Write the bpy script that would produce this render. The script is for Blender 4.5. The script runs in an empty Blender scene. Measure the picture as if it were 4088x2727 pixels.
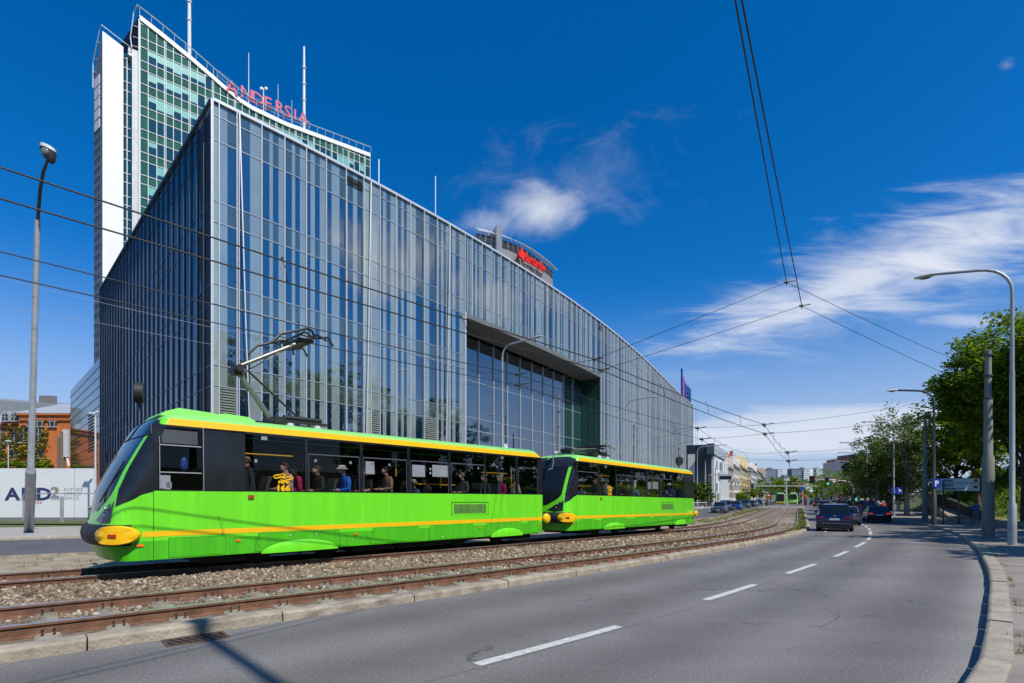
import bpy, bmesh, math, random
import numpy as np
from mathutils import Vector, Matrix, Euler
R = math.radians
sc = bpy.context.scene
C = sc.collection
random.seed(7)
RNG = np.random.default_rng(7)
# ------------------------------------------------------------------ camera
FX, CXP, HYP, EYE = 2125.0, 2044.0, 1994.5, 1.6
cam = bpy.data.cameras.new('camera'); camo = bpy.data.objects.new('camera', cam); C.objects.link(camo)
cam.sensor_width = 36.0; cam.lens = FX/4088*36; cam.shift_y = (HYP-1363.5)/4088
cam.clip_start = 0.1; cam.clip_end = 9000
camo.location = (0, 0, EYE); camo.rotation_euler = (R(90), 0, 0)
sc.camera = camo
# ------------------------------------------------------------------ sky
SUN_AZ = 136.0; SUN_EL = 51.0
w = bpy.data.worlds.new("World"); sc.world = w; w.use_nodes = True
nt = w.node_tree; nt.nodes.clear()
def nn(t, tree=None): return (tree or nt).nodes.new(t)
def mth(tree, op, a, b=None, c=None, clamp=False):
    n = tree.nodes.new('ShaderNodeMath'); n.operation = op; n.use_clamp = clamp
    for i, v in enumerate((a, b, c)):
        if v is None: continue
        if isinstance(v, (int, float)): n.inputs[i].default_value = v
        else: tree.links.new(v, n.inputs[i])
    return n.outputs[0]
sky = nn('ShaderNodeTexSky'); sky.sky_type = 'NISHITA'; sky.sun_disc = False
sky.sun_elevation = R(SUN_EL); sky.sun_rotation = R(SUN_AZ)
sky.air_density = 1.0; sky.dust_density = 0.6; sky.ozone_density = 2.5; sky.altitude = 80
gm = nn('ShaderNodeGamma'); gm.inputs[1].default_value = 1.0
hs = nn('ShaderNodeHueSaturation'); hs.inputs['Saturation'].default_value = 1.12; hs.inputs['Value'].default_value = 1.0
tn = nn('ShaderNodeMix'); tn.data_type = 'RGBA'; tn.blend_type = 'MULTIPLY'; tn.inputs[0].default_value = 1.0; tn.inputs[7].default_value = (.56, 1.08, 1.64, 1)
nt.links.new(sky.outputs[0], gm.inputs[0]); nt.links.new(gm.outputs[0], tn.inputs[6]); nt.links.new(tn.outputs[2], hs.inputs['Color'])
tc = nn('ShaderNodeTexCoord'); sp = nn('ShaderNodeSeparateXYZ'); nt.links.new(tc.outputs['Generated'], sp.inputs[0])
dx, dy, dz = sp.outputs
ysafe = mth(nt, 'MAXIMUM', dy, 0.02)
u = mth(nt, 'DIVIDE', dx, ysafe); v = mth(nt, 'DIVIDE', dz, ysafe)
def blob(cu, cv, au, av, ang, lo=0.0, hi=1.0):      # a soft elongated patch of sky round one world direction
    ca, sa = math.cos(R(ang)), math.sin(R(ang))
    du = mth(nt, 'SUBTRACT', u, cu); dv = mth(nt, 'SUBTRACT', v, cv)
    p = mth(nt, 'DIVIDE', mth(nt, 'ADD', mth(nt, 'MULTIPLY', du, ca), mth(nt, 'MULTIPLY', dv, sa)), au)
    q = mth(nt, 'DIVIDE', mth(nt, 'SUBTRACT', mth(nt, 'MULTIPLY', dv, ca), mth(nt, 'MULTIPLY', du, sa)), av)
    rr = mth(nt, 'SQRT', mth(nt, 'ADD', mth(nt, 'MULTIPLY', p, p), mth(nt, 'MULTIPLY', q, q)))
    return mth(nt, 'SUBTRACT', 1.0, rr)             # 1 in the middle, 0 at the rim, negative outside
def cnoise(scale, detail, rough, dist, stretch, rot):
    m = nn('ShaderNodeMapping'); m.inputs['Scale'].default_value = stretch; m.inputs['Rotation'].default_value = rot
    cb = nn('ShaderNodeCombineXYZ'); nt.links.new(u, cb.inputs[0]); nt.links.new(v, cb.inputs[1])
    nt.links.new(cb.outputs[0], m.inputs[0])
    n = nn('ShaderNodeTexNoise'); n.inputs['Scale'].default_value = scale; n.inputs['Detail'].default_value = detail
    n.inputs['Roughness'].default_value = rough; n.inputs['Distortion'].default_value = dist
    nt.links.new(m.outputs[0], n.inputs['Vector']); return n.outputs[0]
n1 = cnoise(6.0, 10, .62, .7, (0.6, 3.2, 1), (0, 0, R(-20)))
n2 = cnoise(7, 8, .6, .6, (1.0, 1.4, 1), (0, 0, R(-25)))
def cloud(b, n, k, lo, hi, amt):
    t = mth(nt, 'ADD', mth(nt, 'MULTIPLY', b, k), mth(nt, 'MULTIPLY', mth(nt, 'SUBTRACT', n, 0.5), 2.4))
    mr = nn('ShaderNodeMapRange'); mr.interpolation_type = 'SMOOTHSTEP'
    mr.inputs[1].default_value = lo; mr.inputs[2].default_value = hi; mr.inputs[3].default_value = 0; mr.inputs[4].default_value = amt
    nt.links.new(t, mr.inputs[0]); return mr.outputs[0]
parts_ = [cloud(blob(.80, .465, .60, .13, 19), n1, 1.25, .08, 1.6, .88),
          cloud(blob(.62, .40, .42, .06, 19), n1, 1.1, .0, 1.0, .75),
          cloud(blob(.50, .375, .28, .07, 22), n1, .9, .1, .95, .6),
          cloud(blob(.055, .545, .10, .075, -12), n2, 1.2, .0, 1.5, .75),
          cloud(blob(-.03, .52, .15, .04, 5), n2, .8, .1, 1.1, .35),
          cloud(blob(.62, .125, .5, .055, 2), n1, 1.5, -.1, .9, .62),
          cloud(blob(.86, .335, .12, .02, 0), n2, 1.0, .1, 1.0, .4),
          cloud(blob(.33, .23, .3, .05, 6), n1, .6, .1, 1.2, .3),
          cloud(blob(.93, .815, .03, .02, 25), n2, .9, .2, 1.2, .2),
          cloud(blob(.10, .60, .30, .12, 8), n2, .6, .1, 1.7, .3)]
acc = parts_[0]
for pq in parts_[1:]: acc = mth(nt, 'MAXIMUM', acc, pq)
front = mth(nt, 'GREATER_THAN', dy, 0.03)
acc = mth(nt, 'MULTIPLY', acc, front)
# clouds over the rest of the sky, seen in the glass
mp = nn('ShaderNodeMapping'); mp.inputs['Scale'].default_value = (1.2, 1.2, 3.2); nt.links.new(tc.outputs['Generated'], mp.inputs[0])
ng = nn('ShaderNodeTexNoise'); ng.inputs['Scale'].default_value = 2.1; ng.inputs['Detail'].default_value = 8; ng.inputs['Roughness'].default_value = .55
nt.links.new(mp.outputs[0], ng.inputs['Vector'])
mg = nn('ShaderNodeMapRange'); mg.interpolation_type = 'SMOOTHSTEP'; mg.inputs[1].default_value = .50; mg.inputs[2].default_value = .68; mg.inputs[4].default_value = .85
nt.links.new(ng.outputs[0], mg.inputs[0])
ms = nn('ShaderNodeMapRange'); ms.interpolation_type = 'SMOOTHSTEP'; ms.inputs[1].default_value = .70; ms.inputs[2].default_value = .82; nt.links.new(dx, ms.inputs[0])
acc = mth(nt, 'MAXIMUM', acc, mth(nt, 'MULTIPLY', mg.outputs[0], ms.outputs[0]))
# pale band of summer haze low on the sky
hz = nn('ShaderNodeMapRange'); hz.interpolation_type = 'SMOOTHERSTEP'; hz.inputs[1].default_value = -.02; hz.inputs[2].default_value = .40
hz.inputs[3].default_value = .86; hz.inputs[4].default_value = 0; nt.links.new(dz, hz.inputs[0])
mxh = nn('ShaderNodeMix'); mxh.data_type = 'RGBA'; nt.links.new(hz.outputs[0], mxh.inputs[0])
mxh.inputs[7].default_value = (5.6, 6.6, 8.6, 1)
nt.links.new(hs.outputs[0], mxh.inputs[6])
mx = nn('ShaderNodeMix'); mx.data_type = 'RGBA'; nt.links.new(acc, mx.inputs[0])
nt.links.new(mxh.outputs[2], mx.inputs[6]); mx.inputs[7].default_value = (9.8, 10.1, 10.8, 1)
bg = nn('ShaderNodeBackground'); bg.inputs['Strength'].default_value = 0.088
wo = nn('ShaderNodeOutputWorld'); nt.links.new(mx.outputs[2], bg.inputs[0]); nt.links.new(bg.outputs[0], wo.inputs[0])
# ------------------------------------------------------------------ sun
sd = bpy.data.lights.new('sun', 'SUN'); sd.energy = 5.0; sd.angle = R(0.53); sd.color = (1, .945, .86)
so = bpy.data.objects.new('sun', sd); C.objects.link(so)
ax = (math.sin(R(SUN_AZ))*math.cos(R(SUN_EL)), math.cos(R(SUN_AZ))*math.cos(R(SUN_EL)), math.sin(R(SUN_EL)))
so.rotation_euler = Vector(ax).to_track_quat('Z', 'Y').to_euler(); so.location = (20, -20, 60)
sc.view_settings.view_transform = 'Standard'; sc.view_settings.look = 'None'; sc.view_settings.gamma = 1; sc.view_settings.exposure = 0.0
try: sc.view_settings.use_curve_mapping = False
except Exception: pass
sc.cycles.max_bounces = 6; sc.cycles.transparent_max_bounces = 12; sc.cycles.diffuse_bounces = 2; sc.cycles.glossy_bounces = 4
sc.cycles.use_denoising = True; sc.cycles.caustics_reflective = False; sc.cycles.caustics_refractive = False
# ------------------------------------------------------------------ materials
MATS = {}
def lin(c):
    return tuple(((x/255.0)/12.92 if x/255.0 <= .04045 else ((x/255.0+.055)/1.055)**2.4) for x in c)
def mat(name, col=(.5,.5,.5), rough=.6, metal=0.0, ior=1.45, noise=None, bump=None, coat=0.0, emit=None, alpha=None, rgb=False, coords='Object', spec=None):
    """noise=(scale, amount, detail[, stretch]) varies the colour; bump=(scale, strength)"""
    if name in MATS: return MATS[name]
    m = bpy.data.materials.new(name); m.use_nodes = True; t = m.node_tree
    b = t.nodes['Principled BSDF']
    if rgb: col = lin(col)
    b.inputs['Base Color'].default_value = (*col, 1); b.inputs['Roughness'].default_value = rough
    b.inputs['Metallic'].default_value = metal; b.inputs['IOR'].default_value = ior
    if spec is not None: b.inputs['Specular IOR Level'].default_value = spec
    b.inputs['Coat Weight'].default_value = coat; b.inputs['Coat Roughness'].default_value = .04
    if emit: b.inputs['Emission Color'].default_value = (*emit[:3], 1); b.inputs['Emission Strength'].default_value = emit[3]
    if alpha is not None: b.inputs['Alpha'].default_value = alpha
    if noise or bump:
        tcn = t.nodes.new('ShaderNodeTexCoord')
        src = tcn.outputs[coords]
    if noise:
        n = t.nodes.new('ShaderNodeTexNoise'); n.inputs['Scale'].default_value = noise[0]; n.inputs['Detail'].default_value = noise[2] if len(noise) > 2 else 5
        n.inputs['Roughness'].default_value = .6
        if len(noise) > 3:
            mm = t.nodes.new('ShaderNodeMapping'); mm.inputs['Scale'].default_value = noise[3]; t.links.new(src, mm.inputs[0]); t.links.new(mm.outputs[0], n.inputs['Vector'])
        else: t.links.new(src, n.inputs['Vector'])
        mr = t.nodes.new('ShaderNodeMapRange'); mr.inputs[1].default_value = .3; mr.inputs[2].default_value = .7
        mr.inputs[3].default_value = 1-noise[1]; mr.inputs[4].default_value = 1+noise[1]; mr.clamp = False
        t.links.new(n.outputs[0], mr.inputs[0])
        vm = t.nodes.new('ShaderNodeVectorMath'); vm.operation = 'SCALE'; vm.inputs[0].default_value = col
        t.links.new(mr.outputs[0], vm.inputs['Scale']); t.links.new(vm.outputs[0], b.inputs['Base Color'])
    if bump:
        n = t.nodes.new('ShaderNodeTexNoise'); n.inputs['Scale'].default_value = bump[0]; n.inputs['Detail'].default_value = 6
        t.links.new(src, n.inputs['Vector'])
        bp = t.nodes.new('ShaderNodeBump'); bp.inputs['Strength'].default_value = bump[1]; bp.inputs['Distance'].default_value = .02
        t.links.new(n.outputs[0], bp.inputs['Height']); t.links.new(bp.outputs[0], b.inputs['Normal'])
    MATS[name] = m; return m
# ------------------------------------------------------------------ terrain and projection helpers
_hk = [(-60,0),(10,0),(18,-.04),(24,-.11),(31,-.24),(38,-.36),(45,-.43),(52,-.4),(60,-.27),(70,-.13),(90,-.07),(120,-.02),(150,0),(180,.05),(220,.3),(300,1.5),(360,2.7),(600,7),(3000,20)]
_hx, _hy = zip(*_hk)
def h(Y):
    return float(np.mean([np.interp(Y+d, _hx, _hy) for d in (-3,-1.5,0,1.5,3)]))
def gp(sx, sy, dz=0.0):                      # ground point seen at a pixel of the 4088 px photograph
    ys = np.arange(3, 420, .05)
    z = EYE-(sy-HYP)/FX*ys
    g = np.mean([np.interp(ys+d, _hx, _hy) for d in (-3,-1.5,0,1.5,3)], axis=0)+dz
    i = int(np.argmax(z-g < 0)); Y = float(ys[i])
    return Vector(((sx-CXP)/FX*Y, Y, h(Y)+dz))
def P(sx, sy, Y): return Vector(((sx-CXP)/FX*Y, Y, EYE+(HYP-sy)/FX*Y))
# ------------------------------------------------------------------ mesh builder
class MB:
    def __init__(s): s.v = []; s.f = []; s.m = []
    def add(s, vs, fs, mi=0):
        o = len(s.v); s.v += [tuple(q) for q in vs]
        for f in fs: s.f.append(tuple(o+i for i in f)); s.m.append(mi)
        return s
    def box(s, c, d, rz=0, mi=0, M=None):
        x, y, z = d[0]/2, d[1]/2, d[2]/2
        vs = [Vector((sx*x, sy*y, sz*z)) for sz in (-1,1) for sy in (-1,1) for sx in (-1,1)]
        if M is not None: vs = [M @ q for q in vs]
        elif rz:
            rm = Matrix.Rotation(rz, 3, 'Z'); vs = [rm @ q for q in vs]
        c = Vector(c)
        return s.add([q+c for q in vs], [(0,2,3,1),(4,5,7,6),(0,1,5,4),(2,6,7,3),(0,4,6,2),(1,3,7,5)], mi)
    def rbox(s, c, d, r=.02, rz=0, mi=0):      # box with chamfered vertical edges and rounded top edge
        x, y, z = d[0]/2, d[1]/2, d[2]/2
        def ring(ix, zz):
            a, b = x-ix, y-ix; q = min(r, a*.9, b*.9)
            return [(a,-b+q,zz),(a,b-q,zz),(a-q,b,zz),(-a+q,b,zz),(-a,b-q,zz),(-a,-b+q,zz),(-a+q,-b,zz),(a-q,-b,zz)]
        rings = [ring(0,-z), ring(0,z-r), ring(r*.9,z)]
        rm = Matrix.Rotation(rz,3,'Z'); c = Vector(c)
        rings = [[rm @ Vector(q)+c for q in rr] for rr in rings]
        return s.loft(rings, True, True, mi)
    def loft(s, rings, cap0=False, cap1=False, mi=0, closed=True):
        n = len(rings[0]); vs = [q for rr in rings for q in rr]; fs = []
        for i in range(len(rings)-1):
            for j in range(n if closed else n-1):
                k = (j+1) % n
                fs.append((i*n+j, i*n+k, (i+1)*n+k, (i+1)*n+j))
        if cap0: fs.append(tuple(range(n-1, -1, -1)))
        if cap1: fs.append(tuple((len(rings)-1)*n+j for j in range(n)))
        return s.add(vs, fs, mi)
    def tube(s, pts, r, n=8, mi=0, caps=True):
        pts = [Vector(p) for p in pts]; rs = r if isinstance(r, (list, tuple)) else [r]*len(pts)
        rings = []; up = None
        for i, p in enumerate(pts):
            t = (pts[min(i+1, len(pts)-1)]-pts[max(i-1, 0)])
            if t.length < 1e-9: t = Vector((0,0,1))
            t.normalize()
            if up is None:
                up = Vector((0,0,1)) if abs(t.z) < .9 else Vector((1,0,0))
            a = t.cross(up).normalized(); b = a.cross(t).normalized(); up = b
            rings.append([p+(a*math.cos(q)+b*math.sin(q))*rs[i] for q in [2*math.pi*k/n for k in range(n)]])
        return s.loft(rings, caps, caps, mi)
    def cyl(s, c, r, hgt, n=16, mi=0, r2=None):
        c = Vector(c); return s.tube([c, c+Vector((0,0,hgt))], [r, r if r2 is None else r2], n, mi)
    def ell(s, c, d, n=10, mi=0, rz=0):
        rings = []; c = Vector(c); rm = Matrix.Rotation(rz,3,'Z'); k = max(4, n//2)
        for i in range(k+1):
            a = -math.pi/2+math.pi*i/k; ca = max(math.cos(a), .02)
            rings.append([c+rm @ Vector((d[0]*ca*math.cos(q), d[1]*ca*math.sin(q), d[2]*math.sin(a))) for q in [2*math.pi*j/n for j in range(n)]])
        return s.loft(rings, True, True, mi)
    def prism(s, poly, z0, z1, mi=0):          # poly: list of (x,y) counter-clockwise
        n = len(poly); vs = [(x,y,z0) for x,y in poly]+[(x,y,z1) for x,y in poly]
        return s.add(vs, [tuple(range(n-1,-1,-1)), tuple(range(n,2*n))]+[(i,(i+1)%n,n+(i+1)%n,n+i) for i in range(n)], mi)
    def slab(s, poly, org, ux, uy, th, mi=0):  # flat outline in the plane (ux, uy) at org, with thickness along ux x uy
        org = Vector(org); ux = Vector(ux).normalized(); uy = Vector(uy).normalized(); nz = ux.cross(uy)
        n = len(poly); a = [org+ux*x+uy*y for x,y in poly]
        return s.add(a+[q+nz*th for q in a], [tuple(range(n-1,-1,-1)), tuple(range(n,2*n))]+[(i,(i+1)%n,n+(i+1)%n,n+i) for i in range(n)], mi)
    def mesh(s, name, off=(0,0,0), smooth=None):
        me = bpy.data.meshes.new(name); o = Vector(off)
        me.from_pydata([tuple(Vector(q)-o) for q in s.v], [], s.f)
        if any(s.m): me.polygons.foreach_set('material_index', s.m)
        if smooth:
            me.polygons.foreach_set('use_smooth', [True]*len(me.polygons)); me.update(); me.set_sharp_from_angle(angle=R(smooth))
        me.update(); return me
def put(name, me, mats, parent=None, loc=(0,0,0), rot=(0,0,0)):
    o = bpy.data.objects.new(name, me); C.objects.link(o)
    if mats is not None:
        if len(me.materials): me.materials.clear()
        for m in (mats if isinstance(mats, (list, tuple)) else [mats]): me.materials.append(m)
    o.location = loc; o.rotation_euler = rot
    if parent: o.parent = parent
    return o
def part(name, mb, mats, parent=None, smooth=None, off=(0,0,0), label=None):
    o = put(name, mb.mesh(name, off, smooth), mats, parent)
    if label: o['label'] = label
    return o
def tag(o, label=None, cat=None, group=None, kind=None):
    if label: o['label'] = label
    if cat: o['category'] = cat
    if group: o['group'] = group
    if kind: o['kind'] = kind
    return o
def thing(name, label, cat, loc=(0,0,0), rz=0, group=None):
    o = bpy.data.objects.new(name, None); C.objects.link(o); o.empty_display_size = .2
    o.location = loc; o.rotation_euler = (0,0,rz); return tag(o, label, cat, group)
def solo(name, mb, mats, label, cat, group=None, kind=None, smooth=None, base=None):
    base = Vector(base) if base is not None else Vector((0,0,0))
    o = put(name, mb.mesh(name, base, smooth), mats, None, base); return tag(o, label, cat, group, kind)
def copy_tree(o, parent=None):
    c = o.copy(); C.objects.link(c)
    if parent: c.parent = parent
    for ch in [q for q in KIDS.get(o.name, [])]:
        copy_tree(ch, c)
    return c
KIDS = {}
def index_kids():
    KIDS.clear()
    for o in bpy.data.objects:
        if o.parent: KIDS.setdefault(o.parent.name, []).append(o)
def dup(root, loc, rz=None, label=None, scale=None, group=None):
    index_kids(); r = copy_tree(root); r.location = loc
    if rz is not None: r.rotation_euler = (0,0,rz)
    if scale is not None: r.scale = (scale,)*3 if isinstance(scale, (int, float)) else scale
    if label: r['label'] = label
    if group: r['group'] = group
    return r
def text_mesh(s, size=1, ext=.01, bold=0.0, align='LEFT', spacing=1.0, shear=0):
    cu = bpy.data.curves.new('t', 'FONT'); cu.body = s; cu.size = size; cu.extrude = ext; cu.offset = bold; cu.align_x = align
    cu.space_character = spacing; cu.shear = shear; cu.resolution_u = 2
    ob = bpy.data.objects.new('t', cu); me = bpy.data.meshes.new_from_object(ob)
    bpy.data.objects.remove(ob); bpy.data.curves.remove(cu); return me
def text_on(name, s, org, ux, uy, size, m, parent=None, ext=.01, bold=0, off=(0,0,0), xs=1.0, spacing=1.0, align='LEFT'):
    me = text_mesh(s, size, ext, bold, align, spacing)
    ux = Vector(ux).normalized(); uy = Vector(uy).normalized(); nz = ux.cross(uy); org = Vector(org)-Vector(off)
    M = Matrix((( ux.x*xs, uy.x, nz.x, org.x), (ux.y*xs, uy.y, nz.y, org.y), (ux.z*xs, uy.z, nz.z, org.z), (0,0,0,1)))
    me.transform(M); me.name = name
    return put(name, me, m, parent)
# ------------------------------------------------------------------ the street curve (nearest rail), as a heading profile
_p = (-6.94351839, 48.85994387, -2.16938847, 49.09495098, 28.30691349)
_S = np.arange(-40, 420, .25)
_u = np.clip((_S-_p[2])/(_p[3]-_p[2]), 0, 1); _u = _u*_u*(3-2*_u)
_th = np.radians(_p[1]+(_p[4]-_p[1])*_u)
_i0 = int(np.argmin(abs(_S)))
_X = np.cumsum(np.sin(_th))*.25; _Y = np.cumsum(np.cos(_th))*.25
_X = _X-_X[_i0]+_p[0]+.19; _Y = _Y-_Y[_i0]+5.0+.16
def cv(s, off=0.0, dz=0.0):                  # point at arc length s, off metres to the left of the nearest rail
    x = np.interp(s, _S, _X); y = np.interp(s, _S, _Y); t = np.interp(s, _S, _th)
    X_ = x-off*math.cos(t); Y_ = y+off*math.sin(t)
    return Vector((X_, Y_, h(Y_)+dz))
def hd(s): return float(np.interp(s, _S, _th))      # heading, radians clockwise from +Y
def fo(tbl):
    xs, ys = zip(*tbl); return lambda s: float(np.interp(s, xs, ys))
O_KERB = fo([(-40,-1.25),(0,-1.15),(8,-1.1),(16,-.85),(36,-.85),(80,-.95),(400,-.95)])
O_DASH = fo([(-40,-4.3),(7,-4.26),(14,-4.0),(22,-3.85),(34,-3.87),(40,-4.14),(50,-4.66),(70,-4.8),(400,-4.8)])
O_RK = fo([(-40,-7.6),(8,-7.58),(12,-7.35),(19,-7.07),(27,-7.02),(36,-7.5),(50,-8.6),(58,-8.7),(70,-8.5),(400,-8.4)])
O_R2N = fo([(-40,11.7),(2,11.55),(20,10.9),(40,9.8),(54,8.7),(64,7.4),(96,7.1),(400,7.2)])
O_R2F = fo([(-40,22.3),(2,22.0),(30,20.5),(60,17.5),(88,14.9),(110,15.1),(400,15.2)])
T2 = fo([(-40,4.55),(31,4.55),(40,4.3),(69,3.5),(94,3.0),(400,3.0)])   # first rail of the far track
def ribbon(oa, ob, s0, s1, dz=0.0, ds=1.0, nl=6, thick=0.0, mb=None, mi=0, crown=0):
    mb = mb or MB(); fa = oa if callable(oa) else (lambda s: oa); fb = ob if callable(ob) else (lambda s: ob)
    n = max(1, int((s1-s0)/ds)); rows = []
    for i in range(n+1):
        s = s0+(s1-s0)*i/n; row = []
        for j in range(nl+1):
            t = j/nl; row.append(cv(s, fa(s)*(1-t)+fb(s)*t, dz))
        if thick: row = [row[0]-Vector((0,0,thick))]+row+[row[-1]-Vector((0,0,thick))]
        rows.append(row)
    m = len(rows[0]); vs = [q for r in rows for q in r]
    fs = [(i*m+j, i*m+j+1, (i+1)*m+j+1, (i+1)*m+j) for i in range(n) for j in range(m-1)]
    if oa is not None and (fa(s0) < fb(s0)): fs = [f[::-1] for f in fs]
    if thick:
        mb.add([], [], mi)
        fs += [tuple(range(m)), tuple(range(n*m+m-1, n*m-1, -1))]
    mb.add(vs, fs, mi); return mb
# ================================================================== SETTING
def asphalt(name, base, warm=0.0, bands=True):
    m = bpy.data.materials.new(name); m.use_nodes = True; t = m.node_tree; b = t.nodes['Principled BSDF']
    tcn = t.nodes.new('ShaderNodeTexCoord').outputs['Object']
    def N(scale, det, rough=.6, dist=0, st=None):
        n = t.nodes.new('ShaderNodeTexNoise'); n.inputs['Scale'].default_value = scale; n.inputs['Detail'].default_value = det
        n.inputs['Roughness'].default_value = rough; n.inputs['Distortion'].default_value = dist
        if st:
            mm = t.nodes.new('ShaderNodeMapping'); mm.inputs['Scale'].default_value = st; mm.inputs['Rotation'].default_value = (0,0,R(42))
            t.links.new(tcn, mm.inputs[0]); t.links.new(mm.outputs[0], n.inputs['Vector'])
        else: t.links.new(tcn, n.inputs['Vector'])
        return n.outputs[0]
    def MRg(x, a, c, lo, hi, smooth=False):
        r = t.nodes.new('ShaderNodeMapRange'); r.inputs[1].default_value = a; r.inputs[2].default_value = c; r.inputs[3].default_value = lo; r.inputs[4].default_value = hi
        if smooth: r.interpolation_type = 'SMOOTHSTEP'
        t.links.new(x, r.inputs[0]); return r.outputs[0]
    agg = MRg(N(48, 4, .9), .3, .7, .5, 1.55)
    agg2 = MRg(N(24, 5, .8), .35, .65, .82, 1.18)
    big = MRg(N(.45, 5, .6), .3, .7, .86, 1.14)
    streak = MRg(N(1.0, 5, .6, 0, (.09, 1.6, 1)), .3, .7, .93, 1.07)
    k = mth(t, 'MULTIPLY', mth(t, 'MULTIPLY', agg, agg2), mth(t, 'MULTIPLY', big, streak))
    if bands:
        at = t.nodes.new('ShaderNodeAttribute'); at.attribute_name = 'lane'; ln = at.outputs['Fac']
        cs = mth(t, 'COSINE', mth(t, 'MULTIPLY', ln, 2*math.pi*2))          # wheel tracks, two to a lane
        k = mth(t, 'MULTIPLY', k, mth(t, 'ADD', 1.0, mth(t, 'MULTIPLY', cs, .14)))
        edge = MRg(ln, -.0, .16, 1.35, 1.0, True)                              # dusty, paler gutter by the outer kerb
        k = mth(t, 'MULTIPLY', k, edge)
        seam = mth(t, 'ABSOLUTE', mth(t, 'SUBTRACT', mth(t, 'ADD', ln, mth(t, 'MULTIPLY', mth(t, 'SUBTRACT', N(3, 3), .5), .012)), 1.0))
        k = mth(t, 'MULTIPLY', k, MRg(seam, .0, .006, .62, 1.0))
    # cracks
    vo = t.nodes.new('ShaderNodeTexVoronoi'); vo.feature = 'DISTANCE_TO_EDGE'; vo.inputs['Scale'].default_value = .38
    wv = t.nodes.new('ShaderNodeTexNoise'); wv.inputs['Scale'].default_value = 2.5; wv.inputs['Detail'].default_value = 6; t.links.new(tcn, wv.inputs['Vector'])
    vm = t.nodes.new('ShaderNodeVectorMath'); vm.operation = 'MULTIPLY_ADD'; vm.inputs[1].default_value = (.9,.9,.9)
    t.links.new(wv.outputs['Color'], vm.inputs[0]); t.links.new(tcn, vm.inputs[2]); t.links.new(vm.outputs[0], vo.inputs['Vector'])
    cr = MRg(vo.outputs['Distance'], .0, .011, 1, 0)
    msk = MRg(N(.33, 3), .50, .58, 0, .6)
    k = mth(t, 'MULTIPLY', k, mth(t, 'SUBTRACT', 1.0, mth(t, 'MULTIPLY', cr, msk)))
    spots = MRg(N(7, 2, .4, 0, (.5, 1.4, 1)), .74, .78, 1.0, .62)
    k = mth(t, 'MULTIPLY', k, spots)
    vs = t.nodes.new('ShaderNodeVectorMath'); vs.operation = 'SCALE'; vs.inputs[0].default_value = base
    t.links.new(k, vs.inputs['Scale']); t.links.new(vs.outputs[0], b.inputs['Base Color'])
    b.inputs['Roughness'].default_value = .82; b.inputs['Specular IOR Level'].default_value = .35
    bp = t.nodes.new('ShaderNodeBump'); bp.inputs['Strength'].default_value = .5; bp.inputs['Distance'].default_value = .004
    t.links.new(N(90, 3, .8), bp.inputs['Height']); t.links.new(bp.outputs[0], b.inputs['Normal'])
    return m
M_ASPH = asphalt('asphalt', (.142,.135,.128))
M_ASPH2 = asphalt('asphalt_far_road', (.10,.097,.10), bands=False)
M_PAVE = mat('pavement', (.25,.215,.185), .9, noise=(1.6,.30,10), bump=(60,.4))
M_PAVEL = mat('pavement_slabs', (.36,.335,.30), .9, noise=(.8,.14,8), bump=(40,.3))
M_KERB = mat('kerb_concrete', (.31,.265,.20), .88, noise=(3.2,.40,10), bump=(28,.8))
M_KERB2 = mat('kerb_granite', (.34,.30,.235), .85, noise=(3.5,.25,9), bump=(30,.6))
M_DIRT = mat('dry_dirt', (.30,.25,.17), .95, noise=(1.6,.35,9), bump=(18,1.0))
M_BAL = mat('ballast_bed', (.17,.135,.10), .95, noise=(9,.55,9), bump=(14,1.0))
M_GRASS = mat('grass_turf', (.24,.34,.025), .9, noise=(.7,.4,10), bump=(12,1.0))
M_LINE = mat('road_paint', (.50,.50,.465), .75, noise=(14,.32,9), bump=(60,.3))
M_SOIL = mat('ground_soil', (.10,.12,.035), .95, noise=(.35,.35,8), bump=(3,.6))
SEG = []
def kdist(X_, Y_):      # signed offset from the near rail (left positive) and arc length
    k = np.hypot(_X-X_, _Y-Y_); i = int(np.argmin(k))
    return (X_-_X[i])*-math.cos(_th[i])+(Y_-_Y[i])*math.sin(_th[i]), float(_S[i])
def hill(X_, Y_):
    o, s = kdist(X_, Y_); d = O_RK(s)-o              # metres right of the right-hand kerb
    st = np.interp(s, [-60,20,36,50,60,75,100,160,230], [10,9,8,8.2,8.5,7,6,10,30])
    if d < st: return 0.0
    t = min(1, (d-st)/12.0)
    return 4.4*(t*t*(3-2*t))+min(d-st, 25)*.11
def terrain():
    xs = list(np.arange(-2600,-120,310))+list(np.arange(-120,170,3.0))+list(np.arange(170,3800,330))
    ys = [-300,-150,-80]+list(np.arange(-60,180,3.0))+list(np.arange(180,420,10))+list(np.arange(420,6000,400))
    vs = []; nx = len(xs)
    for y in ys:
        hy = h(y)
        for x in xs:
            z = hy-.07
            if -130 < x < 260 and -100 < y < 420: z += hill(x, y)
            elif x >= 260 and y < 420: z += 5
            vs.append((x, y, z))
    fs = [(j*nx+i, j*nx+i+1, (j+1)*nx+i+1, (j+1)*nx+i) for j in range(len(ys)-1) for i in range(nx-1)]
    return MB().add(vs, fs)
def gz(X_, Y_): return h(Y_)-.07+hill(X_, Y_)
tr = solo('ground', terrain(), M_SOIL, 'bare soil and rough grass all round the street', 'ground', kind='structure', smooth=60)
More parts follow.
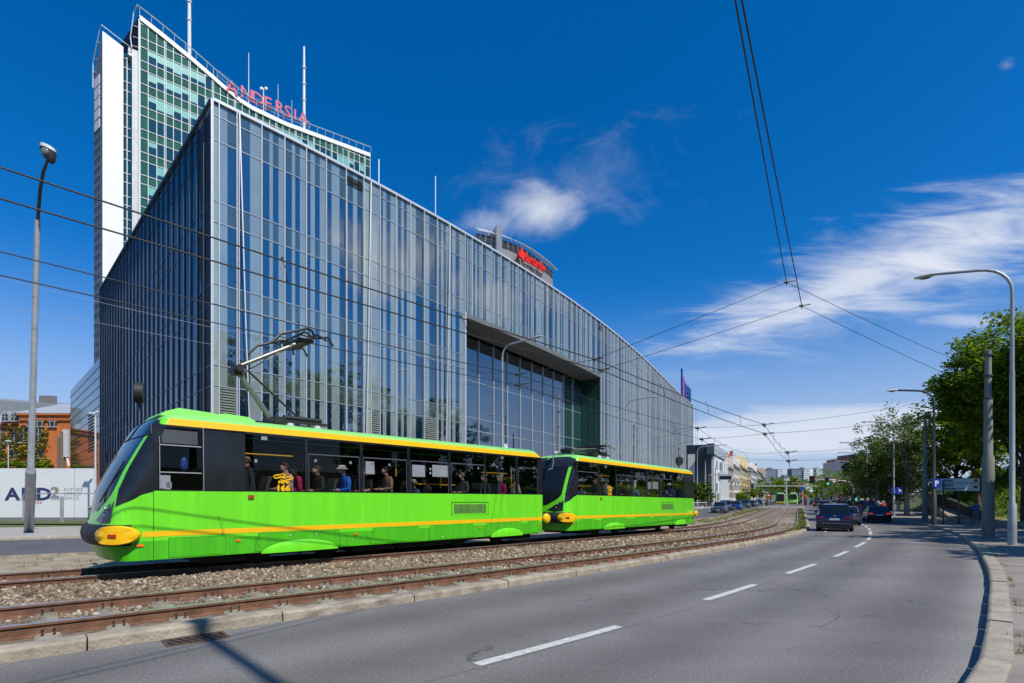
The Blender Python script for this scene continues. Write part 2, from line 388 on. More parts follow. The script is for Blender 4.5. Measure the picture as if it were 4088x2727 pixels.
def road(name, fa, fb, s0, s1, m, label, dz=0.0, nl=14, ds=1.0):
    mb = ribbon(fa, fb, s0, s1, dz, ds, nl)
    o = solo(name, mb, m, label, 'road', kind='structure')
    at = o.data.attributes.new('lane', 'FLOAT', 'POINT'); n = int((s1-s0)/ds)+1
    n = len(mb.v)//(nl+1); at.data.foreach_set('value', [2.0*j/nl for i in range(n) for j in range(nl+1)])
    return o
road('road', O_RK, O_KERB, -30, 330, M_ASPH, 'grey two-lane asphalt road curving beside the tram tracks')
road('far_road', O_R2N, O_R2F, -40, 330, M_ASPH2, 'asphalt road between the tracks and the glass building', nl=6, ds=2)
ks = lambda name, fa, w_, s0, s1, L, hgt, m, label, lip=.0, th_=.2: None
def kerb(name, f, wdt, side, s0, s1, L, hgt, m, label):
    """stones laid end to end with open joints; side=+1: body lies to the left of f"""
    mb = MB(); s = s0; rg = random.Random(3)
    while s < s1:
        l = L*(1 if s < 60 else 2); j = .012 if s < 40 else .0
        n = max(1, int(l/.5)); rows = []
        dzj = rg.uniform(-.008, .008)
        for i in range(n+1):
            q = s+j+(l-j-.004)*i/n; o = f(q)
            a = lambda d, z: cv(q, o+side*d, z)
            rows.append([a(0,-.05), a(0.006,hgt-.03+dzj), a(.028,hgt-.006+dzj), a(.055,hgt+dzj), a(wdt,hgt+dzj), a(wdt,-.05)])
        mb.loft(rows, True, True)
        s += l
    return solo(name, mb, m, label, 'kerb', kind='structure', smooth=40)
kerb('median_kerb', O_KERB, .24, 1, -6, 104, 2.0, .13, M_KERB, 'weathered concrete kerb between road and tram track')
kerb('right_kerb', O_RK, .24, -1, -12, 240, 1.0, .13, M_KERB2, 'pale kerb stones along the right-hand pavement')
kerb('far_road_kerb', O_R2F, .26, 1, -30, 240, 2.0, .13, M_KERB2, 'kerb in front of the glass building')
kerb('track_side_kerb', O_R2N, .2, -1, -20, 104, 2.0, .1, M_KERB, 'low kerb between the tram bed and the far road')
_rpw = fo([(-30,6.5),(30,6.5),(40,7.0),(60,8.0),(75,5.5),(240,4)])
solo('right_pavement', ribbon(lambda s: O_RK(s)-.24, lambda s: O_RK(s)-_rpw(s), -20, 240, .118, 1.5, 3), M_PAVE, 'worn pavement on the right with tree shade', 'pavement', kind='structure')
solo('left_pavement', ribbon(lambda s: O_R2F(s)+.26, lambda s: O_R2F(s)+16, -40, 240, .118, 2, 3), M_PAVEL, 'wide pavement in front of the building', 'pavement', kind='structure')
solo('track_bed', ribbon(lambda s: O_KERB(s)+.24, lambda s: T2(s)+1.9, -20, 112, .0, .5, 12), M_BAL, 'brown ballast bed carrying the tram tracks', 'track bed', kind='structure')
solo('track_verge', ribbon(lambda s: T2(s)+1.9, lambda s: O_R2N(s)-.2, -20, 112, .03, 1, 4), M_DIRT, 'dry sandy verge between the tracks and far road', 'verge', kind='structure')
vb = ribbon(lambda s: O_KERB(s)+.24, lambda s: -.12, 30, 106, .06, 1, 2)
solo('kerb_verge', vb, mat('dry_grass', (.26,.24,.085), .95, noise=(2.5,.4,9), bump=(14,1.0)), 'thin grass strip between rail and kerb', 'verge', kind='structure')
# crossing over the tracks
solo('crossing', ribbon(lambda s: O_KERB(s)-.1, lambda s: O_R2N(s)+.1, 112, 330, .012, 2, 3), asphalt('asphalt_crossing', (.20,.18,.16), bands=False), 'pale paved crossing over the tram tracks', 'crossing', kind='structure')
mb = MB()
for k in range(9):
    o = -.8+k*.95; mb.add([cv(110.5,o,.05), cv(110.5,o+.5,.05), cv(111.9,o+.5,.05), cv(111.9,o,.05)], [(3,2,1,0)])
solo('crossing_marks', mb, M_LINE, 'white block marks where tracks enter the crossing', 'marking', kind='structure')
# painted lane marks
mb = MB()
for a, b_ in [(-3.9,-1.6),(.2,2.4),(4.75,7.0),(9.4,11.5),(13.5,15.8),(18.1,20.2),(22.2,25.4),(26.9,30.2),(32.2,36.6),(38.6,42.4),(44.4,47.9),(50.2,53.2),(56,59),(62,65),(69,72),(76,79),(84,87),(93,96),(102,105)]:
    ribbon(lambda s: O_DASH(s)-.065, lambda s: O_DASH(s)+.065, a, b_, .004, .5, 1, mb=mb)
ribbon(lambda s: O_DASH(s)-.4, lambda s: O_DASH(s)+.4, 108, 108.4, .004, .2, 1, mb=mb)
solo('lane_dashes', mb, M_LINE, 'broken white line between the two right-hand lanes', 'marking', kind='structure')
mb = MB()
for k in range(26):
    a = -18+k*7.5; fm = lambda s: (O_R2N(s)*.52+O_R2F(s)*.48)
    ribbon(lambda s: fm(s)-.06, lambda s: fm(s)+.06, a, a+3, .004, .75, 1, mb=mb)
solo('far_lane_dashes', mb, M_LINE, 'broken white line on the far road', 'marking', kind='structure')
mb = MB()
ribbon(lambda s: O_KERB(s)-1.0, lambda s: O_KERB(s)-.88, 34, 62, .004, 1, 1, mb=mb)
solo('edge_line', mb, M_LINE, 'thin white line near the median kerb by the bend', 'marking', kind='structure')
# ------------------------------------------------------------------ tracks
M_RUST = mat('rusty_rail_web', (.155,.075,.042), .8, noise=(6,.4,8), bump=(30,.4))
M_RTOP = mat('polished_rail_head', (.50,.47,.43), .24, metal=.8, noise=(12,.2,5))
M_SLP = mat('sleeper_concrete', (.26,.235,.18), .9, noise=(5,.3,8), bump=(25,.5))
M_CLIP = mat('clip_iron', (.055,.045,.04), .6, metal=.4)
def rail(f, s0, s1, parent):
    prof = [(-.068,0),(.068,0),(.068,.012),(.014,.03),(.012,.118),(.035,.13),(.035,.158),(.028,.165),(-.028,.165),(-.035,.158),(-.035,.13),(-.012,.118),(-.014,.03),(-.068,.012)]
    mb = MB(); n = int((s1-s0)/.6); rows = []
    for i in range(n+1):
        s = s0+(s1-s0)*i/n; rows.append([cv(s, f(s)+a, z) for a, z in prof])
    k = len(prof); vs = [q for r in rows for q in r]
    for j in range(k):
        j2 = (j+1) % k; mi = 1 if j in (6,7,8) else 0
        mb.m += [mi]*0
        mb.add([], [], 0)
    base = len(mb.v); mb.v += [tuple(q) for q in vs]
    for i in range(n):
        for j in range(k):
            j2 = (j+1) % k; mb.f.append((base+i*k+j, base+i*k+j2, base+(i+1)*k+j2, base+(i+1)*k+j)); mb.m.append(1 if j in (6,7,8) else 0)
    return part('rail', mb, [M_RUST, M_RTOP], parent, 35, parent.location)
def sleeper_mesh():
    mb = MB(); mb.rbox((0,0,-.06), (.24,2.35,.15), .02); return mb.mesh('sleeper', smooth=40)
def clip_mesh():
    mb = MB()
    for x in (-.052, .052):
        for y in (-.125, .085):
            pts = [(x+.012*math.sin(a*2), y+(.02 if y>0 else -.02)+.026*math.cos(a), .022+.03+.03*math.sin(a)) for a in [k*2*math.pi/10 for k in range(9)]]
            mb.tube(pts, .0085, 5)
    mb.box((0,0,.006), (.17,.2,.012)); return mb.mesh('rail_fastening', smooth=40)
SLM, CLM = sleeper_mesh(), clip_mesh(); SLM.materials.append(M_SLP); CLM.materials.append(M_CLIP)
def track(name, f, s0, s1, label, ns):
    t = thing(name, label, 'tram track', cv(4, f(4), 0), 0, 'tram tracks')
    rail(lambda s: f(s), s0, s1, t); rail(lambda s: f(s)+1.5, s0, s1, t)
    bx = MB()
    for k in range(ns):
        s = -1.6+k*.66; p = cv(s, f(s)+.75, .012)-t.location; rz = math.pi/2-hd(s)
        o = put('sleeper', SLM, None, t, p, (0,0,rz))
        for y in (-.75, .75):
            if s < 46: put('rail_fastening', CLM, None, o, (0,y,.0))
    return t
track('tram_track', lambda s: 0.0, -12, 118, 'rusty tram track nearest the road and its kerb', 98)
track('tram_track', T2, -12, 118, 'rusty tram track under the green tram, farther from the road', 92)
# ------------------------------------------------------------------ stones
M_STONE = None
def stone_mat():
    m = bpy.data.materials.new('ballast_stone'); m.use_nodes = True; t = m.node_tree; b = t.nodes['Principled BSDF']
    g = t.nodes.new('ShaderNodeNewGeometry'); cr = t.nodes.new('ShaderNodeValToRGB'); e = cr.color_ramp
    cols = [(0,(.06,.04,.027)),(.25,(.17,.115,.07)),(.5,(.245,.175,.11)),(.68,(.185,.13,.085)),(.85,(.33,.265,.185)),(1,(.47,.42,.33))]
    e.elements[0].position = 0; e.elements[0].color = (*cols[0][1],1); e.elements[1].position = 1; e.elements[1].color = (*cols[-1][1],1)
    for p_, c_ in cols[1:-1]: el = e.elements.new(p_); el.color = (*c_,1)
    t.links.new(g.outputs['Random Per Island'], cr.inputs[0]); t.links.new(cr.outputs[0], b.inputs['Base Color']); b.inputs['Roughness'].default_value = .9
    return m
M_STONE = stone_mat()
def stones(name, regions, label):
    cube = np.array([(a,b,c) for c in (-1,1) for b in (-1,1) for a in (-1,1)], float)
    quad = np.array([(0,2,3,1),(4,5,7,6),(0,1,5,4),(2,6,7,3),(0,4,6,2),(1,3,7,5)])
    V = []; F = []; nb = 0
    for fa, fb, s0, s1, dens, r0, r1, z0 in regions:
        L = s1-s0; W = abs(fb(s0)-fa(s0)); n = int(dens*L*W)
        ss = RNG.uniform(s0, s1, n); tt = RNG.uniform(0, 1, n); rr = RNG.uniform(r0, r1, n)*RNG.choice([.7,1,1,1.25], n)
        for i in range(n):
            o = fa(ss[i])*(1-tt[i])+fb(ss[i])*tt[i]; p = cv(ss[i], o, z0+RNG.uniform(-.3,.75)*rr[i])
            q = cube*rr[i]*RNG.uniform(.45,1.1,(8,3))*np.array([1.25,1,.75])
            e = Euler(RNG.uniform(-math.pi, math.pi, 3)); m = np.array(e.to_matrix())
            V.append(q @ m.T+np.array(p)); F.append(quad+nb); nb += 8
    V = np.concatenate(V); F = np.concatenate(F)
    me = bpy.data.meshes.new(name); me.vertices.add(len(V)); me.vertices.foreach_set('co', V.ravel())
    me.loops.add(F.size); me.loops.foreach_set('vertex_index', F.ravel().astype(np.int32))
    me.polygons.add(len(F)); me.polygons.foreach_set('loop_start', np.arange(0, F.size, 4, dtype=np.int32)); me.update(calc_edges=True)
    return tag(put(name, me, M_STONE), label, 'gravel', kind='stuff')
c_ = lambda x: (lambda s: x)
stones('gravel', [
    (c_(1.62), lambda s: T2(s)-.1, -.5, 9, 640, .016, .036, .02), (c_(1.62), lambda s: T2(s)-.1, 9, 24, 330, .025, .048, .02),
    (c_(1.62), lambda s: T2(s)-.1, 24, 50, 110, .024, .044, .005),
    (c_(.1), c_(1.4), -.5, 10, 150, .012, .034, -.004), (c_(.1), c_(1.4), 10, 30, 110, .02, .045, .01), (c_(.1), c_(1.4), 30, 50, 40, .022, .04, .0),
    (lambda s: T2(s)+.1, lambda s: T2(s)+1.4, 0, 4, 60, .02, .04, .0), (lambda s: T2(s)+.1, lambda s: T2(s)+1.4, 20, 50, 40, .022, .04, .0),
    (lambda s: T2(s)+1.6, lambda s: T2(s)+2.3, -2, 6, 90, .015, .03, .02)], 'loose pale and brown ballast stones between the rails')
# ------------------------------------------------------------------ blades
def leafmat(name, c0, c1, trans=.35):
    m = bpy.data.materials.new(name); m.use_nodes = True; t = m.node_tree; b = t.nodes['Principled BSDF']
    g = t.nodes.new('ShaderNodeNewGeometry'); mxx = t.nodes.new('ShaderNodeMix'); mxx.data_type = 'RGBA'
    mxx.inputs[6].default_value = (*c0,1); mxx.inputs[7].default_value = (*c1,1)
    t.links.new(g.outputs['Random Per Island'], mxx.inputs[0]); t.links.new(mxx.outputs[2], b.inputs['Base Color'])
    b.inputs['Roughness'].default_value = .55; b.inputs['Specular IOR Level'].default_value = .3
    tl = t.nodes.new('ShaderNodeBsdfTranslucent'); t.links.new(mxx.outputs[2], tl.inputs[0])
    ad = t.nodes.new('ShaderNodeMixShader'); ad.inputs[0].default_value = trans
    t.links.new(b.outputs[0], ad.inputs[1]); t.links.new(tl.outputs[0], ad.inputs[2]); t.links.new(ad.outputs[0], t.nodes['Material Output'].inputs[0])
    return m
M_BLADE = leafmat('grass_blades', (.10,.17,.02), (.30,.27,.09))
def tris_mesh(name, V, m, smooth=False):
    """V: (n,3,3) triangles"""
    n = len(V); me = bpy.data.meshes.new(name); me.vertices.add(n*3); me.vertices.foreach_set('co', V.reshape(-1))
    me.loops.add(n*3); me.loops.foreach_set('vertex_index', np.arange(n*3, dtype=np.int32))
    me.polygons.add(n); me.polygons.foreach_set('loop_start', np.arange(0, n*3, 3, dtype=np.int32)); me.update(calc_edges=True)
    me.materials.append(m); return me
def blades(pts, hmin, hmax, wd, per=10, spread=.05):
    pts = np.repeat(np.array(pts), per, 0); n = len(pts)
    b = pts+np.c_[RNG.normal(0,spread,(n,2)), np.zeros(n)]
    a = RNG.uniform(0, 2*math.pi, n); wv = np.c_[np.cos(a), np.sin(a), np.zeros(n)]*wd
    hh = RNG.uniform(hmin, hmax, n); tip = b+np.c_[RNG.normal(0,.35,(n,2))*hh[:,None], hh]
    return np.stack([b-wv, b+wv, tip], 1)
pts = []
for k in range(420):
    s = RNG.uniform(-1, 34); o = O_KERB(s)+.26+abs(RNG.normal(0,.10))
    if math.sin(s*1.9)+math.sin(s*.83+2)+RNG.normal(0,.4) > .25: pts.append(cv(s, min(o,-.12), .02))
V = [blades(pts, .02, .11, .004, 9, .04)]
pts = [cv(s, O_KERB(s)+.3+RNG.uniform(0,.25), .02) for s in RNG.uniform(-1,14,16)]
V.append(blades(pts, .1, .27, .0035, 8, .03))
pts = [cv(s, O_KERB(s)+.3+RNG.uniform(0,.5), .05) for s in RNG.uniform(34,104,500)]
V.append(blades(pts, .06, .22, .02, 10, .15))
tag(put('weeds', tris_mesh('weeds', np.concatenate(V), M_BLADE), None), 'small weeds growing between the kerb and the rail', 'weeds', kind='stuff')
pts = [cv(s, T2(s)+2.0+RNG.uniform(0,1)*(O_R2N(s)-T2(s)-2.3), .04) for s in list(RNG.uniform(-4,8,150))+list(RNG.uniform(42,108,420))]
V = [blades(pts[:150], .04, .16, .006, 9, .06), blades(pts[150:], .05, .18, .025, 10, .2)]
tag(put('verge_grass', tris_mesh('verge_grass', np.concatenate(V), M_BLADE), None), 'dry grass tufts on the sandy verge by the far road', 'grass', kind='stuff')
pts = [cv(s, O_RK(s)-.27-abs(RNG.normal(0,.03)), .12) for s in RNG.uniform(4,24,150) if math.sin(s*2.3)+RNG.normal(0,.5) > .4]
tag(put('gutter_weeds', tris_mesh('gutter_weeds', blades(pts, .015, .06, .005, 9, .03), M_BLADE), None), 'tiny weeds along the joint behind the right-hand kerb', 'weeds', kind='stuff')
# grassy bank on the right
M_TURF = leafmat('turf_blades', (.26,.38,.02), (.46,.52,.06), .45)  # blade colour raised to stand in for sunlight on the bank
pts = []
while len(pts) < 5200:
    x = RNG.uniform(36, 78); y = RNG.uniform(38, 86); o, s = kdist(x, y); d = O_RK(s)-o
    if 8.4 < d < 26: pts.append((x, y, gz(x, y)))
tag(put('bank_grass', tris_mesh('bank_grass', blades(pts, .1, .34, .05, 7, .35), M_TURF), None), 'grass on the bank behind the man, coloured bright as if sunlit', 'grass', kind='stuff')
solo('grass_bank', ribbon(lambda s: O_RK(s)-8.4, lambda s: O_RK(s)-30, 36, 110, 0, 2, 14), M_GRASS, 'green grass bank rising right of the street', 'bank', kind='structure')
_gb = bpy.data.objects['grass_bank']
for v_ in _gb.data.vertices: v_.co.z = gz(v_.co.x, v_.co.y)+.03
# drain in the gutter
g0 = gp(783, 2553); t = thing('drain_grate', 'rusty slotted drain grate in the road gutter beside the kerb', 'drain', g0, math.pi/2-hd(3.0))
mb = MB(); 
for y in (-.17,.17): mb.box((0,y,.006), (.62,.03,.012))
for x in (-.3,.3): mb.box((x,0,.006), (.03,.34,.0118))
part('frame', mb, mat('grate_rust',(.12,.08,.055),.7,metal=.3,noise=(9,.3)), t)
mb = MB()
for k in range(7): mb.box((-.24+k*.08,0,.004), (.022,.31,.008), rz=.35)
part('bars', mb, MATS['grate_rust'], t)
part('pit', MB().box((0,0,-.003),(.6,.32,.008)), mat('pit_dark',(.01,.01,.01),1), t)
# ================================================================== BUILDINGS
M_MULL = mat('aluminium_mullion', (.62,.64,.66), .38, metal=.35, noise=(3,.06))
M_TRANS = mat('transom_aluminium', (.40,.43,.46), .4, metal=.4)
M_FRIT = mat('fritted_glass', (.205,.255,.255), .02, ior=2.7, noise=(.5,.10,3))
M_FRIT2 = mat('fritted_glass_pale', (.29,.35,.30), .02, ior=2.6, noise=(.6,.10,3))
M_CLEAR = mat('clear_dark_glass', (.004,.016,.038), .004, ior=3.0)
M_SPAN = mat('spandrel_glass', (.045,.065,.055), .015, ior=2.6, noise=(.7,.12,3))
M_SPANG = mat('spandrel_green_glass', (.035,.085,.06), .04, ior=1.9)
M_BLIND = None
def blind_mat():
    m = bpy.data.materials.new('glass_with_blinds'); m.use_nodes = True; t = m.node_tree; b = t.nodes['Principled BSDF']
    tcn = t.nodes.new('ShaderNodeTexCoord'); sx = t.nodes.new('ShaderNodeSeparateXYZ'); t.links.new(tcn.outputs['Object'], sx.inputs[0])
    sn = mth(t, 'SINE', mth(t, 'MULTIPLY', sx.outputs[2], 2*math.pi/.16)); st = mth(t, 'GREATER_THAN', sn, -.1)
    mxx = t.nodes.new('ShaderNodeMix'); mxx.data_type = 'RGBA'; t.links.new(st, mxx.inputs[0])
    mxx.inputs[6].default_value = (.01,.015,.02,1); mxx.inputs[7].default_value = (.25,.27,.24,1)
    t.links.new(mxx.outputs[2], b.inputs['Base Color']); b.inputs['Roughness'].default_value = .02; b.inputs['IOR'].default_value = 2.1
    return m
M_BLIND = blind_mat()
M_DARKCLAD = mat('dark_metal_cladding', (.045,.06,.09), .28, metal=.5, noise=(.8,.15))
M_CONC = mat('grey_concrete_clad', (.19,.185,.18), .75, noise=(3,.12,8))
M_WHITE = mat('white_cladding', (.80,.80,.79), .5, noise=(.5,.04))
M_BLACK = mat('black_void', (.008,.009,.01), .6)
ZT = 25.55
LEV = [25.45,24.68,23.2,19.55,18.29,14.58,13.38,9.7,8.45,4.75,3.55,.1]
WIN = {2,4,6,8,10}            # LEV[i]..LEV[i+1] that are windows
_roof = [(850,395),(945,444),(1042,495),(1133.5,541),(1220,584),(1299.5,627),(1378.6,670),(1478,722),(1577.6,778),(1690,837),(1789,890),(1881,946),(1960,995),(2037,1040),(2095,1076),(2144,1108),(2205,1146),(2251,1177),(2300,1212),(2389,1277),(2450,1328),(2511,1381),(2618,1478),(2720,1577),(2766,1618)]
_fp = []
for sx, sy in _roof:
    Y = (ZT-EYE)*FX/(HYP-sy); _fp.append(((sx-CXP)/FX*Y, Y))
# smooth facade plan: fit heading against length
_fx = np.array([p[0] for p in _fp]); _fy = np.array([p[1] for p in _fp])
_fl = np.r_[0, np.cumsum(np.hypot(np.diff(_fx), np.diff(_fy)))]
_kx = np.polyfit(_fl, _fx, 4); _ky = np.polyfit(_fl, _fy, 4)
FL = float(_fl[-1])
def fpt(l, z=0.0, out=0.0):      # point on the facade at length l, pushed out towards the street
    x = np.polyval(_kx, l); y = np.polyval(_ky, l); dx_ = np.polyval(np.polyder(_kx), l); dy_ = np.polyval(np.polyder(_ky), l); n = math.hypot(dx_, dy_)
    return Vector((x+out*dy_/n, y-out*dx_/n, z))
def l_at_px(sx):
    ls = np.linspace(0, FL, 3000); px = CXP+FX*np.polyval(_kx, ls)/np.polyval(_ky, ls)
    return float(np.interp(sx, px, ls))
MUL_PX = [850,872,943,1042,1133.5,1220,1299.5,1378.6,1448,1478,1514,1577.6,1635,1690,1742,1789,1838,1881,1921,1960,1997,2030,2064,2095,2125,2154,2179,2205]
ML = [l_at_px(x) for x in MUL_PX]; ML[0] = 0.0
while ML[-1] < FL-1.6: ML.append(ML[-1]+1.47)
ML.append(FL)
LO0, LO1 = l_at_px(1853), l_at_px(2396); OPZ = 18.4
ML = sorted(ML)
i0 = int(np.argmin([abs(a-LO0) for a in ML])); ML[i0] = LO0
i1 = int(np.argmin([abs(a-LO1) for a in ML])); ML[i1] = LO1
gb = thing('glass_office_building', 'curved glass office block with pale and blue striped facade behind the trams', 'office building', fpt(0))
BO = gb.location
rg = random.Random(11)
STR = {1:[(.5,'L'),(.5,'D')],2:[(.55,'D'),(.45,'L')],3:[(.36,'D'),(.15,'L'),(.25,'D'),(.24,'L')],4:[(.36,'D'),(.15,'L'),(.22,'D'),(.27,'L')],5:[(.24,'D'),(.22,'L'),(.24,'D'),(.3,'L')],6:[(.3,'D'),(.4,'L'),(.3,'D')],7:[(.15,'L'),(.28,'D'),(.25,'L'),(.32,'D')],8:[(1,'P')],9:[(.2,'D'),(.8,'L')],10:[(.22,'D'),(.22,'L'),(.26,'D'),(.3,'L')]}
PAT = [[(.3,'D'),(.35,'L'),(.35,'D')],[(.45,'L'),(.55,'D')],[(.5,'D'),(.5,'L')],[(.25,'D'),(.2,'L'),(.25,'D'),(.3,'L')],[(.2,'L'),(.2,'D'),(.2,'L'),(.2,'D'),(.2,'L')],[(.6,'L'),(.4,'D')]]
FM = [M_FRIT, M_CLEAR, M_SPAN, M_FRIT2, M_BLIND]
NB = len(ML)-1
for i in range(NB):
    a, b_ = ML[i], ML[i+1]
    pat = STR.get(i) or ([(1,'P')] if i == 0 or (b_-a) < .7 else PAT[rg.randrange(len(PAT))])
    mb = MB(); lowz = OPZ if (i0 <= i < i1) else .1
    for r in range(len(LEV)-1):
        z1, z0 = LEV[r], LEV[r+1]
        if z0 < lowz-.2: 
            if z1 <= lowz+.1: continue
            z0 = lowz
        jit = [rg.uniform(-.006,.006) for _ in range(4)]
        bl = (r in (6,8,10) and rg.random() < .10 and l_at_px(1850) > a)
        blz = z0+(z1-z0)*rg.choice([0,0,.3,.5])
        tpos = 0.0
        for wd, k in pat:
            t0, t1 = tpos, tpos+wd; tpos = t1
            def q(t, z):
                f = (z-z0)/max(z1-z0, .01); j = (jit[0]*(1-t)+jit[1]*t)*(1-f)+(jit[2]*(1-t)+jit[3]*t)*f
                return fpt(a+(b_-a)*t, z, j)-BO
            segs = [(z0, z1, 0 if k == 'L' else 3 if k == 'P' else (1 if r in WIN else 2))]
            if bl and k != 'P' and r in WIN: segs = [(z0, blz, segs[0][2]), (blz, z1, 4)] if blz > z0 else [(z0, z1, 4)]
            for u0, u1, mi in segs:
                if u1-u0 > .05: mb.add([q(t0,u0), q(t1,u0), q(t1,u1), q(t0,u1)], [(0,1,2,3)], mi)
    if mb.v: part('window_bay', mb, FM, gb)
    # mullion fin at the bay's start
    mm = MB(); wf = .026 if i else .02
    dbl = i in (2, 15) 
    for o_ in ([0, .12] if dbl else [0]):
        c0 = fpt(a+o_, 0, .07)-BO; d_ = (fpt(a+.3+o_,0)-fpt(a+o_,0)); rz = math.atan2(d_.y, d_.x)
        mm.box((c0.x, c0.y, (lowz+ZT)/2), (wf*2, .17, ZT-lowz), rz)
    part('mullion', mm, M_MULL, gb)
# slanted rods of the double bays
mb = MB()
for l0, l1, l2 in ((ML[2]+.13, ML[2]+.5, ML[2]+.95), (ML[9]-.05, ML[9]-.32, ML[9]-.6), (ML[15]+.05, ML[15]-.25, ML[15]-.55)):
    mb.tube([fpt(l0,ZT-.2,.2)-BO, fpt(l1,12,.2)-BO, fpt(l2,.2,.2)-BO], .045, 6)
part('slanted_rod', mb, M_MULL, gb)
# transoms
for r, z in enumerate(LEV[1:-1]):
    for (la, lb) in ([(0, FL)] if z > OPZ else [(0, LO0), (LO1, FL)]):
        mb = MB(); n = max(2, int((lb-la)/1.5)); rows = []
        for k in range(n+1):
            l = la+(lb-la)*k/n; rows.append([fpt(l,z-.022,.0)-BO, fpt(l,z-.022,.035)-BO, fpt(l,z+.022,.035)-BO, fpt(l,z+.022,.0)-BO])
        mb.loft(rows, True, True); part('transom', mb, M_TRANS, gb)
# roof cap
rows = []
for k in range(90):
    l = FL*k/89; rows.append([fpt(l,ZT-.12,-.6)-BO, fpt(l,ZT-.12,.16)-BO, fpt(l,ZT+.06,.16)-BO, fpt(l,ZT+.06,-.6)-BO])
part('roof_edge', MB().loft(rows, True, True), M_MULL, gb)
# left face
LA = Vector((_fp[0][0], _fp[0][1], 0)); LB = Vector((-46.9, 60.7, 0)); LD = (LB-LA); LL = LD.length; LD.normalize(); LN = Vector((-LD.y, LD.x, 0))
if LN.dot(-LA) < 0: LN = -LN
mb = MB(); rgl = random.Random(5); nb = int(LL/1.47)
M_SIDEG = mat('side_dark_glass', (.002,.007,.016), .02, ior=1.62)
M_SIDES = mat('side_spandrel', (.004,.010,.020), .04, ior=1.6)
for k in range(nb):
    mb = MB(); a = LA+LD*LL*k/nb; b_ = LA+LD*LL*(k+1)/nb
    for r in range(len(LEV)-1):
        z1, z0 = LEV[r], LEV[r+1]; j = [rgl.uniform(-.007,.007) for _ in range(4)]
        mb.add([a+LN*j[0]+Vector((0,0,z0))-BO, a+LN*j[1]+Vector((0,0,z1))-BO, b_+LN*j[2]+Vector((0,0,z1))-BO, b_+LN*j[3]+Vector((0,0,z0))-BO], [(0,1,2,3)], 0 if r in WIN else 1)
    part('side_window_bay', mb, [M_SIDEG, M_SIDES], gb)
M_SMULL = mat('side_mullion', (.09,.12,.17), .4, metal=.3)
for k in range(nb+1):
    a = LA+LD*LL*k/nb+LN*.05; mb = MB(); mb.box((a.x-BO.x, a.y-BO.y, ZT/2), (.05,.12,ZT), math.atan2(LD.y, LD.x)); part('side_mullion', mb, M_SMULL if k else M_MULL, gb)
mb = MB()
for z in LEV[1:-1]:
    c = (LA+LB)/2+LN*.01-BO; mb.box((c.x, c.y, z), (LL,.05,.05), math.atan2(LD.y, LD.x))
part('side_transom', mb, M_SMULL, gb)
c = (LA+LB)/2-LN*.2-BO; part('side_roof_edge', MB().box((c.x, c.y, ZT-.03), (LL,.7,.18), math.atan2(LD.y, LD.x)), M_SMULL, gb)
# roof and dark body behind the glass
edge = [fpt(FL*k/40, 0, -.35) for k in range(41)]
poly = [(q.x, q.y) for q in edge]+[(fpt(FL).x-16, fpt(FL).y+18), (-30, 78)]+[(LB.x-LN.x*.3, LB.y-LN.y*.3)]
poly2 = [(x-BO.x, y-BO.y) for x, y in poly]
rf = MB(); rf.prism(poly2, ZT-.5, ZT-.1); part('roof', rf, mat('roof_grey',(.2,.2,.2),.9), gb)
mb = MB()
mb.prism(poly2, OPZ+.3, ZT-.6)
e2 = [fpt(FL*k/60, 0, -.35) for k in range(61) if not (LO0-.3 < FL*k/60 < LO1+.3)]
ea = [q for q in e2 if q.y < fpt(LO0).y+.1]; eb = [q for q in e2 if q.y > fpt(LO1).y-.1]
ra, rb = fpt(LO0-.1,0,-.35), fpt(LO1+.1,0,-.35)
rc, rd = fpt(LO0-.1,0,-3.3), fpt(LO1+.1,0,-3.6)
pl = [(q.x-BO.x,q.y-BO.y) for q in ea+[ra, rc, rd, rb]+eb]+poly2[41:]
mb.prism(pl, 0, OPZ+.29); part('inner_wall', mb, M_BLACK, gb)
# recessed opening
r0, r1 = fpt(LO0+.25,0,-2.7), fpt(LO1-.1,0,-2.75); RD = (r1-r0); RL = RD.length; RD.normalize(); RNn = Vector((RD.y,-RD.x,0)); rz = math.atan2(RD.y, RD.x)
nb2 = 11; zl = [17.6,14.6,13.4,9.75,8.5,4.75,3.5,.1]
M_RGL = mat('recess_glass', (.006,.022,.05), .004, ior=3.1)
for k in range(nb2):
    mb = MB(); a = r0+RD*RL*k/nb2; b_ = r0+RD*RL*(k+1)/nb2
    for r in range(len(zl)-1):
        j = [rg.uniform(-.004,.004) for _ in range(4)]
        mb.add([a+RNn*j[0]+Vector((0,0,zl[r+1]))-BO, b_+RNn*j[1]+Vector((0,0,zl[r+1]))-BO, b_+RNn*j[2]+Vector((0,0,zl[r]))-BO, a+RNn*j[3]+Vector((0,0,zl[r]))-BO], [(0,1,2,3)])
    part('lobby_window', mb, M_RGL if k < 9 else mat('lobby_green_glass',(.012,.05,.045),.02,ior=1.9), gb)
    c = a+RNn*.05-BO; part('lobby_mullion', MB().box((c.x,c.y,8.9),(.07,.14,17.6),rz), M_MULL, gb)
mb = MB()
for z in zl[1:-1]: c = (r0+r1)/2+RNn*.02-BO; mb.box((c.x,c.y,z),(RL,.05,.06),rz)
part('lobby_transom', mb, M_TRANS, gb)
sof = MB(); rows = []
for k in range(20):
    l = LO0+(LO1-LO0)*k/19; rows.append([fpt(l,OPZ-.02,.12)-BO, fpt(l,OPZ-.02,-2.9)-BO, fpt(l,OPZ-.55,-2.9)-BO, fpt(l,OPZ-.42,.12)-BO])
sof.loft(rows, True, True, 0, True); part('soffit', sof, mat('soffit_panel',(.14,.145,.14),.6), gb)
mb = MB()
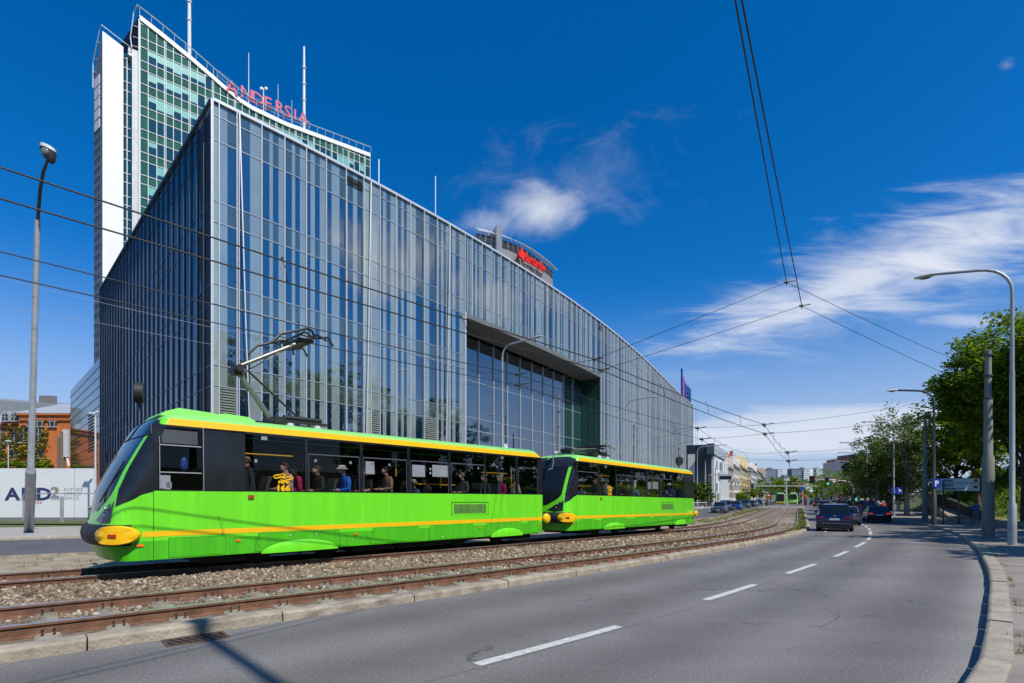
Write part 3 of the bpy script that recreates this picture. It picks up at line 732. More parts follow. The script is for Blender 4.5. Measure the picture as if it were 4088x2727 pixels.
q0, q1 = fpt(LO0,0,.1)-BO, fpt(LO0,0,-2.8)-BO; mb.add([q0, q1, q1+Vector((0,0,OPZ-.43)), q0+Vector((0,0,OPZ-.43))], [(3,2,1,0)])
part('recess_side', mb, M_MULL, gb)
mb = MB(); q0, q1 = fpt(LO1,0,.1)-BO, fpt(LO1,0,-2.8)-BO
mb.add([q0, q1, q1+Vector((0,0,OPZ-.43)), q0+Vector((0,0,OPZ-.43))], [(0,1,2,3)])
part('recess_side', mb, mat('side_green_glass',(.01,.05,.035),.04,ior=1.9), gb)
for l in (LO0, LO1): q0 = fpt(l,0,.1)-BO; part('recess_post', MB().box((q0.x,q0.y,OPZ/2),(.16,.2,OPZ),rz), M_MULL, gb)
# louvres high on the facade
for px0, px1 in ((1380,1446),(2391,2402)):
    la, lb = l_at_px(px0), l_at_px(px1); mb = MB()
    for k in range(5):
        z = 24.95-k*.13; rows = [[fpt(l,z,.03)-BO, fpt(l,z,.09)-BO, fpt(l,z+.03,.09)-BO, fpt(l,z+.03,.03)-BO] for l in (la,(la+lb)/2,lb)]; mb.loft(rows, True, True)
    part('louvre', mb, M_BLACK, gb)
# lightning rods and the end ladder
rod = MB().cyl((0,0,0), .05, 4.6, 6); rod.cyl((0,0,0), .12, .9, 8)
for px, py0, py1 in ((1550,740,625),(1777,880,708)):
    l = l_at_px(px); q = fpt(l, ZT, -1.2); hh = (py0-py1)/FX*q.y+.6
    o = part('lightning_rod', MB().cyl((0,0,0),.045,hh,6).cyl((0,0,0),.1,.6,8), M_MULL, gb); o.location = q-BO
mb = MB(); q = fpt(FL,0,.25)-BO+Vector((1.2,1.5,0)); 
for dx_ in (-.25,.25): mb.tube([(q.x+dx_,q.y,1),(q.x+dx_,q.y,ZT+.5)], .04, 5)
for z in range(2, 26): mb.tube([(q.x-.25,q.y,z),(q.x+.25,q.y,z)], .03, 4)
part('ladder', mb, M_TRANS, gb)
# sign letters at the far end of the roof
l = l_at_px(2722); q = fpt(l, ZT, .0); tl = (fpt(l+5,0)-fpt(l,0)).normalized()
M_PINK = mat('sign_pink',(.55,.06,.22),.5); M_BLUE = mat('sign_blue',(.01,.06,.28),.5)
sg = thing('roof_sign', 'blue and pink upright roof sign at far end of the glass building', 'sign', q+Vector((0,0,.06)))
part('bar', MB().box((0,0,3.1),(.7,.35,6.2),math.atan2(tl.y,tl.x)), M_BLUE, sg); c = tl*1.6
part('bar', MB().box((c.x,c.y,2.2),(1.2,.35,4.6),math.atan2(tl.y,tl.x)), M_PINK, sg); c = tl*3.1
part('bar', MB().box((c.x,c.y,1.9),(.6,.3,4.2),math.atan2(tl.y,tl.x)), M_BLUE, sg); c = tl*4.2
text_on('letters', 'PSN', c, tl, (0,0,1), 5.2, M_BLUE, sg, .15, .05, xs=.8)
# ------------------------------------------------------------------ round roof tower with red letters
dr = thing('roof_drum', 'grey round rooftop drum with louvred canopy above the glass facade', 'rooftop structure', (-4.6,70,ZT-.2))
DO = dr.location; ZC = 36.6
dp = [(-4.6,68.6),(-3.2,69.2),(-1.8,70.0),(-.4,71.0),(.9,72.2),(2.2,73.7),(3.4,75.4),(4.6,77.3),(5.5,78.9),(6.2,80.3)]
body = [(x-DO.x-.05, y+.08-DO.y) for x, y in dp]+[(5,90),(-6,86),(-9,76)]
mb = MB(); mb.prism(body, 0, ZC-.6-DO.z); M_DRUM = mat('drum_stone_cladding',(.24,.23,.225),.6,noise=(14,.35,6))
part('wall', mb, M_DRUM, dr)
def brise(a, b_):
    m2 = MB(); seg = dp[a:b_]
    for k in range(len(seg)-1):
        for q in range(2):
            t0, t1 = q/2, (q+.93)/2
            p0 = Vector(seg[k])*(1-t0)+Vector(seg[k+1])*t0; p1 = Vector(seg[k])*(1-t1)+Vector(seg[k+1])*t1
            d = (p1-p0).normalized(); n = Vector((d.y,-d.x))
            vs = [(p0.x+n.x*.8-DO.x,p0.y+n.y*.8-DO.y,ZC-.55-DO.z),(p1.x+n.x*.8-DO.x,p1.y+n.y*.8-DO.y,ZC-.55-DO.z),(p1.x-n.x*.9-DO.x,p1.y-n.y*.9-DO.y,ZC+.55-DO.z),(p0.x-n.x*.9-DO.x,p0.y-n.y*.9-DO.y,ZC+.55-DO.z)]
            m2.add(vs+[(x,y,z-.08) for x,y,z in vs], [(0,1,2,3),(7,6,5,4),(0,4,5,1),(1,5,6,2),(2,6,7,3),(3,7,4,0)])
    return m2
part('canopy', brise(0, 10), mat('canopy_slat',(.5,.51,.5),.4,metal=.2), dr)
mb = MB(); mb.tube([(x-DO.x+.3,y-DO.y-.4,ZC-.65-DO.z) for x,y in dp], .05, 6)
for z in (ZC-1.15, ZC-1.4): mb.tube([(x-DO.x+.03,y-DO.y-.03,z-DO.z) for x,y in dp], .035, 5)
part('rail', mb, M_MULL, dr)
fin = MB(); q = P(1982, 1000, 69.0); q2 = P(1962, 1000, 71.0)
fin.add([(q.x-DO.x+a,q.y-DO.y+b_,z-DO.z) for z in (27,ZC+.6) for a,b_ in ((0,0),(.7,-.1),(.6,3.2),(-1.2,3.2))], [(3,2,1,0),(4,5,6,7),(0,1,5,4),(1,2,6,5),(2,3,7,6),(3,0,4,7)])
part('fin', fin, mat('fin_tile',(.34,.36,.38),.4,noise=(2,.1)), dr)
M_RED = mat('red_sign', (.85,.02,.008), .5)
st = thing('red_bank_sign', 'red Santander flame and lettering mounted on the grey rooftop drum', 'sign', (2.2,73,31.5)); SO = st.location
# flame
def flame(px, pz, s):
    o = []
    for k in range(24):
        a = 2*math.pi*k/24; o.append((px+math.cos(a)*s*.95, pz+math.sin(a)*s*.42))
    return o
def curve_put(me_verts):    # wrap a flat sign (x along wall, z up, y depth) round the drum's front
    seg = [Vector(p) for p in dp]; L = [0]
    for k in range(len(seg)-1): L.append(L[-1]+(seg[k+1]-seg[k]).length)
    out = []
    for x, y, z in me_verts:
        k = max(0, min(len(seg)-2, int(np.searchsorted(L, x))-1)); t = (x-L[k])/(L[k+1]-L[k]); p = seg[k]*(1-t)+seg[k+1]*t
        d = (seg[k+1]-seg[k]).normalized(); n = Vector((d.y,-d.x)); q = p+n*(y+.35)
        out.append((q.x-SO.x, q.y-SO.y, z-SO.z))
    return out
me = text_mesh('Santander', 1.7, .1, .03, spacing=1.0); vs = [Vector(v.co) for v in me.vertices]
wx = max(v.x for v in vs); vs2 = curve_put([(7.15+v.x/wx*5.3, .2+v.z, 34.0+v.y+(v.x/wx)*.2) for v in vs])
for v_, c in zip(me.vertices, vs2): v_.co = c
put('letters', me, M_RED, st)
fb = MB(); out = [( -1.0,0.0),(-.95,-.45),(-.5,-.85),(.1,-.98),(.65,-.85),(1.0,-.45),(1.05,.05),(.75,.5),(.55,1.0),(.45,.6),(.25,1.1),(.1,1.75),(-.05,1.2),(-.3,.75),(-.5,.35),(-.45,.05),(-.75,.2)]
n_ = len(out); oo = [(6.45+x*.55, .1, 34.6+z*.58) for x, z in out]; oo2 = [(x, .45, z) for x, y, z in oo]
fb.add(curve_put(oo)+curve_put(oo2), [tuple(range(n_)), tuple(range(2*n_-1,n_-1,-1))]+[(i,n_+i,n_+(i+1)%n_,(i+1)%n_) for i in range(n_)])
part('flame', fb, M_RED, st)
# ------------------------------------------------------------------ tall tower
TB = R(50); TU = Vector((math.sin(TB), math.cos(TB), 0)); TV = Vector((-math.cos(TB), math.sin(TB), 0)); TO = Vector((-77,110,0))
tw = thing('office_tower', 'tall green glass tower with white slab and swooping roofline', 'tower', TO)
def tp(u_, v_, z): q = TU*u_+TV*v_; return Vector((q.x, q.y, z))
def roofz(u_):     # swooping roof read off the photograph
    us = []
    for sx, sy in [(553,60),(656,140),(759,224),(830,285),(891,339),(925,366),(960,396),(1006,425),(1138,488),(1300,548),(1477,614)]:
        r = (sx-CXP)/FX; t = (r*TO.y-TO.x)/(TU.x-r*TU.y); us.append((t, EYE+(HYP-sy)/FX*(TO.y+TU.y*t)))
    return float(np.interp(u_, [a for a,_ in us], [b for _,b in us]))
TG = [mat('tower_green_panel', (.030,.105,.060), .10, ior=1.6, noise=(.25,.25,3)), mat('tower_window', (.008,.045,.06), .02, ior=1.8), mat('tower_blind', (.14,.42,.37), .3, ior=1.6), mat('tower_cap', (.72,.72,.70), .5)]
UL = 50.8; mod = 1.49; nc = 34; pitch = 4.72
MGR = mat('tower_grid', (.62,.64,.62), .5)
ztop0 = roofz(0)
rgt = random.Random(4)
bands = []      # (z1, z0, window?)
z = 97.2
while z > 0:
    bands.append((z, z-1.87, False)); bands.append((z-1.87, z-1.87-2.85, True)); z -= pitch
bands = [(106, 97.2+2.85, False), (97.2+2.85, 97.2, False)]+bands
for c_i in range(nc):
    u0 = c_i*UL/nc; u1 = (c_i+1)*UL/nc; mb = MB(); ra, rb = roofz(u0)-.9, roofz(u1)-.9
    for z1, z0, wn in bands:
        t0, t1 = min(z1, ra), min(z1, rb)
        if max(t0, t1) <= z0: continue
        t0 = max(t0, z0); t1 = max(t1, z0)
        near_top = (z0 > min(ra, rb)-2.5) or c_i == 0 or z0 > 97
        if wn and not near_top and z0 > 8:
            k = rgt.random(); fl = int(z0/pitch)
            bl = .0 if k < .5 else rgt.choice([.4,.65,1.0]) 
            if fl in (17,18,19,20) and c_i in (1,2,3,4,5,6,9) : bl = rgt.choice([.4,.6,.8,1])
            zb = z1-(z1-z0)*bl
            if bl > .01: mb.add([tp(u0,0,zb), tp(u1,0,zb), tp(u1,0,z1), tp(u0,0,z1)], [(0,1,2,3)], 2)
            if bl < .99: mb.add([tp(u0,0,z0), tp(u1,0,z0), tp(u1,0,zb), tp(u0,0,zb)], [(0,1,2,3)], 1)
        else:
            mb.add([tp(u0,0,z0), tp(u1,0,z0), tp(u1,0,t1), tp(u0,0,t0)], [(0,1,2,3)], 0)
    part('glazing_column', mb, TG, tw)
mb = MB()
for c_i in range(nc+1):
    u0 = c_i*UL/nc; q = tp(u0,-.06,0); zz = roofz(u0)-.8
    for d in ([-.14,.14] if c_i % 3 == 0 and c_i else [0]):
        q = tp(u0+d,-.06,0); mb.box((q.x,q.y,zz/2), (.13 if c_i else .35,.16,zz), math.atan2(TU.y,TU.x))
part('mullion_grid', mb, MGR, tw)
mb = MB()
for z1, z0, wn in bands:
    uu = [u_ for u_ in np.linspace(0,UL,120) if roofz(u_)-.9 > z0]
    if not uu or z0 < 1: continue
    # two runs if the roof dips and rises
    a = 0.0; b_ = max(uu)
    q = tp((a+b_)/2,-.05,z0); mb.box(q, (b_-a,.13,.13), math.atan2(TU.y,TU.x))
part('transom_grid', mb, MGR, tw)
rows = []
for u_ in np.linspace(0, UL, 60):
    z = roofz(u_); rows.append([tp(u_,-.35,z-1.0), tp(u_,-.35,z), tp(u_,1.5,z), tp(u_,1.5,z-1.0)])
part('roof_band', MB().loft(rows, True, True), TG[3], tw)
mb = MB()
mb.tube([tp(u_,-.8,roofz(u_)+1.3) for u_ in np.linspace(-.6,UL,60)], .10, 5)
for u_ in np.linspace(0,UL,26): mb.tube([tp(u_,-.3,roofz(u_)-.1), tp(u_,-.8,roofz(u_)+1.3)], .06, 4)
part('roof_rail', mb, MGR, tw)
# body
poly = [tp(0,.3,0), tp(UL,.3,0), tp(UL,16,0), tp(4,16,0)]
rows = []
for u_ in np.linspace(0.05, UL, 40):
    z = roofz(u_)-1.1; rows.append([tp(u_,.25,0), tp(u_,.25,z), tp(u_,16,z*.98-1), tp(u_,16,0)])
part('tower_body', MB().loft(rows, True, True), mat('tower_dark_side',(.02,.035,.07),.2,ior=1.7), tw)
# right-hand end wall
# left: pale column, recess and white slab
def ratio_u(sx): r = (sx-CXP)/FX; return (r*TO.y-TO.x)/(TU.x-r*TU.y)
zc = 92.8
uc = ratio_u(527)
mb = MB(); mb.prism([(q.x,q.y) for q in (tp(uc,-.1,0), tp(-.25,-.1,0), tp(-.25,4,0), tp(uc,4,0))], 0, zc)
mb.prism([(q.x,q.y) for q in (tp(uc-.6,.4,0), tp(-.2,.4,0), tp(-.2,3.5,0), tp(uc-.6,3.5,0))], zc+.02, zc+1.6)
part('pale_column', mb, mat('pale_tile',(.55,.56,.55),.5,noise=(.9,.15)), tw)
mb = MB(); us0, us1 = ratio_u(492), uc
mb.add([tp(us0,1.6,0), tp(us1,1.6,0), tp(us1,1.6,zc+.5), tp(us0,1.6,zc+1)], [(0,1,2,3)]); part('recess_glazing', mb, TG[1], tw)
mb = MB(); zq = 1.0
for z1, z0, wn in bands:
    if z0 > 2 and z0 < zc: mb.box(tp((us0+us1)/2,1.5,z0), ((us1-us0),.12,.12), math.atan2(TU.y,TU.x))
mb.tube([tp((us0+us1)/2,1.5,0), tp((us0+us1)/2,1.5,zc)], .12, 4)
part('recess_grid', mb, MGR, tw)
SV = Vector((-.819,.574,0))
uw0 = ratio_u(409)
z_a, z_b = EYE+(HYP-126)/FX*(TO.y+TU.y*uw0), EYE+(HYP-190)/FX*(TO.y+TU.y*us0)
A0, A1 = tp(uw0,-.2,0), tp(us0,-.2,0); B0, B1 = A0+SV*4.6, A1+SV*4.6+TU*1.0
mb = MB(); Zv = lambda q, z: Vector((q.x,q.y,z))
mb.add([Zv(A0,0), Zv(A1,0), Zv(A1,z_b), Zv(A0,z_a), Zv(B0,0), Zv(B1,0), Zv(B1,z_b-3), Zv(B0,z_a-7)], [(0,1,2,3),(1,5,6,2),(5,4,7,6),(3,2,6,7)], 0)
part('white_slab', mb, mat('white_slab_tile',(.78,.775,.76),.45,noise=(.35,.04,3)), tw)
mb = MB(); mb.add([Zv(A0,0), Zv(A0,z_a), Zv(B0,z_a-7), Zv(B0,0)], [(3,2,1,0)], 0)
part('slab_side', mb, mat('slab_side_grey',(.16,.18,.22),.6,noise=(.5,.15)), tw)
mb = MB()
for k in range(42):
    z = 4+k*1.95; q0, q1 = A0+SV*.9, A0+SV*4.5; mb.box(Zv((q0+q1)/2+Vector((-.05,-.06,0)), z), (3.6,.06,.12), math.atan2(SV.y,SV.x))
part('side_fins', mb, M_DARKCLAD, tw)
mb = MB()
for k in range(5):
    q = A0+SV*2.6; z = z_a-9-k*2.2; mb.box(Zv(q+Vector((-.06,-.08,0)), z), (2.8,.08,1.9), math.atan2(SV.y,SV.x))
part('white_panel', mb, M_WHITE, tw)  # plain white panels on the slab's grey side
# cage rail round the top of slab and peak
mb = MB()
pts = [Zv(B0-SV*-.6,z_a-9), Zv(B0-SV*-.5,z_a-4), Zv(A0+SV*1.6,z_a+.9), Zv(A0+SV*.6,z_a+1.5), Zv(A1,z_b+1.0), Zv(A1+TU*1.4,z_b+.6), tp(-1.4,1.5,zc+4.5), tp(-.9,.6,ztop0+.6), tp(-.4,-.6,ztop0+1.6)]
mb.tube(pts, .10, 5)
for a, b_ in ((tp(-.9,.8,ztop0-2), tp(.1,-.1,ztop0-2.6)), (tp(-1.0,1,ztop0-4.2), tp(.1,-.1,ztop0-4.8)), (tp(-1.2,1.2,ztop0-6), tp(-.2,.1,ztop0-6.6)), (Zv(B0+SV*.3,z_a-6), Zv(B0-SV*1.2,z_a-6.6)), (Zv(B0+SV*.2,z_a-3.6), Zv(B0-SV*1.8,z_a-4.2)), (Zv(A0+SV*2.6,z_a-1), Zv(A0+SV*1.2,z_a-1.7))):
    mb.tube([a, b_], .08, 4)
part('roof_cage', mb, MGR, tw)
# dark flank of the peak
mb = MB(); mb.add([tp(0,0,zc+1.6), tp(0,0,ztop0), tp(-3.2,4.5,zc+3.4), tp(-3.2,4.5,zc+1.6)], [(0,1,2,3),(3,2,1,0)]); part('peak_flank', mb, mat('flank_navy',(.02,.03,.07),.3), tw)
# masts and letters on the tower
def mast(sx, sy0, sy1, v_, r, lab):
    rr = (sx-CXP)/FX; base = TO+TV*v_; t = (rr*base.y-base.x)/(TU.x-rr*TU.y); q = base+TU*t
    z0 = roofz(min(max(t,0),UL))-2; z1 = EYE+(HYP-sy1)/FX*q.y
    m2 = MB(); m2.tube([(0,0,z0),(0,0,z0+(z1-z0)*.55),(0,0,z1)], [r,r*.85,r*.6], 8)
    if r > .2:
        for k in range(3): m2.cyl((0,0,z0+(z1-z0)*(.5+.15*k)), r*1.25, .25, 8)
    o = solo('roof_mast', m2, mat('mast_white',(.72,.72,.72),.4), lab, 'mast', 'masts on the tower roof'); o.location = (q.x,q.y,0)
mast(756, 210, -160, 5, .42, 'tall white mast rising out of the picture from tower roof')
mast(1214, 480, 187, 7, .40, 'thick white mast behind the last letter of the tower sign')
mast(993, 400, 212, 6, .12, 'thin rod behind the second letter of the tower sign')
mast(1110, 420, 337, 4, .08, 'short thin rod between sign letters on the tower roof')
mast(852, 330, 270, 5, .07, 'short thin rod left of the tower sign')
mast(1165, 450, 400, 4, .07, 'small rod just left of the last sign letters')
an = thing('tower_sign', 'pink ANDERSIA letters standing along the tower roof', 'sign', TO); M_ANP = mat('sign_rose',(.62,.10,.16),.5)
for ch, sx, sy in (('A',900,362),('N',957,385),('D',1003,406),('E',1052,427),('R',1095,443),('S',1133,462),('I',1170,478),('A',1190,484)):
    base = TO-TV*.5; rr = (sx-CXP)/FX; t = (rr*base.y-base.x)/(TU.x-rr*TU.y); q = base+TU*t; z = EYE+(HYP-sy)/FX*q.y
    text_on('letter', ch, Vector((q.x,q.y,z)), TU, (0,0,1), 4.0, M_ANP, an, .10, .0, off=TO, xs=.95)
part('sign_frame', MB().tube([tp(u_,-.2,roofz(u_)+.9) for u_ in np.linspace(14.5,35,20)], .08, 4).tube([tp(u_,-.2,roofz(u_)+2.2) for u_ in np.linspace(14.5,35,20)], .06, 4), MGR, an)
dsh = thing('dish_antenna', 'pair of small round white antennas behind the tower sign letters', 'antenna', TO); rr = (1052-CXP)/FX; base = TO+TV*4; t = (rr*base.y-base.x)/(TU.x-rr*TU.y); q = base+TU*t-TO
part('pole', MB().tube([(q.x,q.y,roofz(t)-2),(q.x,q.y,EYE+(HYP-352)/FX*(q.y+TO.y))], .12, 6), MGR, dsh)
for d in (-.55,.6): part('dish', MB().ell((q.x+d,q.y,EYE+(HYP-354)/FX*(q.y+TO.y)),(.42,.2,.42),12), M_WHITE, dsh, 60)
# ------------------------------------------------------------------ left background
# dark clad wing left of the facade
wg = thing('dark_clad_wing', 'dark glossy panelled wing left of the glass block', 'building', P(280,2060,78)); WO = wg.location
W0, W1 = P(281,1578,82), P(405,1440,62)
W0b, W1b = Vector((W0.x,W0.y,0)), Vector((W1.x,W1.y,0)); zt = (W0.z+W1.z)/2+.6
mb = MB(); wd = (W1b-W0b).normalized(); wn = Vector((wd.y,-wd.x,0))
bk = wn*-12
mb.add([W0b-WO, W1b-WO, W1b+bk-WO, W0b+bk-WO]+[q+Vector((0,0,zt))-WO for q in (W0b, W1b, W1b+bk, W0b+bk)], [(0,1,5,4),(1,2,6,5),(2,3,7,6),(3,0,4,7),(4,5,6,7)])
part('wall', mb, mat('gloss_panel_dark',(.055,.06,.075),.06,ior=1.75), wg)
mb = MB(); z = 2.0
while z < zt: c = (W0b+W1b)/2-WO; mb.box((c.x+wn.x*.01,c.y+wn.y*.01,z-WO.z*0),((W1b-W0b).length,.04,.05),math.atan2(wd.y,wd.x)); z += 1.15
part('panel_joints', mb, M_BLACK, wg)
q = W0b+(W1b-W0b)*.72-WO; mb = MB()
for k in range(12): mb.box((q.x+wn.x*.02,q.y+wn.y*.02,13.2-k*.42),(4.2,.06,.2),math.atan2(wd.y,wd.x))
part('vent_louvre', mb, M_BLACK, wg)
# brick palace
M_BRICK = mat('orange_brick', (.56,.16,.045), .85, noise=(1.2,.18,8)); M_SLATE = mat('slate_roof', (.33,.36,.40), .6, noise=(2,.12)); M_STONEW = mat('window_stone',(.45,.42,.36),.8); M_WPANE = mat('window_pane_dark',(.02,.025,.03),.08)
def arch_window(par, q, w_, hgt, ux, off):
    n = Vector((ux.y,-ux.x,0)); fr = MB(); out = [(-w_/2,0),(w_/2,0),(w_/2,hgt-w_/2)]+[(w_/2*math.cos(a),hgt-w_/2+w_/2*math.sin(a)) for a in [math.pi*k/8 for k in range(1,8)]]+[(-w_/2,hgt-w_/2)]
    f = part('window', MB().slab(out, q+n*.03-off, ux, (0,0,1), .06), M_WPANE, par)
    fr.box(Vector((0,0,0))+q+n*.12-off+Vector((0,0,hgt*.45)), (.12,.06,hgt*.9), math.atan2(ux.y,ux.x)); fr.box(q+n*.12-off+Vector((0,0,hgt*.55)), (w_,.06,.12), math.atan2(ux.y,ux.x))
    fr.box(q+n*.15-off, (w_*1.25,.2,.18), math.atan2(ux.y,ux.x)); part('frame', fr, M_STONEW, f)
YB = 118
bp = thing('brick_mansion', 'orange brick mansion half covered with autumn creeper, slate mansard roof', 'building', Vector((-105,YB,0))); BOf = bp.location
def bpx(sx, sy, dy=0): q = P(sx,sy,YB+dy); return q
ux = Vector((1,0,0))
zc_ = bpx(0,1690).z; zw = bpx(0,1655).z
mb = MB(); x0, xm, x1 = bpx(-160,0).x, bpx(97,0).x, bpx(232,0).x; x2 = bpx(300,0).x
mb.box(((x0+xm)/2-BOf.x, 6, zc_/2), (xm-x0, 12, zc_)); mb.box(((xm+x2)/2-BOf.x, 5.4, zw/2), (x2-xm, 13.4, zw)); part('wall', mb, M_BRICK, bp)
mb = MB()
for k in range(44): mb.box((xm-BOf.x+.6+k*(x2-xm)/44, -1.45, zw-1.3), (.3,.4,.5))
for k in range(40): mb.box((x0-BOf.x+.6+k*(xm-x0)/40, -.2, zc_-.8), (.3,.4,.5))
mb.box(((xm+x2)/2-BOf.x,-1.5,zw-.2),(x2-xm+.3,.7,.4)); mb.box(((x0+xm)/2-BOf.x,-.3,zc_-.15),(xm-x0,.7,.3))
part('cornice', mb, M_BRICK, bp)
zr = bpx(0,1612,10).z
mb = MB()
xa, xb, xc = bpx(97,0).x-BOf.x, bpx(255,0).x-BOf.x, bpx(281,0).x-BOf.x
mb.add([(xm-BOf.x-.4,-1.9,zw+.02),(x2-BOf.x+.4,-1.9,zw+.02),(x2-BOf.x,10,zr),(xm-BOf.x+0,10,zr),(x0-BOf.x,-.5,zc_),(xm-BOf.x-.4,-.5,zc_),(xm-BOf.x,10,zr),(x0-BOf.x,10,zc_+1.2)], [(0,1,2,3),(4,5,6,7),(0,3,6,5)])
part('roof', mb, M_SLATE, bp)
for sx in (27,64):
    q = bpx(sx,1683,-.6); d = part('dormer', MB().slab([(-1,0),(1,0),(1,1.6),(.7,2.1),(0,2.35),(-.7,2.1),(-1,1.6)], q-BOf+Vector((0,1.3,0)), (1,0,0), (0,0,1), 1.6), M_SLATE, bp)
    arch_window(bp, q-Vector((0,.35,0)), 1.2, 1.7, ux, BOf)
for sx, sy, w_, hh in ((5,1765,1.7,4.0),(58,1770,2.6,4.4),(178,1775,2.0,3.9),(175,1708,.9,2.2),(193,1708,.9,2.2),(143,1706,.9,2.2),(224,1708,.9,2.2),(242,1708,.9,2.2),(58,1835,2.2,4.2),(178,1832,2.0,3.4),(5,1832,1.8,3.6),(120,1770,1.8,3.9)):
    q = bpx(sx,sy); q.y = YB-(1.45 if sx > 97 else 0)-.02; arch_window(bp, q, w_, hh, ux, BOf)
# ================================================================== TRAMS
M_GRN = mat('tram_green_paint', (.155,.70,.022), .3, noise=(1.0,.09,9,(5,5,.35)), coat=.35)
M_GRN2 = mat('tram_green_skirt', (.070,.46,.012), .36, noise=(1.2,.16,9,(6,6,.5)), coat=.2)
M_LGRN = mat('tram_pale_green', (.27,.72,.16), .35, noise=(.6,.05), coat=.2)
M_YEL = mat('tram_yellow', (.90,.50,.005), .35, noise=(2,.04), coat=.3)
M_TBLK = mat('tram_black_panel', (.014,.015,.018), .12, ior=1.5, noise=(3,.25))
M_RUB = mat('rubber_black', (.018,.018,.02), .6, noise=(9,.2))
M_UND = mat('underframe_dark', (.012,.011,.010), .8)
M_INT = mat('tram_interior_dark', (.012,.013,.015), .8)
M_SEAT = mat('seat_grey', (.05,.055,.06), .5)
M_YBAR = mat('handrail_yellow', (.85,.42,.01), .4)
M_PAPER = mat('paper_notice', (.55,.55,.62), .8)
M_ORG = mat('orange_lamp', (.85,.18,.01), .25)
M_CHR = mat('dull_steel', (.32,.33,.33), .4, metal=.7)
def glass_mat(name, tint, refl=.9):
    m = bpy.data.materials.new(name); m.use_nodes = True; t = m.node_tree; t.nodes.clear()
    tr_ = t.nodes.new('ShaderNodeBsdfTransparent'); tr_.inputs[0].default_value = (*tint, 1)
    gl = t.nodes.new('ShaderNodeBsdfGlossy'); gl.inputs['Roughness'].default_value = .01
    fr = t.nodes.new('ShaderNodeFresnel'); fr.inputs[0].default_value = 1.45
    mx_ = t.nodes.new('ShaderNodeMixShader'); t.links.new(mth(t, 'MULTIPLY', fr.outputs[0], refl), mx_.inputs[0]); t.links.new(tr_.outputs[0], mx_.inputs[1]); t.links.new(gl.outputs[0], mx_.inputs[2])
    o = t.nodes.new('ShaderNodeOutputMaterial'); t.links.new(mx_.outputs[0], o.inputs[0]); return m
M_TGL = glass_mat('tram_side_glass', (.93,.94,.93), .42)
M_WSG = glass_mat('windscreen_glass', (.55,.58,.6), 1.3)
ZS, ZW0, ZW1, ZR = .43, 1.77, 3.08, 3.22
def lerp(a, b, t): return a+(b-a)*t
# nose outline: at height z the side's straight part ends at tc, the centre of the face reaches tf
NZ = [.43,.62,.74,1.12,1.35,1.77,2.2,2.7,3.08,3.22,3.32,3.38]
NTF = [-.62,-.72,-.80,-.80,-.74,-.66,-.47,-.20,.02,.12,.28,.6]
NTC = [-.22,-.20,-.18,-.18,-.18,-.16,-.08,.08,.22,.3,.45,.8]
def tf(z): return float(np.interp(z, NZ, NTF))
def tcn(z): return float(np.interp(z, NZ, NTC))
def inset(z): return float(np.interp(z, [0,1.77,3.08,3.22,3.30,3.36,3.40], [0,0,.035,.06,.16,.38,.75]))
def plan(z, TE=11.95, rear_in=.0):       # loop of (x,y), starting at the visible side's front corner, clockwise round the car
    i = inset(z); a, b = tcn(z), tf(z); hw = 1.2-i; n = 7; o = []
    # near side front corner -> rear
    e0 = TE-.28; e1 = TE+float(np.interp(z, [.4,1.2,1.8,3.1,3.3,3.4], [.0,.1,.08,-.22,-.4,-.7]))
    NS = [(0,1),(.28,.985),(.55,.945),(.76,.86),(.89,.68),(.955,.45),(.99,.22),(1,0)]
    fr = [(lerp(a, b, q_[0]), hw*q_[1]) for q_ in NS]
    near = [(x, 1.2-y) for x, y in fr]           # corner .. nose centre
    far = [(x, 1.2+y) for x, y in fr[::-1]]
    re_ = [(lerp(e0+(-.2 if z > 3.2 else 0), e1, math.sin(math.pi/2*k/5)), hw*math.cos(math.pi/2*k/5)**.6) for k in range(6)]
    rear_near = [(x, 1.2-y) for x, y in re_]; rear_far = [(x, 1.2+y) for x, y in re_[::-1]]
    loop = near[::-1]+rear_near[0:]+rear_far[1:]+far[:-1]   # nose centre -> near corner -> rear -> far -> nose
    return loop
PN = len(plan(1.0))
IC = 7     # index of the near front corner in the loop
def shell(z0, z1, TE, steps, outp=0.0, rng_=None):
    rings = []
    for k in range(steps+1):
        z = lerp(z0, z1, k/steps); lp = plan(z, TE)
        if outp: 
            lp = [(x+(x-6)*0.0, y) for x, y in lp]
            c_ = []
            for j in range(len(lp)):
                p0, p1 = lp[j-1], lp[(j+1) % len(lp)]; d = Vector((p1[0]-p0[0], p1[1]-p0[1])); 
                if d.length < 1e-6: d = Vector((1,0))
                d.normalize(); nrm = Vector((d.y, -d.x)); c_.append((lp[j][0]+nrm.x*outp, lp[j][1]+nrm.y*outp))
            lp = c_
        if rng_: lp = lp[rng_[0]:rng_[1]]
        rings.append([(x, y, z) for x, y in lp])
    return rings
def side_y(z): return inset(z)
def sidebox(mb, t0, t1, z0, z1, out=.004, th=.01, mi=0):       # a plate lying on the visible side
    mb.add([(t0,side_y(z0)-out,z0),(t1,side_y(z0)-out,z0),(t1,side_y(z1)-out,z1),(t0,side_y(z1)-out,z1),(t0,side_y(z0)-out+th,z0),(t1,side_y(z0)-out+th,z0),(t1,side_y(z1)-out+th,z1),(t0,side_y(z1)-out+th,z1)],
           [(0,1,2,3),(7,6,5,4),(0,4,5,1),(1,5,6,2),(2,6,7,3),(3,7,4,0)], mi)
def farbox(mb, t0, t1, z0, z1, out=.004, th=.01):
    m2 = MB(); sidebox(m2, t0, t1, z0, z1, out, th); mb.add([(x, 2.4-y, z) for x, y, z in m2.v], [f[::-1] for f in m2.f])
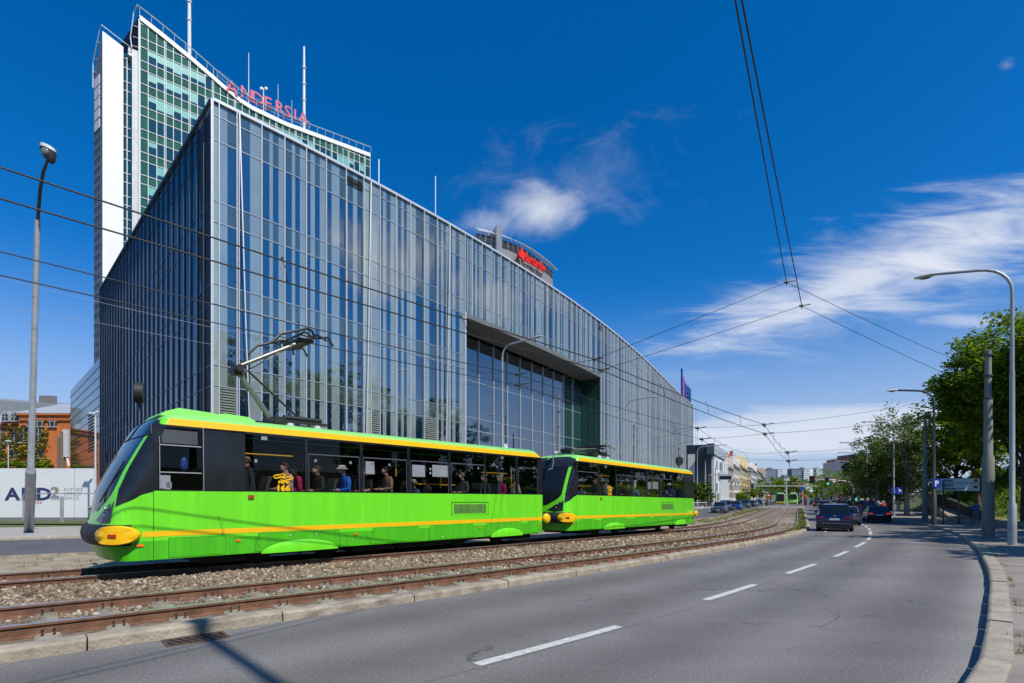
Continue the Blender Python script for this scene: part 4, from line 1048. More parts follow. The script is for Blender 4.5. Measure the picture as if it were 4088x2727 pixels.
def cut(a, b, holes):
    out = []; x = a
    for h0, h1 in holes: out.append((x, h0)); x = h1
    out.append((x, b)); return out
def make_tram(label, loc, ang, pitch, wins, number, TE, second=False):
    t = thing('tram', label, 'tram', loc, ang, 'green and yellow trams of the coupled pair'); t.rotation_euler = (0, pitch, ang)
    # lower body, windowless band below the sill
    body = MB(); body.loft(shell(.80, ZW0, TE, 8)); part('body', body, M_GRN, t, 35)
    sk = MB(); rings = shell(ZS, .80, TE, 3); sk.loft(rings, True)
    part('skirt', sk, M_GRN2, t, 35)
    rf = MB(); rf.loft(shell(ZR, 3.40, TE, 5), False, True); part('roof', rf, M_LGRN, t, 40)
    yb = MB(); yb.loft(shell(ZW1, ZR, TE, 1, .003, (IC, PN-6))[0:2], closed=False); part('roof_stripe', yb, M_YEL, t, 40)
    bk = MB(); bk.loft([[q for q in r] for r in shell(ZW1, ZR, TE, 1, 0.0)]); part('cant_rail', bk, M_GRN, t, 40)
    # belt stripe
    ys = MB(); ys.loft(shell(.88, .985, TE, 1, .004, (IC, PN-8)), closed=False); part('belt_stripe', ys, M_YEL, t, 40)
    # pillars and window band on the visible side; far wall is solid with a few small openings
    pl = MB()
    xs = [w_[0] for w_ in wins]+[wins[-1][1]]
    for w_ in wins:
        if w_[2] == 'panel': sidebox(pl, w_[0], w_[1], ZW0, ZW1, .0, .03)
    edges = sorted(set([w_[0] for w_ in wins]+[w_[1] for w_ in wins]))
    sidebox(pl, edges[0]-.10, edges[0], ZW0, ZW1, 0, .05); sidebox(pl, edges[-1], TE-.22, ZW0, ZW1, 0, .05)
    for a, b_ in zip([w_[1] for w_ in wins[:-1]], [w_[0] for w_ in wins[1:]]):
        sidebox(pl, a, max(b_, a+.03), ZW0, ZW1, 0, .05)
    sidebox(pl, edges[0], TE-.22, ZW0, ZW0+.03, 0, .05); sidebox(pl, edges[0], TE-.22, ZW1-.05, ZW1, 0, .05)
    part('window_pillars', pl, M_TBLK, t)
    for w_ in wins:
        if w_[2] == 'panel': 
            fr = MB(); sidebox(fr, w_[0]-.01, w_[0]+.008, ZW0, ZW1, .006); part('panel_joint', fr, M_CHR, t); continue
        g = MB(); sidebox(g, w_[0], w_[1], ZW0+.03, ZW1-.05, -.012, .005); wo_ = part('window', g, M_TGL, t)
        fr = MB(); a, b_ = w_[0]+.02, w_[1]-.02
        if w_[2] == 'split':
            zz = 2.68; sidebox(fr, a, b_, zz-.012, zz+.012, .003); sidebox(fr, a, a+.012, ZW0+.04, zz, .003); sidebox(fr, b_-.012, b_, ZW0+.04, zz, .003)
            part('frame', fr, mat('window_frame_grey',(.09,.09,.12),.4), wo_)
        elif w_[2] == 'cab':
            for zz in (2.68, 2.14): sidebox(fr, a, b_, zz-.010, zz+.010, .003)
            sidebox(fr, a, a+.012, ZW0+.04, ZW1-.07, .003); part('frame', fr, mat('window_frame_pale',(.30,.31,.33),.4), wo_)
            bl = MB(); sidebox(bl, a+.05, b_-.06, 2.72, ZW1-.09, -.03, .004); part('roller_blind', bl, mat('blind_grey',(.16,.165,.18),.8), wo_)
    # interior: floor, far wall with openings, ceiling, seats, rails
    fl = MB(); fl.box((TE/2,1.2,.95), (TE-.2,2.3,.06)); part('floor', fl, M_INT, t)
    ce = MB(); ce.box((TE/2,1.2,3.12), (TE-.4,2.1,.04)); part('ceiling', ce, M_INT, t)
    fw = MB(); holes = [(1.2,1.9),(3.3,4.1),(4.9,5.9),(7.0,7.7),(8.6,9.5)]
    for a, b_ in cut(.1, TE-.25, holes): farbox(fw, a, b_, ZW0, ZW1, 0, .04)
    for a, b_ in holes: farbox(fw, a, b_, ZW0, 2.1, 0, .04); farbox(fw, a, b_, 2.42, ZW1, 0, .04)
    part('far_wall', fw, M_TBLK, t)
    end = MB(); end.box((TE-.35,1.2,2.42), (.05,2.2,1.3)); part('rear_bulkhead', end, M_INT, t)
    # seats
    for sx_ in [2.0,3.65,4.45,5.15,5.95,7.9,8.7,9.5]:
        s = MB(); 
        prof = [(.0,1.40),(.06,1.42),(.10,1.9),(.18,2.12),(.16,2.14),(.10,2.12),(.03,1.9),(-.02,1.44)]
        s.slab([(x, z) for x, z in prof], (sx_+.22,.30,0), (1,0,0), (0,0,1), -.44); s.box((sx_+.02,.52,1.40), (.44,.44,.06))
        part('seat', s, M_SEAT, t, 40)
    for a, b_, z, y in wins_rails[number]:
        part('handrail', MB().tube([(a,y,z),(b_,y,z)], .016, 6), M_YBAR, t)
    for a, z0, z1, y in wins_posts[number]:
        part('handrail', MB().tube([(a,y,z0),(a,y,z1)], .018, 6), M_YBAR, t)
    # papers stuck on the glass
    for a, z, w_, hh in papers[number]:
        pp = MB(); sidebox(pp, a, a+w_, z, z+hh, -.019, .002); part('notice', pp, M_PAPER, t)
    # cab: side window, green pillar, windscreen
    cb = MB()
    poly = [(0.0,1.77),(0.0,ZW1),(.0,ZW1),(-.02,1.5)]
    # black cab side glass wraps the corner
    def corner(f, z):      # f 0 at side (t=0) .. 1 at the nose centre
        lp = plan(z, TE); 
        if f <= 0: return Vector((0.0, side_y(z), z))
        k = f*7; j = int(min(6, math.floor(k))); q = k-j; A_ = lp[7-j]; B_ = lp[7-j-1]
        return Vector((lerp(A_[0],B_[0],q), lerp(A_[1],B_[1],q), z))
    def patch(f0, f1, zf0, zf1, n=10, out=.006, mi=0, m=6):
        b2 = MB(); rows = []
        for k in range(n+1):
            v_ = k/n; row = []
            for j in range(m+1):
                f = lerp(f0(v_) if callable(f0) else f0, f1(v_) if callable(f1) else f1, j/m); z = lerp(zf0(f), zf1(f), v_); q = corner(f, z)
                nrm = Vector((-.5 if f > .02 else 0, -(1-f)*1.0-.02, 0)); 
                if f > .02: nrm = Vector((-(f**.7), -(1-f), 0)); nrm.normalize()
                else: nrm = Vector((0,-1,0))
                row.append(q+nrm*out)
            rows.append(row)
        b2.loft(rows, closed=False); return b2
    # window-band shell at the nose, black
    nb_ = MB(); rg_ = shell(ZW0-.0, ZW1, TE, 8)
    nb_.loft([r[:IC+1] for r in rg_], closed=False); nb_.loft([r[-8:] for r in rg_], closed=False)
    nb_.loft([[rg_[0][-1], rg_[0][0]], [rg_[-1][-1], rg_[-1][0]]], closed=False)
    part('nose_band', nb_, M_TBLK, t, 40)
    rb_ = MB(); k0 = IC+1
    rb_.loft([[r[j] for j in range(k0, k0+12)] for r in rg_], closed=False); part('rear_band', rb_, M_TBLK, t, 40)
    # side cab glass (dark) from t=0 forward to the pillar
    p_ = patch(-.0001, .42, lambda f: 1.77-.30*min(1,max(0,f)/.42)**.6 if f > 0 else 1.76, lambda f: ZW1, 10, .010, 0, 9)
    part('cab_side_window', p_, M_TBLK, t, 50)
    # lower dark scoop of the cab window
    gp_ = patch(.41, .50, lambda f: 1.30, lambda f: ZW1+.05, 12, .012, 0, 3); part('corner_pillar', gp_, M_GRN, t, 50)
    ws = patch(.50, 1.0, lambda f: 1.80-.42*min(1,max(0,(f-.5)/.35))**.7, lambda f: ZW1+.10, 12, .011, 0, 10)
    ws.add([(x, 2.4-y, z) for x, y, z in ws.v], [f_[::-1] for f_ in ws.f]); part('windscreen', ws, mat('windscreen_dark',(.010,.014,.018),.03,ior=1.42), t, 60)
    # mask above the windscreen
    mk = MB(); rr = []
    for k in range(9):
        z = 2.86+.62*k/8; lp = plan(min(z,3.38), TE); w2 = math.cos(max(0,(k-3)/5)*1.25)
        rr.append([(lerp(x, .55, .0)-.03+max(0,k-5)*.05, 1.2+(y-1.2)*w2*.98, z) for x, y in (lp[-6:]+lp[:7])])
    mk.loft(rr, closed=False); part('destination_mask', mk, mat('mask_black',(.02,.024,.032),.14), t, 50)
    # headlights
    for sgn in (0, 1):
        out = [(-.02,0),(.20,-.02),(.22,.30),(.12,.24),(.0,.12)]
        hl = MB(); 
        vs = []
        for f, z in ((.43,1.17),(.44,1.57),(.54,1.50),(.66,1.36),(.78,1.20),(.60,1.15)):
            q = corner(f, z); vs.append(q+Vector((-(f**.7), -(1-f), 0)).normalized()*.014)
        if sgn: vs = [Vector((q.x, 2.4-q.y, q.z)) for q in vs][::-1]
        hl.add(vs, [tuple(range(len(vs)))]); ho = part('headlight', hl, M_TBLK, t)
        c_ = sum(vs, Vector())/len(vs); lm = MB()
        for dz_, r in ((-.02,.055),(.10,.04)): lm.ell(c_+Vector((-.01,(.02 if not sgn else -.02)-dz_*.6*(1 if not sgn else -1),dz_)), (.03,.04 if r>.05 else .03,r), 8)
        part('lamp', lm, mat('lamp_glass',(.35,.37,.4),.1,metal=.6), ho, 60)
    # bumper: rubber roll round the nose and two yellow pads
    bm = MB(); pts = []
    lpb = plan(.92, TE); arc = lpb[-6:]+lpb[:7]
    pts = [Vector((x, 1.2+(y-1.2)*1.0, .92)) for x, y in arc]
    rings = []
    for k, q in enumerate(pts):
        a = pts[max(0,k-1)]; b_ = pts[min(len(pts)-1,k+1)]; d = (b_-a).normalized(); n_ = Vector((d.y,-d.x,0))
        if n_.x > 0 and abs(n_.x) > .3: n_ = -n_
        e_ = min(1, min(k, len(pts)-1-k)/2+.35)
        rings.append([q+n_*(.12*math.cos(u_)*e_)+Vector((0,0,.20*math.sin(u_))) for u_ in [2*math.pi*j/12 for j in range(12)]])
    bm.loft(rings, True, True); part('bumper', bm, M_RUB, t, 60)
    for sgn in (0, 1):
        # ellipse lying on the corner
        pd = MB(); n_ = 28; rim = []; rim2 = []; 
        def cpt(s, z):       # s metres along the outline from the side (t=.35) towards the nose
            if s <= .35-(-tcn(z))*0+.0: 
                pass
            # arc length walk
            lp = [(.6, side_y(z))]+[(p[0], p[1]) for p in plan(z, TE)[7::-1]]
            acc_ = 0
            for i_ in range(len(lp)-1):
                L_ = math.hypot(lp[i_+1][0]-lp[i_][0], lp[i_+1][1]-lp[i_][1])
                if acc_+L_ >= s: 
                    q_ = (s-acc_)/L_; d_ = Vector((lp[i_+1][0]-lp[i_][0], lp[i_+1][1]-lp[i_][1], 0)).normalized(); nn_ = Vector((d_.y, -d_.x, 0))
                    if nn_.y > 0: nn_ = -nn_
                    return Vector((lerp(lp[i_][0],lp[i_+1][0],q_), lerp(lp[i_][1],lp[i_+1][1],q_), z)), nn_
                acc_ += L_
            return Vector((*lp[-1], z)), Vector((-1,0,0))
        c0_, n0_ = cpt(1.16, .93)
        ctr = []
        for ring_r, lift in ((1.0,.03),(.99,.165),(.92,.19),(.4,.195)):
            row = []
            for k in range(n_):
                a = 2*math.pi*k/n_; q, nv = cpt(1.16+.36*math.cos(a)*ring_r, .93+.18*math.sin(a)*ring_r); nv2 = (nv*.5+n0_*.5).normalized(); row.append(q+nv2*(lift if not sgn else lift*.35))
            ctr.append(row)
        q, nv = cpt(1.16,.93)
        if sgn: ctr = [[Vector((p[0], 2.4-p[1], p[2])) for p in r][::-1] for r in ctr]
        pd.loft(ctr, False, True); po = part('bumper_pad', pd, M_YEL, t, 50)
        lp_ = MB(); cc = q+n0_*.20; cc = Vector((cc.x, 2.4-cc.y if sgn else cc.y, cc.z))
        lp_.box(cc, (.13,.03,.055), math.atan2(-n0_.x, n0_.y)*(1 if not sgn else -1)+math.pi*0); part('marker', lp_, mat('marker_red',(.45,.03,.01),.4), po)
    for sgn in (0, 1):     # rear pads
        pd = MB(); rows = []
        for rr_, lift in ((1.0,0),(.95,.07),(.8,.1)):
            row = []
            for k in range(20):
                a = 2*math.pi*k/20; row.append(Vector((TE-.06+math.cos(a)*.17*rr_+.02, -.01-lift+.0, .93+.18*math.sin(a)*rr_)))
            rows.append(row)
        if sgn: rows = [[Vector((p[0], 2.4-p[1], p[2])) for p in r][::-1] for r in rows]
        pd.loft([r[::-1] for r in rows], True, True); part('bumper_pad', pd, M_YEL, t, 50)
    # rear bumper & coupler, gangway gap
    part('rear_bumper', MB().rbox((TE+.02,1.2,.92), (.26,2.1,.36), .06), M_RUB, t, 50)
    for x_ in (TE+.2,):
        part('coupler', MB().box((x_,1.2,.42), (.9,.22,.14)).box((x_+(-.45 if x_<0 else .45),1.2,.44), (.16,.36,.26)), M_UND, t)
    # wiper on the windscreen
    q0_, q1_ = corner(.72,1.55), corner(.56,2.35); part('wiper', MB().tube([q0_+Vector((-.05,0,0)), q1_+Vector((-.05,-.03,0))], .014, 5), M_UND, t)
    # mirror arm
    q = corner(.14, 2.55); mr_ = MB(); mr_.tube([q+Vector((-.01,-.02,.1)), q+Vector((-.25,-.25,.12)), q+Vector((-.3,-.28,-.25))], .014, 5)
    if not second: 
        qf = Vector((q.x, 2.4-q.y, q.z)); mr2 = MB(); mr2.tube([qf+Vector((0,.02,.1)), qf+Vector((-.24,.25,.12)), qf+Vector((-.28,.3,-.25))], .018, 5); mr2.rbox(qf+Vector((-.28,.3,-.45)), (.1,.2,.4), .03); part('mirror', mr2, M_UND, t)
    # lining panels of the skirt
    jl = MB()
    def line(x0, z0, x1, z1, w_=.010):
        d = Vector((x1-x0, 0, z1-z0)); L_ = d.length; d.normalize(); nz_ = Vector((-d.z,0,d.x))*w_/2
        jl.add([(x0-nz_.x,-.0035,z0-nz_.z),(x1-nz_.x,-.0035,z1-nz_.z),(x1+nz_.x,-.0035,z1+nz_.z),(x0+nz_.x,-.0035,z0+nz_.z)], [(0,1,2,3)])
    line(0,.44,0,ZW0+0.0)
    jo = part('panel_joint', jl, mat('joint_dark',(.01,.05,.008),.7), t); jl = MB()
    for x0, x1, zt_, sl in ((.25,1.3,.84,0),(1.86,3.95,.86,.12),(4.75,6.35,.86,.12),(6.62,8.42,.86,.12),(8.85,10.6,.86,.12),(10.85,11.5,.86,.1)):
        def hp_(d, o): return [(x0+d,-o,.45+d),(x1-d,-o,.45+d),(x1-sl*.4-d,-o,zt_-d),(x0+sl+d,-o,zt_-d)]
        hs_ = part('hatch_gap', MB().add(hp_(0,.003), [(0,1,2,3)]), mat('joint_dark',(.01,.05,.008),.7), t)
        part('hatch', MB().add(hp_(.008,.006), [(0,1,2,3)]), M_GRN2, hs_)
    for x in (1.5,4.3,8.6,11.4,-.0): 
        lb = MB(); sidebox(lb, (x if x else .28)-.0 if x else -.28, (x+.09) if x else -.16, .70, .745, .02, .03); part('side_marker', lb, M_ORG, t)
    lb = MB(); sidebox(lb, 1.75, 1.87, 1.62, 1.70, .03, .04); part('turn_lamp', lb, mat('turn_lamp_amber',(.35,.06,.02),.3), t)
    for x in (2.62,3.25,9.5,10.1,7.1,7.7):
        lb = MB(); zz = .78 if x not in (7.1,7.7) else .52; sidebox(lb, x, x+.12, zz-.03, zz+.03, .006, .01); sidebox(lb, x+.025, x+.095, zz-.012, zz+.014, .009, .01); part('latch', lb, M_LGRN, t)
    for x in (2.3, 9.15):
        lb = MB(); sidebox(lb, x, x+.11, .795, .835, .005, .01); part('label_plate', lb, M_UND, t)
    # vent grille
    gr = MB(); sidebox(gr, 7.52, 9.0, 1.14, 1.50, .006, .01); go = part('vent_grille', gr, M_GRN, t)
    g2 = MB(); sidebox(g2, 7.6, 8.92, 1.18, 1.46, .009, .005); 
    part('mesh', g2, mat('vent_mesh',(.075,.20,.03),.8,noise=(22,.5,3,(1,.1,.12))), go)
    g3 = MB()
    for a, b_, c_, d_ in ((7.5,1.51,9.02,1.53),(7.5,1.12,7.52,1.52),(9.0,1.12,9.02,1.52)): sidebox(g3, a, c_, b_, d_, .008, .01)
    part('rim', g3, mat('vent_rim',(.02,.12,.01),.6), go)
    # arches: shallow bulges over the bogies
    for cx, rx in ((2.95,.92),(9.9,.75)):
        am = MB(); n_ = 20; rows = []
        for k in range(7):
            q = 1-k/6; rows.append([(cx+rx*q*math.cos(math.pi*j/n_), -.004-.045*math.sqrt(max(0,1-q*q)), .40+.27*q*math.sin(math.pi*j/n_)) for j in range(n_+1)])
        am.loft(rows[::1], closed=False); part('wheel_arch', am, M_GRN, t, 60)
    # bogies
    for cx in (2.95,9.0):
        bg_ = thing_part('bogie', t)
        fb_ = MB(); 
        for y in (.38, 2.02): fb_.box((cx,y,.42), (2.2,.12,.18))
        fb_.box((cx,1.2,.45), (.4,1.6,.2)); part('bogie_frame', fb_, M_UND, bg_)
        for x in (-.85,.85):
            wm = MB()
            for y in (.42, 1.92): wm.tube([(cx+x,y,.48),(cx+x,y+.12,.48)], .33, 20)
            wm.tube([(cx+x,.45,.48),(cx+x,2.0,.48)], .06, 8); part('wheelset', wm, M_CHR if 0 else M_UND, bg_, 40)
    ub = MB()
    for x0, x1 in ((.9,1.8),(4.4,5.6),(5.8,7.7),(10.4,11.3)): ub.rbox(((x0+x1)/2,1.2,.42), (x1-x0,2.0,.32), .04)
    part('equipment_box', ub, M_UND, t)
    # roof kit
    if not second:
        ub = MB(); prof = [(.25,3.34),(.35,3.43),(.6,3.53),(1.2,3.5),(1.35,3.48),(1.5,3.52),(2.0,3.49),(2.15,3.42),(2.15,3.32)]
        ub.slab(prof, (0,1.9,0), (1,0,0), (0,0,1), 1.25); part('roof_air_unit', ub, M_LGRN, t, 30)
    x0 = 2.9 if not second else 2.2
    for x in (x0,):
        md = MB()
        mk_r = .21 if not second else .23
    rx = -.02 if not second else 10.9
    rd = MB(); rd.tube([(rx-.04,.85 if not second else .5,3.42),(rx-.04,.85 if not second else .5,3.6)], .03, 6)
    dy_ = Vector((1,0,0)) if not second else Vector((0,1,0))
    cdisk = Vector((rx-.04,.85 if not second else .5,3.78))
    a_ = cdisk-Vector((.75,-.66,0))*.06*(1 if not second else -.9); b__ = cdisk+Vector((.75,-.66,0))*.06
    rd.tube([cdisk+Vector((-.07,.02,0)), cdisk+Vector((.07,-.02,0))], mk_r, 24, 0) if not second else rd.tube([cdisk+Vector((.02,.08,0)), cdisk+Vector((-.02,-.08,0))], mk_r, 24)
    part('route_disc', rd, M_RUB, t, 40)
    # logo and numbers
    lo_t = 2.30; stk = MB()
    def stroke(pts_, w_=.028):
        for (x0_, z0_), (x1_, z1_) in zip(pts_[:-1], pts_[1:]):
            d = Vector((x1_-x0_, z1_-z0_)).normalized(); nx_, nz_ = -d.y*w_/2, d.x*w_/2; ex, ez = d.x*w_*.4, d.y*w_*.4
            stk.add([(x0_-nx_-ex, .0, z0_-nz_-ez),(x1_-nx_+ex,.0,z1_-nz_+ez),(x1_+nx_+ex,.0,z1_+nz_+ez),(x0_+nx_-ex,.0,z0_+nz_-ez)], [(0,1,2,3)])
    lx, lz, sc_ = lo_t, 2.06, .60
    for dx2, dz2, fl in ((0,0,1),(.62*sc_*.6,.0,1)):
        pass
    w1 = [(.50,.20),(.40,.235),(.28,.19),(.06,.155),(.0,.11),(.06,.04),(.34,.085),(.44,.05),(.52,.09)]
    w2 = [(.30,-.02),(.42,-.055),(.54,-.01),(.76,.02),(.82,.07),(.76,.13),(.46,.09),(.36,.12),(.22,.09)]
    for W_ in (w1, w2): stroke([(lx+a*sc_*.9, lz+b_*sc_*.95) for a, b_ in W_], .026)
    stroke([(lx+.5*sc_*.9, lz+.20*sc_*.95),(lx+.42*sc_*.9,lz+.14*sc_)], .022)
    lg = part('operator_logo', stk, M_YEL, t); lg.location.y = -.006
    text_on('lettering', 'MPK', (lo_t+.10,-.006,1.965), (1,0,0), (0,0,1), .095, M_YEL, t, .001, .0035, xs=1.45)
    text_on('fleet_number', number, (lo_t+.05,-.006,1.80), (1,0,0), (0,0,1), .185, M_YEL, t, .001, .007, xs=1.18)
    return t
def thing_part(name, parent):
    o = bpy.data.objects.new(name, None); C.objects.link(o); o.parent = parent; return o
wins_rails = {'166': [(1.75,2.85,2.62,.25),(6.2,7.3,2.05,.4),(7.5,8.2,2.05,.6),(9.0,10.2,2.47,.3),(10.5,10.9,2.1,.4)],
              '165': [(.15,1.5,2.15,.3),(1.75,2.9,2.62,.25),(7.7,8.6,2.1,.5),(9.1,10.3,2.47,.3)]}
wins_posts = {'166': [(5.9,2.25,2.75,.5),(7.5,1.95,2.25,.5),(10.6,1.9,2.5,.5)], '165': [(.85,2.1,2.7,.6),(.92,2.3,2.9,.8),(7.2,2.3,2.75,.6)]}
papers = {'166': [(4.66,2.26,.26,.33),(6.12,2.24,.44,.33),(6.82,2.26,.62,.34),(2.05,2.93,.13,.09),(1.9,2.42,.06,.07),(3.28,2.5,.06,.06),(4.2,2.5,.06,.06),(4.85,2.5,.06,.06),(5.35,2.5,.06,.06),(8.6,2.55,.06,.06),(9.65,2.93,.12,.08),(6.72,2.45,.06,.06),(6.72,2.33,.06,.06),(.12,1.82,.17,.26),(.22,1.83,.09,.12)],
          '165': [(4.75,2.2,.2,.32),(6.1,2.15,.38,.34),(6.6,2.17,.62,.34),(2.2,2.93,.13,.08),(10.2,2.9,.1,.08)]}
W1_ = [(.08,.86,'cab'),(.88,1.66,'panel'),(1.70,3.04,'plain'),(3.10,4.49,'split'),(4.57,5.94,'split'),(6.03,7.42,'split'),(7.48,8.89,'split'),(8.94,10.33,'plain'),(10.42,11.44,'split')]
b1 = 43.4; TP1 = Vector((-6.95,10.32,0))
tram1 = make_tram('green tram car 166 with raised pantograph, leading the pair', TP1, R(90-b1), 0, W1_, '166', 11.9)
# local frame: x along the side towards the rear
W2_ = [(.08,1.62,'split'),(1.70,3.04,'plain'),(3.10,4.49,'split'),(4.57,5.94,'split'),(6.03,7.42,'split'),(7.48,8.89,'split'),(8.94,10.3,'plain')]
b2 = 40.0; TP2 = Vector((2.42,20.1,0))
tram2 = make_tram('green tram car 165 with folded pantograph, coupled behind', TP2, R(90-b2), .009, W2_, '165', 11.9, True)
def l2w(tp_, b_, x, y, z): return Vector((tp_.x+x*math.sin(R(b_))-y*math.cos(R(b_)), tp_.y+x*math.cos(R(b_))+y*math.sin(R(b_)), tp_.z+z))
# pantographs (parts of the trams)
M_PGR = mat('pantograph_grey', (.20,.195,.185), .45, metal=.5, noise=(9,.2)); M_PBL = mat('pantograph_black', (.02,.02,.022), .5)
def panto(t, kx, kz, hx, hz, bx, bz, fold=False):
    p = thing_part('pantograph', t)
    part('lower_arm', MB().tube([(bx-.15,1.2,bz+.05),(kx,1.2,kz)], [.075,.06] if not fold else .04, 8), M_PGR, p)
    part('brace', MB().tube([(bx+.6,1.2,bz+.12),(kx+.25,1.2,kz+.02)], .024, 6), M_PBL, p)
    ua = MB()
    for y0, y1 in ((-.16,-.42),(.16,.42)): ua.tube([(kx,1.2+y0*.4,kz+.05),(hx,1.2+y1*.6,hz-.1)], .042 if not fold else .02, 8)
    ua.tube([(kx+.2,1.2,kz-.02),(lerp(kx,hx,.72),1.2,lerp(kz,hz,.68)-.06)], .014, 5); part('upper_arm', ua, M_PGR, p)
    part('knee', MB().tube([(kx,.95,kz),(kx,1.45,kz)], .085, 10).box((kx+.02,1.2,kz-.04), (.22,.2,.2)), M_PBL, p)
    hd_ = MB()
    for dx_ in (-.17,.17):
        hd_.tube([(hx+dx_+.12,.28,hz-.16),(hx+dx_,.48,hz),(hx+dx_,1.92,hz),(hx+dx_+.12,2.12,hz-.16)], .028, 6)
    hd_.tube([(hx-.17,.7,hz-.03),(hx+.17,.7,hz-.03)], .02, 5); hd_.tube([(hx-.17,1.7,hz-.03),(hx+.17,1.7,hz-.03)], .02, 5); hd_.box((hx,1.2,hz-.1),(.4,.9,.05))
    part('head', hd_, M_PBL, p)
    if not fold:
        hn = MB()
        for y in (.5,1.9): hn.tube([(hx-.95,y,hz-.42),(hx-.75,y,hz-.18),(hx-.1,y,hz+.10),(hx+.02,y,hz+.08),(hx+.12,y,hz-.12)], .034, 6); hn.tube([(hx-.12,y,hz-.16),(hx+.45,y,hz-.0),(hx+.58,y,hz-.2)], .028, 6)
        part('horn', hn, M_PBL, p, 50)
    bs = MB(); bs.box((bx+.35,.85,bz+.02), (1.5,.07,.07)); bs.box((bx+.35,1.55,bz+.02), (1.5,.07,.07)); bs.box((bx-.1,1.2,bz+.03),(.25,.8,.16))
    for k in range(22): bs.tube([(bx+.05+k*.045,1.0,bz+.13),(bx+.085+k*.045,1.0,bz+.13)], .065, 8)
    part('base', bs, M_PBL, p)
    for x in (bx+.15, bx+.85):
        for y in (.85,1.55):
            part('insulator', MB().cyl((x,y,bz-.12), .11, .05, 12).cyl((x,y,bz-.07), .075, .05, 12), M_PAPER, p, 40)
panto(tram1, 1.93, 4.67, 3.42, 5.70, 2.9, 3.50)
panto(tram2, 1.1, 3.62, 3.2, 3.95, 2.9, 3.55, True)
# cable hung between the cars
ck = MB(); ck.tube([(-.02,1.0,3.35),(-.25,.9,3.28),(-.45,.75,3.0),(-.75,.6,2.75),(-1.0,.6,2.7)], .025, 6); part('cable', ck, M_CHR, tram2, 60)
part('roof_lamp', MB().cyl((-.0,1.0,3.40), .11, .08, 12), M_PAPER, tram2, 40)
part('roof_lamp', MB().cyl((10.6,.8,3.38), .1, .09, 12).cyl((10.6,.8,3.47), .07, .07, 12), M_PAPER, tram1, 40)
# fill the blue blind in the cab
part('blue_bag', MB().ell((.56,.14,2.32), (.075,.04,.15), 10), mat('bag_blue',(.01,.05,.26),.5), tram1, 60)
# ================================================================== TREES
def quads_mesh(name, V, m):
    n = len(V); me = bpy.data.meshes.new(name); me.vertices.add(n*4); me.vertices.foreach_set('co', V.reshape(-1))
    me.loops.add(n*4); me.loops.foreach_set('vertex_index', np.arange(n*4, dtype=np.int32))
    me.polygons.add(n); me.polygons.foreach_set('loop_start', np.arange(0, n*4, 4, dtype=np.int32)); me.update(calc_edges=True)
    me.materials.append(m); return me
def leaves(cent, size, n_, flat, droop, rng):
    """cent: (k,4) clump centres and radii"""
    k = len(cent); c = np.repeat(cent, n_, 0); N_ = len(c)
    d = rng.normal(size=(N_,3)); d /= np.linalg.norm(d, axis=1)[:,None]; r = rng.uniform(0,1,N_)**.45
    p = c[:,:3]+d*(r*c[:,3])[:,None]*np.array([1,1,flat]); p[:,2] -= droop*rng.uniform(0,1,N_)**2*c[:,3]
    a = rng.uniform(0,2*math.pi,N_); t = rng.normal(0,.45,N_)
    u_ = np.c_[np.cos(a), np.sin(a), t]; u_ /= np.linalg.norm(u_,axis=1)[:,None]
    v0 = rng.normal(size=(N_,3))*.55+np.array([0,0,1.0]); v_ = np.cross(u_, v0); v_ /= np.linalg.norm(v_,axis=1)[:,None]
    s_ = size*rng.uniform(.6,1.25,N_)[:,None]
    return np.stack([p-u_*s_*.5, p+v_*s_*.34, p+u_*s_*.55, p-v_*s_*.34], 1)
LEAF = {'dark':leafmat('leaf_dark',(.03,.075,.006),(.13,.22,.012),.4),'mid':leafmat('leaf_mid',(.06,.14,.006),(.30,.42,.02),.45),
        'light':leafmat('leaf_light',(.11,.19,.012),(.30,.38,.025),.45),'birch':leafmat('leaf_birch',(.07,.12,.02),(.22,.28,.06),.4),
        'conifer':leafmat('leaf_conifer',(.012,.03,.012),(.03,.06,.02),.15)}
M_BARK = mat('bark', (.085,.065,.048), .9, noise=(5,.4,8), bump=(12,1)); M_BIRCH = mat('birch_bark', (.45,.43,.40), .8, noise=(3,.5,6,(1,1,4)))
def crown(kind, hgt, rad, z0, seed, ncl, nl, ls, bark=False):
    rng = np.random.default_rng(seed); cl = []; zc = (z0+hgt)/2; hz_ = (hgt-z0)/2
    lobes = [(rng.uniform(-.35,.35)*rad, rng.uniform(-.35,.35)*rad, zc+rng.uniform(-.4,.5)*hz_, rng.uniform(.5,.72)) for _ in range(6)]+[(0,0,zc,.8)]
    while len(cl) < ncl:
        L_ = lobes[rng.integers(len(lobes))]; d = rng.normal(size=3); d /= np.linalg.norm(d)
        q = rng.uniform(.45,1.0)**.5*L_[3]
        p = np.array([L_[0]+d[0]*rad*q, L_[1]+d[1]*rad*q, L_[2]+d[2]*hz_*q])
        if kind == 'conifer':
            f = (p[2]-z0)/(hgt-z0); m_ = rad*(1.05-f)*.9
            rr_ = math.hypot(p[0], p[1]); 
            if rr_ > m_: p[0] *= m_/rr_; p[1] *= m_/rr_
        if z0-.3 < p[2] < hgt: cl.append((*p, rad*rng.uniform(.11,.22)))
    cl = np.array(cl)
    return cl, leaves(cl, ls, nl, .42 if kind != 'birch' else .8, 1.4 if kind == 'birch' else .35, rng)
